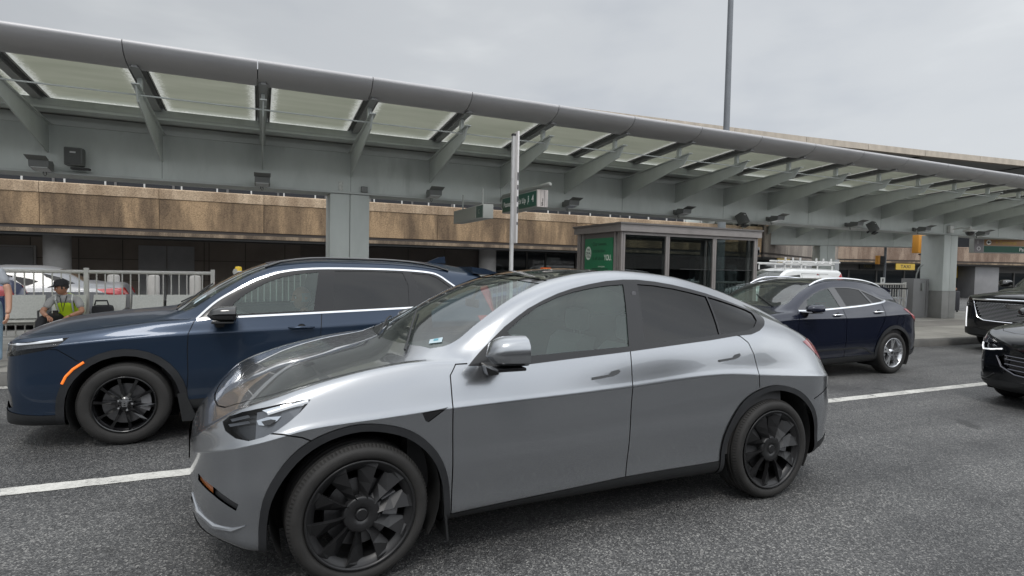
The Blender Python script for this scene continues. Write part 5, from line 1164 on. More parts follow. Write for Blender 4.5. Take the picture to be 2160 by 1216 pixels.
def speaker(loc, rz, tilt, label):
    r = empty('speaker', loc, rz, label, 'speaker', 'speakers fixed to the girder'); r.rotation_euler = (tilt, 0, rz)
    MB().box((-.13, -.12, 0), (.13, .10, .30), .03).build('cabinet', mat('speaker_grey', (.10, .105, .10), .55), r)
    MB().box((-.11, -.128, .02), (.11, -.118, .28), .01).build('grille', mat('speaker_grille', (.07, .072, .07), .8, bump=(300, .6, .002)), r)
    MB().box((-.04, -.131, .20), (.04, -.127, .225)).build('badge', mat('badge_grey', (.4, .4, .4), .4), r)
    b = MB(); b.box((-.03, .08, .05), (.03, .20, .10)); b.box((-.06, -.02, -.05), (.2, .1, -.02)); b.build('bracket', M_JOINT, r)
speaker((-3.30, 8.93, 3.17), 0, 0, 'upright grey loudspeaker beside the leftmost floodlight')
speaker((11.6, 8.85, 2.93), .25, -.5, 'tilted dark loudspeaker on the girder above the kiosk end')
speaker((16.85, 8.75, 2.95), .25, -.5, 'tilted grey loudspeaker between two floodlights near the right column')
r = empty('dome_camera', (21.35, 9.14, 3.13), 0, 'white dome security camera on a bent arm by the right column', 'camera')
b = MB(); b.box((-.12, -.10, -.02), (.08, .0, .22), .01); b.path([(0, -.08, .1), (.0, -.35, .13), (.02, -.62, .12)], .022, 8); b.tube((.02, -.62, .10), (.02, -.62, .18), .03, n=10); b.build('arm', mat('white_plastic', (.60, .60, .58), .4), r)
MB().lathe([(.0, .10), (.05, .10), (.20, .03), (.20, .0), (.13, -.01)], (.02, -.62, 0), 2, 24).build('shade', mat('white_plastic', (.60, .60, .58), .4), r)
MB().lathe([(.14, -.01), (.12, -.09), (.07, -.14), (0, -.15)], (.02, -.62, 0), 2, 20).build('dome', M_GLOSSBLACK, r)
r = MB().box((1.43, 9.08, 3.09), (1.56, 9.15, 3.21), .008).build('junction_box', mat('box_grey', (.15, .155, .15), .5)); tag(r, 'small grey square junction box above the first column', 'junction box')
r = MB().box((.99, 9.138, 3.10), (1.08, 9.147, 3.28), .003).build('notice_plate', mat('plate_worn', (.48, .49, .46), .5, noise=(25, .3))); tag(r, 'small worn white notice plate above the first column', 'notice')

# ================= hanging signs =================
M_SGREEN = mat('sign_green', (.012, .085, .055), .35); M_WHITE = mat('letter_white', (.78, .79, .76), .5); M_SFRAME = mat('sign_frame', (.30, .31, .29), .45); M_SPINK = mat('sign_end_panel', (.55, .50, .47), .5)
r = empty('hanging_sign', (4.42, 7.05, 2.80), 0, 'green hanging sign reading Passenger Pick Up 4, under the canopy', 'sign')
MB().box((0, 0, 0), (.24, 1.72, .33), .004).build('sign_box', M_SFRAME, r)
MB().box((-.006, .03, .02), (-.001, 1.70, .31)).build('sign_face', M_SGREEN, r)
text_mesh('Passenger Pick Up', .150, M_WHITE, r, 'lettering', (-.010, 1.62, .165), (math.pi/2, 0, -math.pi/2), .001, .002, xs=1.02)
pic = MB()
pic.prism([(.300, .06), (.43, .06), (.43, .27), (.300, .27)], 0, -.008, -.0065); pic.build('pictogram_panel', mat('sign_green_light', (.02, .13, .085), .35), r)
w_ = MB(); w_.tube((-.010, .365, .225), (-.012, .365, .225), .020, n=12); w_.prism([(.345, .20), (.385, .20), (.38, .13), (.345, .13)], 0, -.012, -.0095); w_.prism([(.34, .13), (.395, .135), (.40, .08), (.385, .08), (.375, .12), (.34, .12)], 0, -.012, -.0095); w_.build('pictogram', M_WHITE, r)
text_mesh('4', .19, M_WHITE, r, 'lettering', (-.010, .22, .165), (math.pi/2, 0, -math.pi/2), .001, .003)
MB().box((0.006, -.006, .0), (.234, -.001, .33)).build('end_panel', M_SPINK, r)
for x in (.075, .155): MB().box((x, -.009, .01), (x+.006, -.0065, .32)).build('end_groove', mat('groove', (.2, .18, .17), .6), r)
text_mesh('1', .09, M_JOINT, r, 'lettering', (.10, -.0095, .13), (math.pi/2, 0, 0), .001, .002); text_mesh('5', .09, M_JOINT, r, 'lettering', (.09, -.0095, .055), (math.pi/2, 0, 0), .001, .002)
t = MB(); t.tube((.12, -.28, .40), (.12, 1.95, .40), .045, n=16); t.lathe([(0, -.05), (.03, -.045), (.045, 0)], (.12, -.28, .40), 1, 16); t.build('support_tube', M_SFRAME, r)
t = MB(); t.path([(.12, 1.95, .40), (.12, 2.06, .36), (.12, 2.08, .24), (.12, 1.98, .16)], .035, 8)
for y in (.3, 1.5): t.box((.10, y, .33), (.14, y+.05, .37))
t.build('support_bracket', M_SFRAME, r)
r = empty('hanging_sign', (3.30, 7.0, 2.52), 0, 'blank-backed grey hanging sign below the girder, left of the white pole', 'sign')
MB().box((0, 0, 0), (.20, 1.75, .26), .004).build('sign_box', M_SFRAME, r); MB().box((-.006, .03, .02), (-.001, .36, .24)).build('sign_face', mat('sign_dark_green', (.03, .07, .06), .4), r)
MB().box((-.006, .40, .02), (-.001, 1.72, .24)).build('blank_face', mat('sign_blank', (.25, .26, .23), .5), r)
text_mesh('C', .12, mat('letter_dim', (.25, .3, .26), .5), r, 'lettering', (-.009, .25, .13), (math.pi/2, 0, -math.pi/2), .001)
t = MB()
for y in (.3, 1.45): t.tube((.1, y, .26), (.1, y, .58), .016, n=8)
t.build('hanger', M_SFRAME, r)
r = empty('direction_sign', (24.4, 9.9, 2.55), -.36, 'two-row direction sign, orange above green, hanging at the right edge', 'sign')
MB().box((-.06, 0, -.02), (3.6, .22, .52), .01).build('sign_box', M_SFRAME, r)
MB().box((.34, -.006, .26), (3.55, -.001, .50)).build('sign_face', mat('sign_brown_orange', (.34, .19, .09), .5), r); MB().box((.34, -.006, .01), (3.55, -.001, .245)).build('sign_face', M_SGREEN, r)
MB().box((-.04, -.006, .0), (.30, -.001, .50)).build('sign_face', mat('sign_end_grey', (.22, .20, .21), .5), r)
MB().lathe([(0, -.012), (.095, -.012), (.095, -.006)], (.52, 0, .38), 1, 24).build('arrow_disc', M_WHITE, r)
a = MB(); a.prism([(.45, .38), (.52, .435), (.52, .40), (.585, .40), (.585, .36), (.52, .36), (.52, .325)], 1, -.016, -.0125); a.build('arrow', M_JOINT, r)
text_mesh('+ Terminal', .19, mat('letter_gold', (.45, .30, .04), .5), r, 'lettering', (.78, -.009, .375), (math.pi/2, 0, 0), .001, .002); text_mesh('Parking P 4', .19, M_WHITE, r, 'lettering', (1.75, -.009, .125), (math.pi/2, 0, 0), .001, .002)
MB().lathe([(.055, -.009), (.075, -.009)], (.13, 0, .14), 1, 20).build('ring_mark', M_WHITE, r); MB().box((.05, -.009, .32), (.12, -.0065, .44)).build('mark', mat('letter_dim2', (.35, .35, .35), .5), r)
t = MB(); t.tube((.6, .1, .52), (.6, .1, 1.0), .03, n=8); t.tube((3.0, .1, .52), (3.0, .1, 1.0), .03, n=8); t.build('hanger', M_SFRAME, r)

# white pole with the edge-on blade sign
r = empty('sign_pole', (3.66, 6.45, .15), 0, 'tall thin white sign pole with an edge-on blade sign, in front of the canopy', 'sign pole')
M_POLE = mat('pole_white', (.50, .50, .50), .5, noise=(8, .12, .3), wear=((.25, .25, .25), 6, .62, .75))
MB().box((-.046, -.03, 0), (.006, .03, 3.80)).build('pole', M_POLE, r)
MB().box((-.05, -.034, 3.79), (.008, .034, 3.83)).build('cap', M_JOINT, r)
bl = MB(); bl.box((.008, -.12, 1.90), (.040, .02, 3.86), .002); bl.build('blade_sign', mat('blade_white', (.62, .60, .59), .5), r)
st_ = MB()
for i in range(15):
    z = 1.98+i*.118; st_.prism([(-.12, z), (.015, z-.07), (.015, z-.035), (-.12, z+.035)], 0, .0405, .0425)
st_.build('chevron', mat('chevron_dark', (.06, .06, .065), .5), r)
e_ = MB()
for (z, h) in ((3.0, .14), (2.84, .08), (2.62, .10), (2.42, .12), (2.22, .05)): e_.box((.012, -.123, z), (.036, -.1205, z+h))
e_.build('edge_mark', mat('chevron_dark', (.06, .06, .065), .5), r)

# ================= glazed kiosk =================
M_KF = mat('kiosk_frame', (.245, .225, .215), .45, .2, noise=(3, .12)); M_KFD = mat('kiosk_frame_dark', (.13, .12, .115), .5)
M_KG = glass('kiosk_glass', (.66, .70, .70), 1.85)
kx0, kx1, ky0, ky1, kh = 6.49, 10.36, 7.20, 9.02, 2.60
r = empty('kiosk', (kx0, ky0, .15), 0, 'grey metal and glass kiosk with green poster on its side, under the canopy', 'kiosk')
w, d, h = kx1-kx0, ky1-ky0, kh-.15
MB().box((-.06, -.06, h-.17), (w+.06, d+.06, h-.02)).build('roof_fascia', M_KF, r)
MB().box((-.09, -.09, h-.02), (w+.09, d+.09, h+.015)).build('roof', M_KFD, r)
fr = MB()
for x in (0, 1.17, 2.50, w-.10): fr.box((x, 0, .1), (x+.045, .08, h-.17)); fr.box((x+.055, .002, .1), (x+.10, .08, h-.17)); fr.box((x, d-.08, .1), (x+.10, d, h-.17))
for z in (.1, h-.235): fr.box((.10, .004, z), (w-.1, .07, z+.065)); fr.box((.1, d-.07, z), (w-.1, d-.004, z+.065))
for y in (.10, .23, d-.27, d-.13): fr.box((.002, y, .1), (.08, y+.05, h-.17)); fr.box((w-.08, y, .1), (w-.002, y+.05, h-.17))
fr.build('frame', M_KF, r)
for x in (.10, 1.27, 2.60): MB().box((x, .03, .165), (x+(1.07 if x < 1 else 1.23 if x < 2 else 1.17), .036, h-.235)).build('pane', M_KG, r)
for x in (.10, 1.27, 2.60): MB().box((x, d-.036, .165), (x+(1.07 if x < 1 else 1.23 if x < 2 else 1.17), d-.03, h-.235)).build('pane', M_KG, r)
MB().box((w-.04, .28, .165), (w-.034, d-.27, h-.235)).build('pane', M_KG, r)
MB().box((1.6, .028, 1.50), (3.74, .034, 1.515)).build('handrail', M_CHROME, r); MB().box((0, 0, 0), (w, d, .1)).build('plinth', M_KFD, r)
po = MB().box((.010, .34, .40), (.03, d-.34, h-.29)).build('poster', mat('poster_green', (.012, .17, .075), .4), r)
MB().box((.03, .28, .1), (.06, d-.27, h-.17)).build('poster_frame', M_KFD, r)
e = MB(); n = 28; e.add([(.0075, d-.50+.125*math.cos(2*math.pi*i/n), h-.62+.155*math.sin(2*math.pi*i/n)) for i in range(n)], [tuple(range(n))]); e.build('poster_badge', mat('poster_pale', (.66, .74, .66), .5), po)
M_DKG = mat('poster_ink', (.01, .045, .028), .5)
for t_, z, s in (('THE', -.54, .07), ('DEAL', -.62, .09), ('YOU', -.70, .08)): text_mesh(t_, s, M_DKG, po, 'lettering', (.006, d-.50, h+z), (math.pi/2, 0, -math.pi/2), .0005, .001, 'CENTER')
for t_, z in (('Our newest', -.42), ('connection', -.57), ('is all about', -.74)): text_mesh(t_, .115, mat('poster_midgreen', (.01, .085, .04), .5), po, 'lettering', (.0085, d-.68, h+z), (math.pi/2, 0, -math.pi/2), .0005, .002)
text_mesh('YOU.', .17, mat('poster_pale', (.66, .74, .66), .5), po, 'lettering', (.0085, .66, h-.73), (math.pi/2, 0, -math.pi/2), .0005, .004, xs=.72)
for z, x_ in ((-.92, .9), (-1.05, .85)): text_mesh('more places', .055, mat('poster_pale', (.66, .74, .66), .5), po, 'lettering', (.0085, x_, h+z), (math.pi/2, 0, -math.pi/2), .0005)
for z in (-.97, -1.10): MB().box((.006, .5, h+z-.012), (.0085, d-.66, h+z+.005)).build('poster_rule', M_DKG, po)
bn = empty('waste_bin', (8.55, 8.2, .15), 0, 'grey waste bin with a white label, seen through the kiosk glass', 'bin'); MB().box((0, 0, 0), (.42, .42, 1.0), .02).build('bin_body', mat('bin_grey', (.22, .24, .25), .5), bn); MB().box((-.02, -.02, 1.0), (.44, .44, 1.09), .015).build('lid', mat('bin_lid', (.38, .39, .38), .5), bn); MB().box((.14, -.006, .74), (.30, -.001, .84)).build('label_plate', M_WHITE, bn)
hr = MB().box((9.9+.52, 7.25, 2.02), (9.9+.58, 7.33, 2.22), .01).build('wall_lamp', M_GLOSSBLACK); tag(hr, 'small black lamp box on the right edge of the kiosk', 'lamp')

# ================= upper roadway parapet (stained concrete) and what is under it =================
def concrete(name, base, stain, scale=1.0, amount=.5):
    m = bpy.data.materials.new(name); m.use_nodes = True; t = m.node_tree; L = t.links.new; b = t.nodes['Principled BSDF']
    tc = N(t, 'ShaderNodeTexCoord'); mp = N(t, 'ShaderNodeMapping'); mp.inputs['Scale'].default_value = (1.9*scale, 1, .40*scale); L(tc.outputs['Object'], mp.inputs[0])
    oi = N(t, 'ShaderNodeObjectInfo'); vm = N(t, 'ShaderNodeVectorMath', operation='ADD'); L(mp.outputs[0], vm.inputs[0]); sc = N(t, 'ShaderNodeVectorMath', operation='SCALE'); sc.inputs['Scale'].default_value = 3.7; L(oi.outputs['Location'], sc.inputs[0]); L(sc.outputs[0], vm.inputs[1])
    n = N(t, 'ShaderNodeTexNoise', i_Scale=1.5, i_Detail=7.0, i_Roughness=.62, i_Distortion=.2); L(vm.outputs[0], n.inputs['Vector'])
    n2 = N(t, 'ShaderNodeTexNoise', i_Scale=34.0, i_Detail=4.0, i_Roughness=.7); L(tc.outputs['Object'], n2.inputs['Vector'])
    n3 = N(t, 'ShaderNodeTexNoise', i_Scale=.55, i_Detail=3.0); L(vm.outputs[0], n3.inputs['Vector']); av = N(t, 'ShaderNodeMath', operation='ADD'); L(n.outputs[0], av.inputs[0]); L(n3.outputs[0], av.inputs[1]); hv = N(t, 'ShaderNodeMath', operation='MULTIPLY'); hv.inputs[1].default_value = .5; L(av.outputs[0], hv.inputs[0])
    r = ramp(t, [(.42, (.95, .95, .95)), (.50, (.6, .6, .6)), (.58, (0, 0, 0))]); L(hv.outputs[0], r.inputs[0])
    mx = N(t, 'ShaderNodeMix', data_type='RGBA'); L(r.outputs[0], mx.inputs[0]); mx.inputs[6].default_value = (*base, 1); mx.inputs[7].default_value = (*stain, 1)
    mf = N(t, 'ShaderNodeMath', operation='MULTIPLY'); 
    r2 = ramp(t, [(.35, (.55, .55, .55)), (.6, (1.2, 1.2, 1.2))]); L(n2.outputs[0], r2.inputs[0])
    mm = N(t, 'ShaderNodeMix', data_type='RGBA', blend_type='MULTIPLY'); mm.inputs[0].default_value = .9; L(mx.outputs[2], mm.inputs[6]); L(r2.outputs[0], mm.inputs[7]); L(mm.outputs[2], b.inputs['Base Color'])
    b.inputs['Roughness'].default_value = .88; bp = N(t, 'ShaderNodeBump', i_Strength=.4, i_Distance=.01); L(n2.outputs[0], bp.inputs['Height']); L(bp.outputs[0], b.inputs['Normal']); return m
M_CC = concrete('coping_concrete', (.47, .36, .25), (.28, .20, .13)); M_CP = concrete('panel_concrete', (.37, .255, .15), (.12, .082, .052), .8); M_CL = concrete('ledge_concrete', (.30, .23, .16), (.10, .075, .055))
M_CP2 = concrete('panel_concrete_far', (.34, .26, .20), (.17, .115, .085)); M_CG = concrete('panel_concrete_grey', (.33, .29, .245), (.19, .16, .14))
M_SHADE = mat('underpass_soffit', (.2, .19, .18), .9)
def parapet(root, L0, L1, step, z0=2.60, z1=3.53, z2=3.86, mc=M_CC, mp_=M_CP, ml=M_CL, first=0.):
    x = L0
    while x < L1-.05:
        xe = min(x+step, L1)
        c = MB(); c.prism([(-.04, z1+.012), (.34, z1+.012), (.34, z2), (.0, z2), (-.04, z2-.03)], 0, 0, xe-x-.012); o = c.build('coping', mc, root); o.location.x = x
        p = MB(); p.prism([(0, z0), (.30, z0), (.30, z1), (-.02, z1)], 0, 0, xe-x-.014); o = p.build('parapet_panel', mp_, root); o.location.x = x
        x += step
    b = MB(); b.box((L0, .03, z0-.10), (L1, .34, z0-.003)); b.build('drip_recess', mat('recess_dark', (.06, .05, .045), .9), root)
    b = MB(); b.box((L0, .0, z0-.22), (L1, .40, z0-.103)); b.build('slab_edge', ml, root)
    b = MB(); b.box((L0, .05, z0-.3), (L1, .29, z2-.02)); b.build('backing', M_JOINT, root)
via = empty('elevated_road', (0, 18, 0), 0, 'elevated roadway with brown-stained concrete parapet behind the canopy', 'viaduct')
parapet(via, -30.32, 22.2, 3.0)
MB().box((-30, .4, 2.42), (22.2, 14, 2.7)).build('deck', M_SHADE, via)
rl = MB(); 
for k in range(-22, 29):
    x = -6.77+1.01*k
    if x > 22: break
    rl.box((x-.02, .12, 3.861), (x+.02, .17, 4.75))
rl.tube((-29, .145, 4.78), (22, .145, 4.78), .035, n=8); rl.build('railing', mat('rail_pale', (.50, .51, .50), .5), via)
for k in range(-2, 2):
    c = MB(); c.lathe([(.36, .0), (.36, 2.42)], (-6.3+14.6*k, 1.5, 0), 2, 28); c.build('round_column', mat('column_pale_concrete', (.33, .32, .31), .7, noise=(2, .12)), via)
    MB().lathe([(.365, 0), (.365, .5)], (-6.3+14.6*k, 1.5, 0), 2, 28).build('column_band', mat('column_band', (.24, .235, .23), .7), via)
# ground-floor wall under the road
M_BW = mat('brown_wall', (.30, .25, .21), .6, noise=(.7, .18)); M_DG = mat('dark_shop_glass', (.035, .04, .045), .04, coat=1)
wl = empty('terminal_wall', (0, 24, 0), 0, 'dark brown panelled wall and glazing under the elevated road', 'building')
MB().box((-32, 0, 0), (1.2, .3, 2.6)).build('wall', M_BW, wl)
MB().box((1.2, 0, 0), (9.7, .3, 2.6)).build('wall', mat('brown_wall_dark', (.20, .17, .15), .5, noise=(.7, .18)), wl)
j = MB()
for x in (-10.8, -8.3, -6.82, -5.4, -3.16+.6, -2.38, -1.01, .55, 2.4, 4.2, 6, 7.8): j.box((x, -.012, 0), (x+.03, -.001, 2.4))
j.box((-32, -.012, 1.62), (1.2, -.001, 1.645)); j.box((-32, -.012, .8), (1.2, -.001, .82)); j.build('wall_joint', mat('wall_joint', (.12, .10, .09), .7), wl)
for (a, b_) in ((-4.85, -3.89), (-3.86, -2.90)):
    d_ = MB().box((a, -.05, 0), (b_, -.013, 2.20)).build('service_door', mat('door_grey', (.42, .41, .41), .5, noise=(2, .1)), wl); MB().box((b_-.12 if a < -4 else a+.06, -.09, 1.0), (b_-.08 if a < -4 else a+.10, -.05, 1.15)).build('door_handle', M_CHROME, d_)
MB().box((-9.2, -.05, 0), (-8.2, -.013, 2.0)).build('service_door', MATS['door_grey'], wl); f_ = MB(); f_.box((-8.18, -.06, 0), (-8.10, -.013, 2.08)); f_.box((-9.3, -.06, 2.02), (-8.19, -.013, 2.08)); f_.build('door_frame', mat('door_frame_pale', (.5, .48, .46), .5), wl)
MB().box((9.7, .0, 0), (36, .1, 2.6)).build('glazing', M_DG, wl)
g = MB()
for x in (9.7, 10.35, 12.2, 13.3, 15.1, 17, 19, 21, 23, 25): g.box((x, -.05, 0), (x+.07, -.002, 2.6))
g.box((9.7, -.045, .85), (36, -.003, .90)); g.build('mullion', mat('mullion_bronze', (.11, .105, .10), .4), wl)
m_ = MB(); m_.box((9.55, -.25, 0), (9.95, 0, 2.6)); m_.build('pier', mat('pier_grey', (.13, .125, .12), .6), wl)
# upper level of the terminal seen through the slot above the parapet
up = empty('terminal_building', (0, 30, 0), 0, 'dark glazed upper level of the terminal, seen in the slot below the girder', 'building')
MB().box((-40, 0, 2.7), (34, .4, 7.0)).build('facade', mat('upper_dark', (.02, .021, .025), .85), up)
g = MB()
for i in range(30): g.box((-38+2.4*i, -.06, 2.7), (-37.9+2.4*i, -.002, 7))
g.build('mullion', mat('mullion_bronze', (.11, .105, .10), .4), up)
for x in (-4.9, 4.6, 12.8): MB().box((x, -.1, 3.6), (x+.95, -.07, 4.6)).build('blue_panel', mat('blue_panel', (.015, .06, .16), .3), up)

# ---- far, angled terminal fronts on the right ----
def seg(p, q, name, label, cat='building'):
    p = Vector((*p, 0)); q = Vector((*q, 0)); d = q-p; r = empty(name, p, math.atan2(d.y, d.x), label, cat); return r, d.length
r1, L1 = seg((22.4, 18.0), (38.0, 25.6), 'concrete_wing', 'grey weathered concrete wing of the upper road behind the white van', 'viaduct')
parapet(r1, 0, L1, 5.2, 2.62, 3.62, 4.0, M_CG, M_CG, M_CG)
MB().box((0, .4, 2.40), (L1, 6, 2.6)).build('deck', M_SHADE, r1); MB().box((0, 3.5, 0), (L1, 3.8, 2.5)).build('wall', M_DG, r1)
MB().box((.02, -.05, 3.90), (.9, -.0405, 3.99)).build('end_block', mat('end_block_pink', (.50, .38, .29), .8, noise=(4, .2)), r1) 
ys = MB().box((2.1, -.08, 2.05), (4.4, -.02, 2.38)).build('yellow_sign', mat('taxi_yellow', (.50, .34, .05), .4), r1)
r2, L2 = seg((38.0, 25.6), (60.0, 17.0), 'terminal_building', 'terminal front with brown-stained parapet and taxi signs at the right')
parapet(r2, 0, L2, 2.83, 2.73, 3.70, 3.76, M_CP2, M_CP2, M_CL)
MB().box((0, .4, 2.40), (L2, 8, 2.6)).build('deck', M_SHADE, r2)
MB().box((-2, 2.2, 0), (L2, 2.4, 2.5)).build('glazing', M_DG, r2)
g = MB()
for i in range(11): g.box((2.2*i, 2.12, 0), (2.2*i+.09, 2.198, 2.5))
g.box((0, 2.1, 1.95), (L2, 2.19, 2.40)); g.build('mullion', mat('mullion_bronze', (.11, .105, .10), .4), r2)

sg_ = MB().box((4.31, -.12, 2.02), (5.72, -.02, 2.46)).build('taxi_sign', mat('taxi_yellow', (.50, .34, .05), .4), r2)
text_mesh('TAXI', .34, M_JOINT, r2, 'lettering', (5.02, -.126, 2.24), (math.pi/2, 0, 0), .001, .004, 'CENTER')
MB().box((3.0, 2.0, 2.02), (4.2, 2.08, 2.46)).build('sign_panel', mat('sign_black', (.02, .02, .02), .4), r2)
text_mesh('TAXI', .30, mat('letter_dull_gold', (.14, .11, .03), .5), r2, 'lettering', (3.6, 1.99, 2.24), (math.pi/2, 0, 0), .001, .004, 'CENTER')
MB().box((10.85, .5, 0), (12.7, 2.1, 2.45), .01).build('grey_cladding', mat('cladding_grey', (.21, .21, .215), .5, noise=(1.5, .1)), r2)
MB().box((9.9, 2.0, 1.5), (10.8, 2.09, 2.4)).build('yellow_panel', mat('taxi_yellow', (.50, .34, .05), .4), r2); text_mesh('XI', .5, M_JOINT, r2, 'lettering', (10.3, 1.99, 2.0), (math.pi/2, 0, 0), .001, .004, 'CENTER')
# curved terminal roof slab far behind
tr = empty('terminal_roof', (0, 0, 0), 0, 'long concrete roof edge of the terminal rising behind the canopy on the right', 'building')
P_ = [(8, 31.6), (20, 30.8), (32.1, 30.0), (39.1, 29.5), (52, 28.2), (65, 26.6), (90, 22.6)]
for i in range(6):
    (xa_, ya_), (xb_, yb_) = P_[i], P_[i+1]; d = Vector((xb_-xa_, yb_-ya_, 0)); L_ = d.length; o = empty('roof_bay', (xa_, ya_, 0), math.atan2(d.y, d.x)); o.parent = tr
    n_ = max(1, int(L_/5.5))
    for k in range(n_): MB().box((L_*k/n_+.02, 0, 11.92), (L_*(k+1)/n_-.02, .4, 12.42)).build('roof_edge', mat('roof_concrete', (.42, .37, .31), .85, noise=(1.6, .18, .4)), o)
    MB().box((-.3, .402, 11.95), (L_+.3, 7.5, 12.2)).build('roof_soffit', mat('roof_underside', (.30, .30, .29), .8), o)
    MB().box((0, 7.5, 0), (L_, 7.8, 11.8)).build('facade', mat('upper_dark', (.02, .021, .025), .85), o)
# ================= street furniture =================
r = empty('light_pole', (22.0, 20.4, 0), 0, 'tall grey lamp post rising above the canopy into the cloud', 'lamp post')
MB().tube((0, 0, .1), (.02, 0, 20), .19, .125, n=20).build('pole', mat('pole_dark_grey', (.14, .15, .165), .5, .2, noise=(2, .1)), r); MB().tube((0, 0, 0), (0, 0, .5), .28, n=16).build('base', MATS['pole_dark_grey'], r)
M_RAIL = mat('railing_cream', (.47, .46, .43), .5, noise=(5, .08))
def fence(x0, x1, y, ztop, posts, label, step=.128):
    r = empty('railing_fence', (x0, y, .15), 0, label, 'fence', 'pale metal railings along the pavement'); h = ztop-.15; w = x1-x0
    t = MB(); t.tube((0, 0, h-.03), (w, 0, h-.03), .032, n=10); t.build('top_rail', M_RAIL, r); MB().box((0, -.02, .10), (w, .02, .14)).build('bottom_rail', M_RAIL, r)
    b = MB().tube((0, 0, .12), (0, 0, h-.04), .011, n=8).build('baluster', M_RAIL, r); k = 0; first = True
    n = int(w/step)
    if n > 95: step = w/95.0; n = 95
    for k in range(1, n):
        x = k*step
        if any(abs(x-(p-x0)) < .06 for p in posts): continue
        if first: b.location.x = x; first = False
        else: c = b.copy(); COL.objects.link(c); c.parent = r; c.location.x = x
    for p in posts: MB().box((p-x0-.035, -.035, 0), (p-x0+.035, .035, h+.04), .006).build('post', M_RAIL, r)
    return r
fence(-7.6, -1.26, 9.45, 1.42, [-5.28, -3.27, -1.28], 'pale metal railing behind the bench at the left')
fence(1.8, 6.2, 9.45, 1.42, [1.85, 4.0, 6.15], 'pale metal railing between the first column and the kiosk')
fence(10.6, 20.1, 9.75, 1.34, [10.65, 13.8, 17.0, 20.05], 'pale metal railing behind the luggage carts, left of the grey cabinet')
fence(-1.0, .75, 11.2, 1.42, [-.95, .7], 'short pale railing set back, left of the first column')

# perforated bench
M_BEN = mat('bench_metal', (.40, .40, .37), .45, .35, noise=(40, .12)); M_BENL = mat('bench_dark', (.06, .06, .06), .5)
r = empty('bench', (-4.30, 8.72, .15), 0, 'long perforated metal bench at the left, the man in the vest sits on it', 'bench')
for k in range(5):
    x = [0, .58, 1.16, 1.74, 2.27][k]; w_ = .50
    s_ = MB(); s_.prism([(0, .425), (.02, .45), (.44, .435), (.46, .415), (.44, .41), (.02, .425)], 0, x, x+w_); o = s_.build('seat', M_BEN, r)
    b = MB(); b.prism([(.46, .45), (.485, .44), (.60, .83), (.575, .84)], 0, x+.01, x+w_-.01); b.build('backrest', M_BEN, r)
MB().box((-.05, .12, .37), (2.82, .20, .412)).build('beam', M_BEN, r)
for x in (.54, 1.70, 2.75):
    l = MB(); l.box((x-.03, .05, 0), (x+.03, .40, .03)); l.prism([(.10, .03), (.22, .03), (.24, .37), (.12, .37)], 0, x-.025, x+.025); l.path([(x, .03, .45), (x, .02, .60), (x, .30, .62), (x, .5, .60)], .016, 8); l.build('leg', M_BENL, r)
# low machine behind the bench (black arm with orange tag)
def bollard(x, y, h, m, label, grp, r_=.13):
    b = MB(); b.lathe([(r_, 0), (r_, h-.05), (r_*.85, h-.01), (0, h)], (x, y, .0), 2, 24); return tag(b.build('bollard', m, None), label, 'bollard', grp)
M_BO = mat('bollard_concrete', (.38, .37, .35), .7, noise=(4, .1)); gb = 'concrete bollards behind the railing'
for x, l in ((-3.75, 'pale concrete bollard behind the railing, first right of the railing post'), (-2.90, 'pale concrete bollard behind the railing, middle of three'), (-1.98, 'pale concrete bollard behind the railing, by its end post')): bollard(x, 14, 1.25, M_BO, l, gb)
bollard(-.97, 14, 1.50, mat('bollard_yellow', (.66, .45, .03), .45), 'yellow bollard just left of the dark blue SUV roof', gb, .085)
c = empty('traffic_cone', (-1.5, 13.2, 0), 0, 'small red and white traffic cone left of the yellow bollard', 'cone')
MB().box((-.17, -.17, 0), (.17, .17, .04)).build('cone_base', mat('cone_red', (.45, .05, .02), .5), c); MB().lathe([(.13, .04), (.02, 1.15), (0, 1.15)], n=20, axis=2).build('cone_body', mat('cone_red', (.45, .05, .02), .5), c); MB().lathe([(.075, .65), (.052, .9)], n=20, axis=2).build('cone_band', M_WHITE, c)
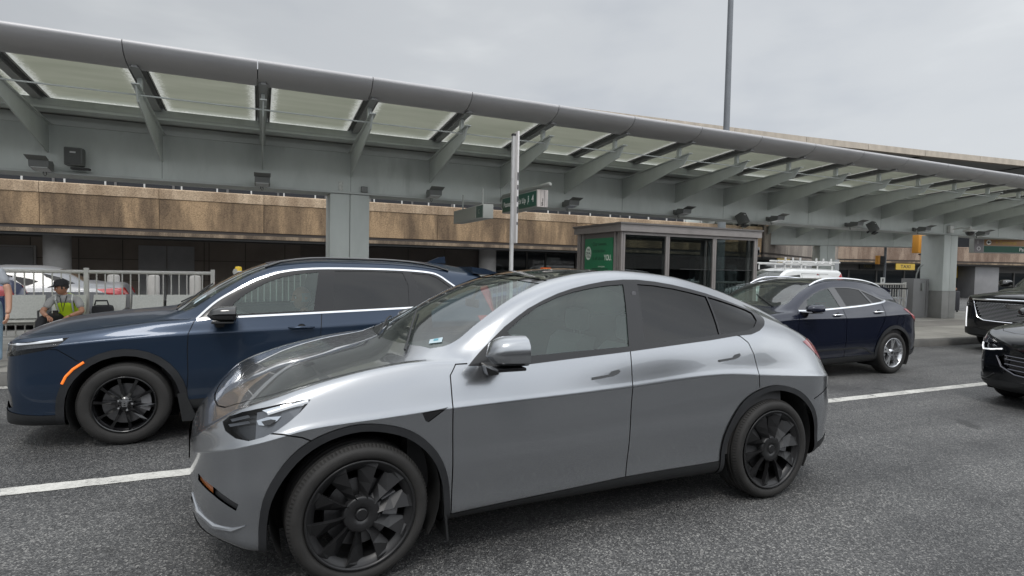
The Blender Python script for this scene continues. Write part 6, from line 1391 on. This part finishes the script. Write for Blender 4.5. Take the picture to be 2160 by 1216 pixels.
# power cabinet and carts by the right column
r = empty('utility_cabinet', (20.2, 9.55, .15), 0, 'grey metal utility cabinet against the left side of the right column', 'cabinet')
MB().box((0, 0, 0), (.86, .42, 1.36), .01).build('body', mat('cabinet_grey', (.19, .19, .19), .5, noise=(2, .08)), r); MB().box((.70, -.006, .05), (.71, -.001, 1.30)).build('door_seam', M_JOINT, r)
t = MB(); t.path([(.45, .2, 1.1), (.47, .2, 1.5), (.60, .2, 1.75), (.80, .2, 1.85)], .022, 8); t.box((.40, -.05, .95), (.52, .0, 1.2), .01); t.build('conduit', mat('conduit_grey', (.2, .21, .2), .4), r)
def cart(x, y, rz, label):
    r = empty('luggage_cart', (x, y, .15), rz, label, 'luggage cart', 'luggage carts parked by the railing'); m = mat('cart_steel', (.40, .41, .42), .35, .8)
    f = MB(); f.path([(-.45, -.25, .18), (.40, -.25, .14), (.52, -.25, .5), (.60, -.25, 1.02), (.60, .25, 1.02), (.52, .25, .5), (.40, .25, .14), (-.45, .25, .18), (-.45, -.25, .18)], .016, 8)
    for yy in (-.12, .0, .12): f.path([(-.45, yy, .18), (.40, yy, .14), (.54, yy, .62)], .009, 6)
    f.path([(.48, -.25, .40), (.48, .25, .40)], .012, 6); f.path([(.25, -.25, .72), (.56, -.25, .72), (.56, .25, .72), (.25, .25, .72), (.25, -.25, .72)], .010, 6); f.path([(.25, -.25, .72), (.50, -.25, .55)], .010, 6); f.build('frame', m, r)
    MB().tube((.60, -.26, 1.03), (.60, .26, 1.03), .024, n=10).build('handle_grip', M_RUBBER, r)
    for (xx, yy) in ((-.38, -.22), (-.38, .22), (.38, -.2), (.38, .2)): MB().tube((xx, yy-.018, .07), (xx, yy+.018, .07), .07, n=16).build('wheel', M_RUBBER, r)
    return r
for i, (x, y, a, l) in enumerate(((18.3, 9.1, .2, 'luggage cart nearest the grey cabinet'), (17.9, 9.12, .2, 'luggage cart nested second from the grey cabinet'), (17.5, 9.14, .2, 'luggage cart nested third from the grey cabinet'), (15.9, 8.9, 1.2, 'luggage cart turned away, nearest the navy crossover'))): cart(x, y, a, l)
# signals
r = empty('traffic_light', (24.98, 12.2, 0), -.25, 'amber-cased traffic signal hanging left of the right column', 'traffic light')
MB().box((-.28, -.16, 2.56), (.17, .16, 3.32), .02).build('housing', mat('signal_yellow', (.60, .27, .04), .45), r)
for z in (2.70, 2.95, 3.18):
    MB().tube((.17, 0, z), (.36, 0, z), .105, n=16, cap=False).build('visor', mat('signal_yellow', (.60, .27, .04), .45), r); MB().tube((.17, 0, z), (.185, 0, z), .09, n=16).build('lens', M_GLOSSBLACK, r)
t = MB(); t.path([(-.1, 0, 2.50), (.3, 0, 2.50), (.9, .1, 2.50)], .025, 8); t.tube((.9, .1, .1), (.9, .1, 3.4), .06, n=12); t.build('pole', M_JOINT, r)
r = empty('pedestrian_signal', (29.55, 16.66, 0), -.4, 'black and yellow pedestrian signal on a slim pole near the taxi sign', 'traffic light')
MB().tube((0, 0, 0), (0, 0, 3.1), .06, n=12).build('pole', mat('pole_dark_grey', (.14, .15, .165), .5), r); MB().box((-.34, -.1, 2.2), (-.06, .12, 2.6), .02).build('housing', M_JOINT, r); MB().box((-.44, -.12, 2.17), (-.34, .12, 2.62)).build('backplate', mat('signal_yellow', (.60, .27, .04), .45), r)
MB().box((-.24, -.09, 1.20), (-.02, -.06, 1.48)).build('notice', M_WHITE, r); MB().box((-.16, -.094, 1.26), (-.10, -.091, 1.42)).build('notice_mark', M_JOINT, r)
sp = MB().tube((13.83, 12, .0), (13.83, 12, 3.5), .13, n=16).build('steel_post', mat('post_blue_grey', (.20, .22, .23), .5)); tag(sp, 'round blue-grey steel post seen through the right pane of the kiosk', 'post')
# unseen block added behind the viewer to darken reflections in car doors and glass
pg = empty('reflection_block', (0, -34, 0), 0, 'unseen block added across the road to darken car door reflections', 'building')
for k in range(2): MB().box((-60, 0, 2.6*k+1.7), (70, 22, 2.6*k+2.6)).build('block_edge', mat('block_concrete', (.20, .19, .18), .85, noise=(.5, .15)), pg)
MB().box((-60, 3, 0), (70, 21, 5.0)).build('block_core', mat('block_dark', (.03, .03, .032), .9), pg)
g = MB()
for k in range(16): g.box((-58+8*k, .3, 0), (-57.3+8*k, 1, 4.3))
g.build('column', MATS['block_concrete'], pg)

# ================= far vehicles =================
def sedan(name, loc, rz, paint, label, full=True):
    root = empty(name, loc, rz, label, 'car')
    z6 = [(-.9, .55), (-.85, .68), (-.6, .76), (.3, .92), (2.8, .99), (3.4, .97), (3.7, .9), (3.85, .65)]; z7 = [(-.9, .57), (-.85, .70), (-.6, .79), (.35, .94), (.55, 1.0), (1.1, 1.28), (1.5, 1.37), (2.1, 1.36), (2.6, 1.22), (3.0, 1.04), (3.4, .99), (3.7, .92), (3.85, .67)]
    z8 = shc(z7, .035); zc = [(-.9, .6), (-.88, .68), (-.75, .78), (.2, .98), (.35, 1.0), (1.0, 1.36), (1.4, 1.455), (2.1, 1.45), (2.6, 1.33), (3.05, 1.12), (3.2, 1.09), (3.6, 1.08), (3.68, 1.05), (3.74, .9), (3.85, .7)]
    zb = [(-.9, .4), (-.85, .25), (-.6, .2), (3.4, .22), (3.75, .35), (3.85, .5)]; z5 = [(-.9, .5), (-.6, .7), (.3, .82), (3.0, .88), (3.6, .85), (3.85, .6)]
    v6 = [(-.9, .82), (3.85, .8)]; v7 = [(-.9, .75), (.4, .75), (1.3, .60), (2.4, .60), (3.0, .70), (3.85, .7)]; v8 = [(-.9, .66), (.4, .68), (1.3, .53), (2.4, .53), (3.0, .6), (3.85, .6)]
    B = shell(-.9, 3.85, (.5, 2.6, 2.6), (.4, 3, 3), zc, zb, z5, z6, z7, z8, v6, v7, v8, [(-.9, .9), (3.85, .9)], nx=50, sub=3)
    sd = lambda c: c.y > .4
    arches(B, root, (0, 2.8), .37, .40, None, cz=.33)
    B.region('window', M_GR, [(.62, .97), (1.1, 1.22), (1.5, 1.32), (1.72, 1.33), (1.72, 1.0)], off=-.004, parent=root, filt=sd); B.region('window', M_GR, [(1.78, 1.33), (2.1, 1.32), (2.6, 1.18), (2.85, 1.06), (2.7, 1.03), (1.78, 1.0)], off=-.004, parent=root, filt=sd)
    B.region('windscreen', M_GLOSSBLACK, [(.36, 0), (.42, .55), (.55, .62), (1.2, .50), (1.15, 0)], 'top', off=-.002, side=0, parent=root, filt=lambda c: c.z > .95)
    B.region('rear_window', M_GLOSSBLACK, [(2.45, 0), (2.45, .47), (2.95, .56), (3.05, 0)], 'top', off=-.002, side=0, parent=root, filt=lambda c: c.z > .95)
    B.region('tail_light', M_RED, [(3.25, .94), (3.9, .97), (3.9, .80), (3.5, .82)], off=.004, parent=root, filt=lambda c: c.y > .3)
    B.region('headlight', MATS['lamp_grey'], [(-.9, .62), (-.9, .72), (-.5, .76), (-.5, .68)], off=.004, parent=root, filt=lambda c: c.y > .3)
    plate_gap(B, root, [[(.45, .3), (.5, .93)], [(1.7, .3), (1.75, .98)], [(2.75, 1.0), (2.6, .6), (2.4, .4)]], side=2, filt=sd, w=.010)
    B.rest('body', paint, root)
    for x in (0., 2.8):
        for f in (-1, 1): make_wheel(root, x, f*.78, .33, .2, .22, 'twin', M_TYRE, MATS['rim_silver'], f, detail=False)
    B.end(); return root
M_SIL = mat('far_silver', (.20, .205, .215), .4, .5, coat=.3); M_WHT = mat('far_white', (.74, .75, .75), .3, coat=1); M_FBLUE = mat('far_blue', (.015, .03, .10), .3, .3, coat=1)
s1 = sedan('parked_car', (-7.1, 13.6, 0), 0, M_SIL, 'silver sedan with red tail lamps behind the left railing')
s2 = sedan('parked_car', (12.2, 21.6, 2.72), 0, M_WHT, 'white car on the elevated road, its roof just over the parapet')
s3 = sedan('parked_car', (6.1, 13.3, 0), 0, M_FBLUE, 'dark car with a white light bar on its roof, hidden behind the silver car')
lb = MB(); lb.box((1.75, -.08, 1.50), (2.0, .50, 1.56)); lb.box((1.5, -.45, 1.47), (2.2, .45, 1.50)); lb.build('light_bar', M_WHITE, s3); MB().box((1.72, .10, 1.56), (2.0, .28, 1.63)).build('beacon', M_AMBER, s3)
# blue hatchback at the far left, only its tail visible
nav = [o for o in S.objects if o.get('label', '').startswith('small dark navy crossover')][0]
bl_ = copy_tree(nav); bl_.location = (-8.55, 12.3, 0); tag(bl_, 'blue car at the far left behind the railing, large red tail lamp towards the bench')
for o in bl_.children_recursive:
    if o.type == 'MESH' and o.material_slots and o.material_slots[0].material.name == 'navy_paint':
        o.material_slots[0].link = 'OBJECT'; o.material_slots[0].material = M_FBLUE
# white van with ladder rack
vr = empty('white_van', (17.0, 13.6, 0), 0, 'white panel van with red rear corner and ladder rack on its roof', 'van')
def van():
    z6 = [(-.8, .7), (-.7, .9), (0, 1.02), (.35, 1.05), (4.0, 1.08), (4.1, .8)]; z7 = [(-.8, .72), (-.7, .93), (0, 1.08), (.3, 1.12), (.7, 1.45), (1.0, 1.62), (1.5, 1.70), (3.9, 1.68), (4.05, 1.5), (4.1, .82)]
    z8 = shc(z7, .07); zc = [(-.8, .78), (-.75, .95), (-.1, 1.15), (.1, 1.2), (.8, 1.66), (1.2, 1.80), (1.8, 1.84), (3.85, 1.82), (4.03, 1.7), (4.1, .95)]
    zb = [(-.8, .4), (-.7, .25), (3.9, .25), (4.1, .45)]; z5 = [(-.8, .66), (-.5, .85), (3.9, .95), (4.1, .75)]
    B = shell(-.8, 4.1, (.4, 2.8, 2.8), (.15, 4, 4), zc, zb, z5, z6, z7, z8, [(-.8, .86), (4.1, .88)], [(-.8, .78), (.3, .8), (1.2, .76), (4.1, .78)], [(-.8, .7), (.3, .72), (1.2, .66), (4.1, .68)], [(-.8, .92), (4.1, .92)], nx=60, sub=3)
    sd = lambda c: c.y > .4
    arches(B, vr, (0, 3.0), .38, .40, None, cz=.33)
    B.region('window', M_GR, [(.62, 1.12), (.80, 1.38), (1.0, 1.50), (1.62, 1.56), (1.62, 1.12)], off=-.004, parent=vr, filt=sd)
    B.region('red_corner', mat('van_red', (.48, .02, .025), .35, coat=1), [(4.2, 1.66), (3.98, 1.66), (3.40, 1.20), (3.30, .85), (4.2, .85)], off=.002, parent=vr, filt=sd)
    B.region('windscreen', M_GW, [(.10, 0), (.18, .6), (.4, .70), (1.0, .62), (.85, 0)], 'top', off=-.002, side=0, parent=vr, filt=lambda c: c.z > 1.1)
    plate_gap(B, vr, [[(.5, .4), (.55, 1.1)], [(1.72, .4), (1.72, 1.62)], [(2.7, .4), (2.7, 1.62)], [(1.72, 1.60), (3.2, 1.6)]], side=2, filt=sd, w=.014)
    B.rest('body', M_WHT, vr)
    dm = MB(); dm.prism([(2.20, 1.26), (2.60, 1.62), (3.0, 1.26), (2.60, .90)], 1, -.915, -.905); o = dm.build('diamond_logo', mat('van_maroon', (.20, .02, .03), .4), vr)
    # keep it on the leaning side wall
    for v in o.data.vertices: p = B.surf(v.co.x, z=v.co.z); v.co.y = -(p.y+(.008 if v.co.y < -.91 else .001))
    text_mesh('AZ', .26, M_WHITE, vr, 'lettering', (2.60, -.885, 1.38), (math.pi/2, 0, 0), .001, .006, 'CENTER')
    B.end()
    m = mat('rack_white', (.70, .70, .69), .4); rk = MB()
    for y in (-.62, .62): rk.box((.9, y-.02, 1.98), (3.75, y+.02, 2.03))
    for x in (1.0, 1.9, 2.8, 3.65):
        rk.box((x-.02, -.64, 1.94), (x+.02, .64, 1.98))
        for y in (-.62, .62): rk.box((x-.02, y-.02, 1.74), (x+.02, y+.02, 1.96))
    rk.build('roof_rack', m, vr)
    for x in (1.05, 1.45, 1.85, 2.75, 3.15, 3.6):
        for y in (-.60,): c_ = MB(); c_.box((x-.03, y-.02, 2.03), (x+.03, y+.02, 2.22)); c_.prism([(x-.05, 2.03), (x+.09, 2.03), (x+.02, 2.10)], 1, y-.05, y+.05); c_.build('rack_clamp', m, vr)
    for f in (-1, 1):
        for x in (0., 3.0): make_wheel(vr, x, f*.80, .33, .2, .2, 'seven', M_TYRE, MATS['rim_silver'], f, detail=False)
    mirror_pod(vr, .62, 1.16, .88, M_GLOSSBLACK, M_BLACKTRIM, shell=(.2, .24, .2))
van()
ld = MB()
for y in (-.28, .10): ld.box((1.0, y-.02, 2.06), (4.55, y+.02, 2.12))
for k in range(11): ld.box((1.2+.3*k, -.28, 2.08), (1.23+.3*k, .10, 2.10))
lo = ld.build('ladder', MATS['rack_white']); lo.location = (17.0, 13.6, 0); tag(lo, 'white ladder lying on the roof rack of the white van', 'ladder')
# ================= people =================
def skin(name, pts, edges, m, parent, sub=2, root=0):
    """pts: [(x,y,z,rx[,ry])]; grown with a Skin modifier, then baked"""
    me = bpy.data.meshes.new(name); me.from_pydata([p[:3] for p in pts], edges, []); o = bpy.data.objects.new(name, me); COL.objects.link(o)
    o.modifiers.new('s', 'SKIN'); o.modifiers.new('u', 'SUBSURF').levels = sub
    for i, p in enumerate(pts):
        v = me.skin_vertices[0].data[i]; v.radius = (p[3], p[4] if len(p) > 4 else p[3]); v.use_root = (i == root)
    bpy.context.view_layer.update(); dg = bpy.context.evaluated_depsgraph_get(); m2 = bpy.data.meshes.new_from_object(o.evaluated_get(dg)); bpy.data.objects.remove(o); 
    m2.materials.clear(); m2.materials.append(m); m2.polygons.foreach_set('use_smooth', [True]*len(m2.polygons)); m2.name = name
    o = bpy.data.objects.new(name, m2); COL.objects.link(o)
    if parent is not None: o.parent = parent
    return o
def chain(n, s=0): return [(s+i, s+i+1) for i in range(n-1)]
M_SKIN1 = mat('skin_tan', (.34, .17, .105), .55); M_SKIN2 = mat('skin_light', (.45, .25, .17), .55); M_HAIR = mat('hair_dark', (.03, .024, .02), .7); M_HAIRG = mat('hair_grey', (.22, .20, .19), .8)
def head(parent, c, s, skin_m, hair_m=None, yaw=0., nod=0., cap=False, tache=False, bald=False):
    """head of height ~.235*s centred at c, facing -y before yaw; one mesh with brow, nose, chin, ears"""
    bm = bmesh.new(); bmesh.ops.create_uvsphere(bm, u_segments=28, v_segments=20, radius=1)
    for v in bm.verts:
        x, y, z = v.co; X = x*.078; Y = y*.098; Z = z*.118
        if z < -.1: k = (-z-.1)/.9; X *= 1-.30*k; Y *= 1-.18*k; Y -= .012*k
        if y < 0:
            f = -y
            Y -= .026*math.exp(-((x/.16)**2+((z+.18)/.17)**2))*f     # nose
            Y -= .008*math.exp(-((x/.5)**2+((z-.16)/.10)**2))*f       # brow
            for sx in (-.38, .38): Y += .012*math.exp(-(((x-sx)/.20)**2+((z-.02)/.12)**2))
            Y -= .009*math.exp(-((x/.32)**2+((z+.52)/.07)**2)); Y += .005*math.exp(-((x/.30)**2+((z+.44)/.04)**2)); Y -= .012*math.exp(-((x/.3)**2+((z+.85)/.14)**2))
        for sx in (-1, 1): X += sx*.016*math.exp(-(((x-sx*.98)/.14)**2+((y-.08)/.16)**2+((z+.05)/.26)**2))
        v.co = (X*s, Y*s, Z*s)
    M_ = Matrix.Translation(Vector(c)) @ Matrix.Rotation(yaw, 4, 'Z') @ Matrix.Rotation(nod, 4, 'X')
    bm.transform(M_); me = bpy.data.meshes.new('head'); bm.to_mesh(me); bm.free(); me.materials.append(skin_m); me.polygons.foreach_set('use_smooth', [True]*len(me.polygons))
    h = bpy.data.objects.new('head', me); COL.objects.link(h); h.parent = parent
    def add(nm, mb, m): mb.xf(M_); return mb.build(nm, m, h)
    e = MB()
    for sx in (-.030, .030): e.lathe([(0, -.011), (.008, -.008), (.011, 0)], (sx*s, -.083*s, .004*s), 1, 10)
    add('eye', e, mat('eye_white', (.5, .48, .45), .3))
    e = MB()
    for sx in (-.030, .030): e.lathe([(0, -.0125), (.0055, -.0105)], (sx*s, -.083*s, .004*s), 1, 10); e.box(((sx-.016)*s, -.101*s, .024*s), ((sx+.016)*s, -.092*s, .031*s))
    add('brow_and_iris', e, M_HAIR)
    if tache: add('moustache', MB().box((-.026*s, -.112*s, -.045*s), (.026*s, -.094*s, -.033*s), .005), M_HAIRG)
    if hair_m:
        hb = MB(); n = 24
        rows = []
        for i in range(9):
            t = i/8; z = .125-.145*t if not bald else .05-.09*t
            rows.append([((.084 if abs(z) < .08 else .084*math.sqrt(max(0.02, 1-((z-.01)/.125)**2)))*math.cos(2*math.pi*k/n), (.106*(math.sqrt(max(.02, 1-((z-.01)/.128)**2)))) *math.sin(2*math.pi*k/n)+.006, z) for k in range(n)])
        vs = []; 
        for i, r_ in enumerate(rows):
            for (x, y, z) in r_:
                if y < -.03 and z < .055: y = -.03+ (y+.03)*.3
                vs.append((x*s, y*s, z*s))
        hb.add(vs, [(i*n+k, i*n+(k+1) % n, (i+1)*n+(k+1) % n, (i+1)*n+k) for i in range(8) for k in range(n)], True); hb.add(vs[:n], [tuple(range(n))]); add('hair', hb, hair_m)
    if cap:
        cp = MB(); cp.lathe([(0, .155), (.05, .150), (.082, .125), (.098, .085), (.102, .045), (.098, .040)], (0, .004, 0), 2, 28); cp.v = [(x*s, y*s*1.1, z*s) for x, y, z in cp.v]
        br = []; n = 12
        for i in range(n+1):
            a = math.pi*(1+i/n); br.append((.088*math.cos(a), .09*math.sin(a)*1.05-.01, .052)); 
        for i in range(n+1):
            a = math.pi*(1+i/n); br.append((.082*math.cos(a), -.085+.105*math.sin(a)-.004, .052-.018*abs(math.sin(a))))
        br = [(x*s, y*s, z*s) for x, y, z in br]; cp.add(br, [(i, i+1, n+2+i, n+1+i) for i in range(n)], True); cp.add([(x, y, z-.004) for x, y, z in br], [(i, i+1, n+2+i, n+1+i) for i in range(n)], True)
        o = add('cap', cp, mat('cap_cloth', (.012, .012, .014), .8)); bd = MB(); bd.lathe([(0, -.008), (.020, -.006), (.024, 0)], (0, -.106*s, .092*s), 1, 14); add('cap_badge', bd, mat('badge_pale', (.5, .5, .5), .5))
    return h
def hand(parent, w, d, up, s=1.0, curl=.5, m=None, side=1):
    """palm plus four fingers and thumb; w wrist, d direction of fingers, up = back of hand"""
    w = Vector(w); d = Vector(d).normalized(); up = Vector(up); up = (up-d*up.dot(d)).normalized(); l = d.cross(up)*side
    P = []; E_ = []
    def pt(a, b, c, r): P.append((*(w+d*a*s+l*b*s+up*c*s), r*s)); return len(P)-1
    a0 = pt(0, 0, 0, .024); a1 = pt(.045, 0, 0, .028); E_.append((a0, a1)); a2 = pt(.082, 0, -.002, .024); E_.append((a1, a2))
    for k, (b, ln) in enumerate(((-.030, .070), (-.010, .080), (.011, .074), (.030, .058))):
        k0 = pt(.088, b, -.002, .0095); E_.append((a2, k0)); c1 = curl*.5; k1 = pt(.088+ln*.42*math.cos(c1), b*1.05, -ln*.42*math.sin(c1), .0085); E_.append((k0, k1)); c2_ = curl*1.6; k2 = pt(.088+ln*.42*math.cos(c1)+ln*.32*math.cos(c2_), b*1.05, -ln*.42*math.sin(c1)-ln*.32*math.sin(c2_), .0078); E_.append((k1, k2)); c3 = curl*2.3; k3 = pt(P and .088+ln*.42*math.cos(c1)+ln*.32*math.cos(c2_)+ln*.26*math.cos(c3), b*1.05, -ln*.42*math.sin(c1)-ln*.32*math.sin(c2_)-ln*.26*math.sin(c3), .007); E_.append((k2, k3))
    t0 = pt(.030, -.034, -.006, .012); E_.append((a1, t0)); t1 = pt(.058, -.052, -.016, .0105); E_.append((t0, t1)); t2 = pt(.082, -.056, -.026, .009); E_.append((t1, t2))
    return skin('hand', P, E_, m, parent, 1)
M_JEAN = mat('jeans_light', (.20, .29, .37), .85, noise=(9, .25)); M_TEEG = mat('tee_grey', (.33, .35, .38), .85, noise=(3, .06)); M_BLACKC = mat('cloth_black', (.014, .014, .017), .85); M_SHOEW = mat('shoe_white', (.7, .7, .68), .6)
# --- walker at the left edge: grey tee, faded jeans, white shoes ---
r = empty('person', (-3.79, 6.83, .15), 0, 'walking person in grey tee shirt, faded jeans and white shoes at the left edge', 'person')
H = [(0, 0, .86, .135, .12), (0, 0, .98, .135, .11), (0, .01, 1.12, .145, .11), (0, .01, 1.24, .15, .105), (0, .01, 1.32, .10, .08), (0, 0, 1.40, .052), (.17, 0, 1.27, .066), (.235, -.02, 1.10, .062), (-.17, 0, 1.27, .066), (-.235, -.02, 1.10, .062)]
skin('shirt', H, chain(6)+[(3, 6), (6, 7), (3, 8), (8, 9)], M_TEEG, r)
for sx, fy, ph in ((1, -.10, .06), (-1, .20, -.05)):
    skin('trouser_leg', [(sx*.06, 0, .90, .11), (sx*.10, 0, .80, .105), (sx*.12, -.02, .46, .080), (sx*.13, fy*.5, .24, .072), (sx*.14, fy, .09, .078)], chain(5), M_JEAN, r)
    skin('shoe', [(sx*.14, fy+.06, .05, .045), (sx*.145, fy-.02, .045, .045), (sx*.15, fy-.13, .035, .040), (sx*.15, fy-.18, .03, .030)], chain(4), M_SHOEW, r)
    skin('arm', [(sx*.235, -.02, 1.12, .046), (sx*.265, -.03, 1.00, .042), (sx*.285, -.09, .80, .034), (sx*.285, -.13, .72, .028)], chain(4), M_SKIN2, r)
    hand(r, (sx*.285, -.13, .73), (0, -.35, -1), (sx, 0, 0), .95, .5, M_SKIN2, sx)
skin('neck', [(0, .0, 1.34, .056), (0, -.01, 1.44, .052)], [(0, 1)], M_SKIN2, r); head(r, (0, -.02, 1.50), .92, M_SKIN2, M_HAIRG, yaw=.5)
# --- worker seated on the bench ---
r = empty('person', (-3.40, 8.84, .15), 0, 'seated man in black cap, grey shirt and yellow safety vest on the bench', 'person')
ZS = .42
skin('shirt', [(0, .14, ZS+.06, .150, .12), (0, .09, ZS+.17, .150, .12), (0, .0, ZS+.29, .145, .105), (0, -.10, ZS+.385, .125, .09), (0, -.155, ZS+.43, .09, .07), (0, -.20, ZS+.47, .048), (.175, -.11, ZS+.37, .068), (.24, -.20, ZS+.23, .060), (-.175, -.11, ZS+.37, .068), (-.24, -.20, ZS+.23, .060)], chain(6)+[(3, 6), (6, 7), (3, 8), (8, 9)], mat('shirt_grey', (.30, .30, .29), .85), r)
M_VEST = mat('hi_vis_yellow', (.66, .90, .03), .6); M_BANDR = mat('reflective_band', (.55, .57, .55), .35)
v = skin('safety_vest', [(0, .135, ZS+.08, .163, .135), (0, .088, ZS+.17, .163, .133), (0, .0, ZS+.29, .178, .140), (0, -.09, ZS+.385, .172, .130), (0, -.150, ZS+.44, .11, .085)], chain(5), M_VEST, r)
b = skin('reflective_stripe', [(0, .082, ZS+.165, .1685, .138), (0, .055, ZS+.205, .1705, .138)], [(0, 1)], M_BANDR, r)
for sx in (-1, 1):
    s_ = MB(); s_.path([(sx*.10, -.055, ZS+.17), (sx*.105, -.135, ZS+.28), (sx*.11, -.185, ZS+.37), (sx*.11, -.15, ZS+.46)], .013, 8); s_.build('shoulder_stripe', M_BANDR, r)
ly = MB(); ly.path([(-.05, -.20, ZS+.44), (-.02, -.222, ZS+.30), (0, -.225, ZS+.18), (.02, -.222, ZS+.30), (.05, -.20, ZS+.44)], .006, 6); ly.build('lanyard', M_BLACKC, r)
for sx in (-1, 1):
    skin('trouser_leg', [(sx*.08, .10, ZS+.05, .10), (sx*.17, -.06, ZS+.06, .098), (sx*.25, -.34, ZS+.06, .080), (sx*.26, -.40, ZS-.10, .068), (sx*.25, -.36, ZS-.33, .055)], chain(5), M_BLACKC, r)
    skin('shoe', [(sx*.25, -.32, .05, .045), (sx*.25, -.42, .045, .045), (sx*.255, -.54, .035, .038)], chain(3), M_BLACKC, r)
    skin('arm', [(sx*.24, -.20, ZS+.25, .046), (sx*.26, -.25, ZS+.175, .044), (sx*.20, -.38, ZS+.15, .036), (sx*.15, -.46, ZS+.13, .029)], chain(4), M_SKIN1, r); hand(r, (sx*.15, -.46, ZS+.13), (-sx*.55, -.6, -.35), (0, 0, 1), .95, .7, M_SKIN1, -sx)
skin('neck', [(0, -.13, ZS+.42, .055), (0, -.19, ZS+.51, .050)], [(0, 1)], M_SKIN1, r); head(r, (-.02, -.215, ZS+.57), .95, M_SKIN1, M_HAIR, yaw=-.95, nod=.15, cap=True)
bg = MB(); bg.box((-.15, -.13, 0), (.15, .10, .24), .06); bg.path([(-.1, -.1, .24), (-.08, -.1, .32), (.08, -.1, .32), (.1, -.1, .24)], .014, 6); o = bg.build('backpack', M_BLACKC); o.location = (-2.93, 8.98, .59); tag(o, 'black backpack on the bench right of the seated man', 'bag')
ph = MB().box((-.035, -.004, 0), (.035, .004, .13), .003).build('phone', M_GLOSSBLACK); ph.location = (-3.41, 8.30, .72); ph.rotation_euler = (.9, 0, .2); tag(ph, 'black phone held in the seated man\'s hands', 'phone')
# --- driver of the blue SUV (sits at the wheel on the viewer's side) ---
r = empty('person', (-1.54+1.36, 3.913-.38, .50), math.pi/2*0, 'driver with grey moustache and pale shirt inside the dark blue SUV', 'person')
skin('shirt', [(.10, 0, .12, .15, .13), (.14, 0, .30, .16, .13), (.17, 0, .48, .165, .11), (.17, 0, .56, .09, .08), (.15, -.18, .48, .07), (.05, -.25, .30, .055), (-.12, -.23, .27, .046), (.15, .18, .48, .07), (.05, .25, .30, .055), (-.12, .23, .27, .046)], chain(4)+[(2, 4), (4, 5), (5, 6), (2, 7), (7, 8), (8, 9)], mat('shirt_pale_blue', (.50, .60, .62), .8), r)
for sx in (-1, 1):
    skin('arm', [(-.12, sx*.23, .27, .036), (-.30, sx*.20, .36, .030), (-.40, sx*.17, .44, .026)], chain(3), M_SKIN1, r); hand(r, (-.40, sx*.17, .44), (-1, -sx*.1, .25), (-.2, sx*.9, .3), .95, 1.0, M_SKIN1, 1)
    skin('trouser_leg', [(.10, sx*.10, .10, .095), (-.10, sx*.13, .12, .09), (-.38, sx*.14, .14, .07), (-.62, sx*.14, -.12, .05)], chain(4), M_BLACKC, r)
skin('neck', [(.165, 0, .56, .058), (.14, 0, .66, .055)], [(0, 1)], M_SKIN1, r); head(r, (.12, 0, .755), 1.0, M_SKIN1, M_HAIRG, yaw=-1.1, tache=True, bald=True)
# --- traveller with suitcase by the right column ---
r = empty('person', (26.0, 11.75, .15), -.3, 'traveller in a dark jacket standing beside a dark suitcase right of the column', 'person')
skin('jacket', [(0, 0, .90, .16, .14), (0, 0, 1.1, .17, .13), (0, 0, 1.32, .17, .12), (0, 0, 1.46, .10, .08), (.20, 0, 1.36, .08), (.27, -.05, 1.10, .07), (.24, -.22, 1.0, .055), (-.20, 0, 1.36, .08), (-.27, -.03, 1.10, .07), (-.28, -.10, .90, .055)], chain(4)+[(2, 4), (4, 5), (5, 6), (2, 7), (7, 8), (8, 9)], mat('jacket_navy', (.02, .022, .035), .8), r)
MB().prism([(-.07, 1.42), (.07, 1.42), (.10, .95), (-.10, .95)], 1, -.155, -.05).build('shirt_front', mat('shirt_grey_green', (.30, .33, .32), .8), r)
for sx in (-1, 1):
    skin('trouser_leg', [(sx*.07, 0, .92, .11), (sx*.11, 0, .80, .10), (sx*.12, -.01, .46, .075), (sx*.13, .01, .08, .062)], chain(4), mat('trouser_dark', (.025, .025, .032), .85), r); skin('shoe', [(sx*.13, .03, .045, .045), (sx*.14, -.16, .035, .038)], [(0, 1)], M_BLACKC, r)
hand(r, (.24, -.22, 1.0), (0, -.5, -.6), (1, 0, 0), 1, .8, M_SKIN2, 1); hand(r, (-.28, -.10, .90), (0, -.2, -1), (-1, 0, 0), 1, .8, M_SKIN2, -1)
skin('neck', [(0, 0, 1.46, .06), (0, -.01, 1.56, .055)], [(0, 1)], M_SKIN2, r); head(r, (0, -.02, 1.65), 1.0, M_SKIN2, M_HAIR, yaw=.5)
s_ = empty('suitcase', (25.72, 11.35, .15), -.3, 'dark upright suitcase beside the traveller', 'suitcase'); MB().box((-.26, -.14, .06), (.26, .14, .86), .04).build('shell', mat('case_dark', (.02, .02, .028), .5), s_)
MB().path([(-.12, .08, .86), (-.12, .08, 1.05), (.12, .08, 1.05), (.12, .08, .86)], .012, 6).build('handle', M_JOINT, s_)
for x in (-.2, .2): MB().tube((x, -.1, .03), (x, -.06, .03), .03, n=12).build('wheel', M_RUBBER, s_)
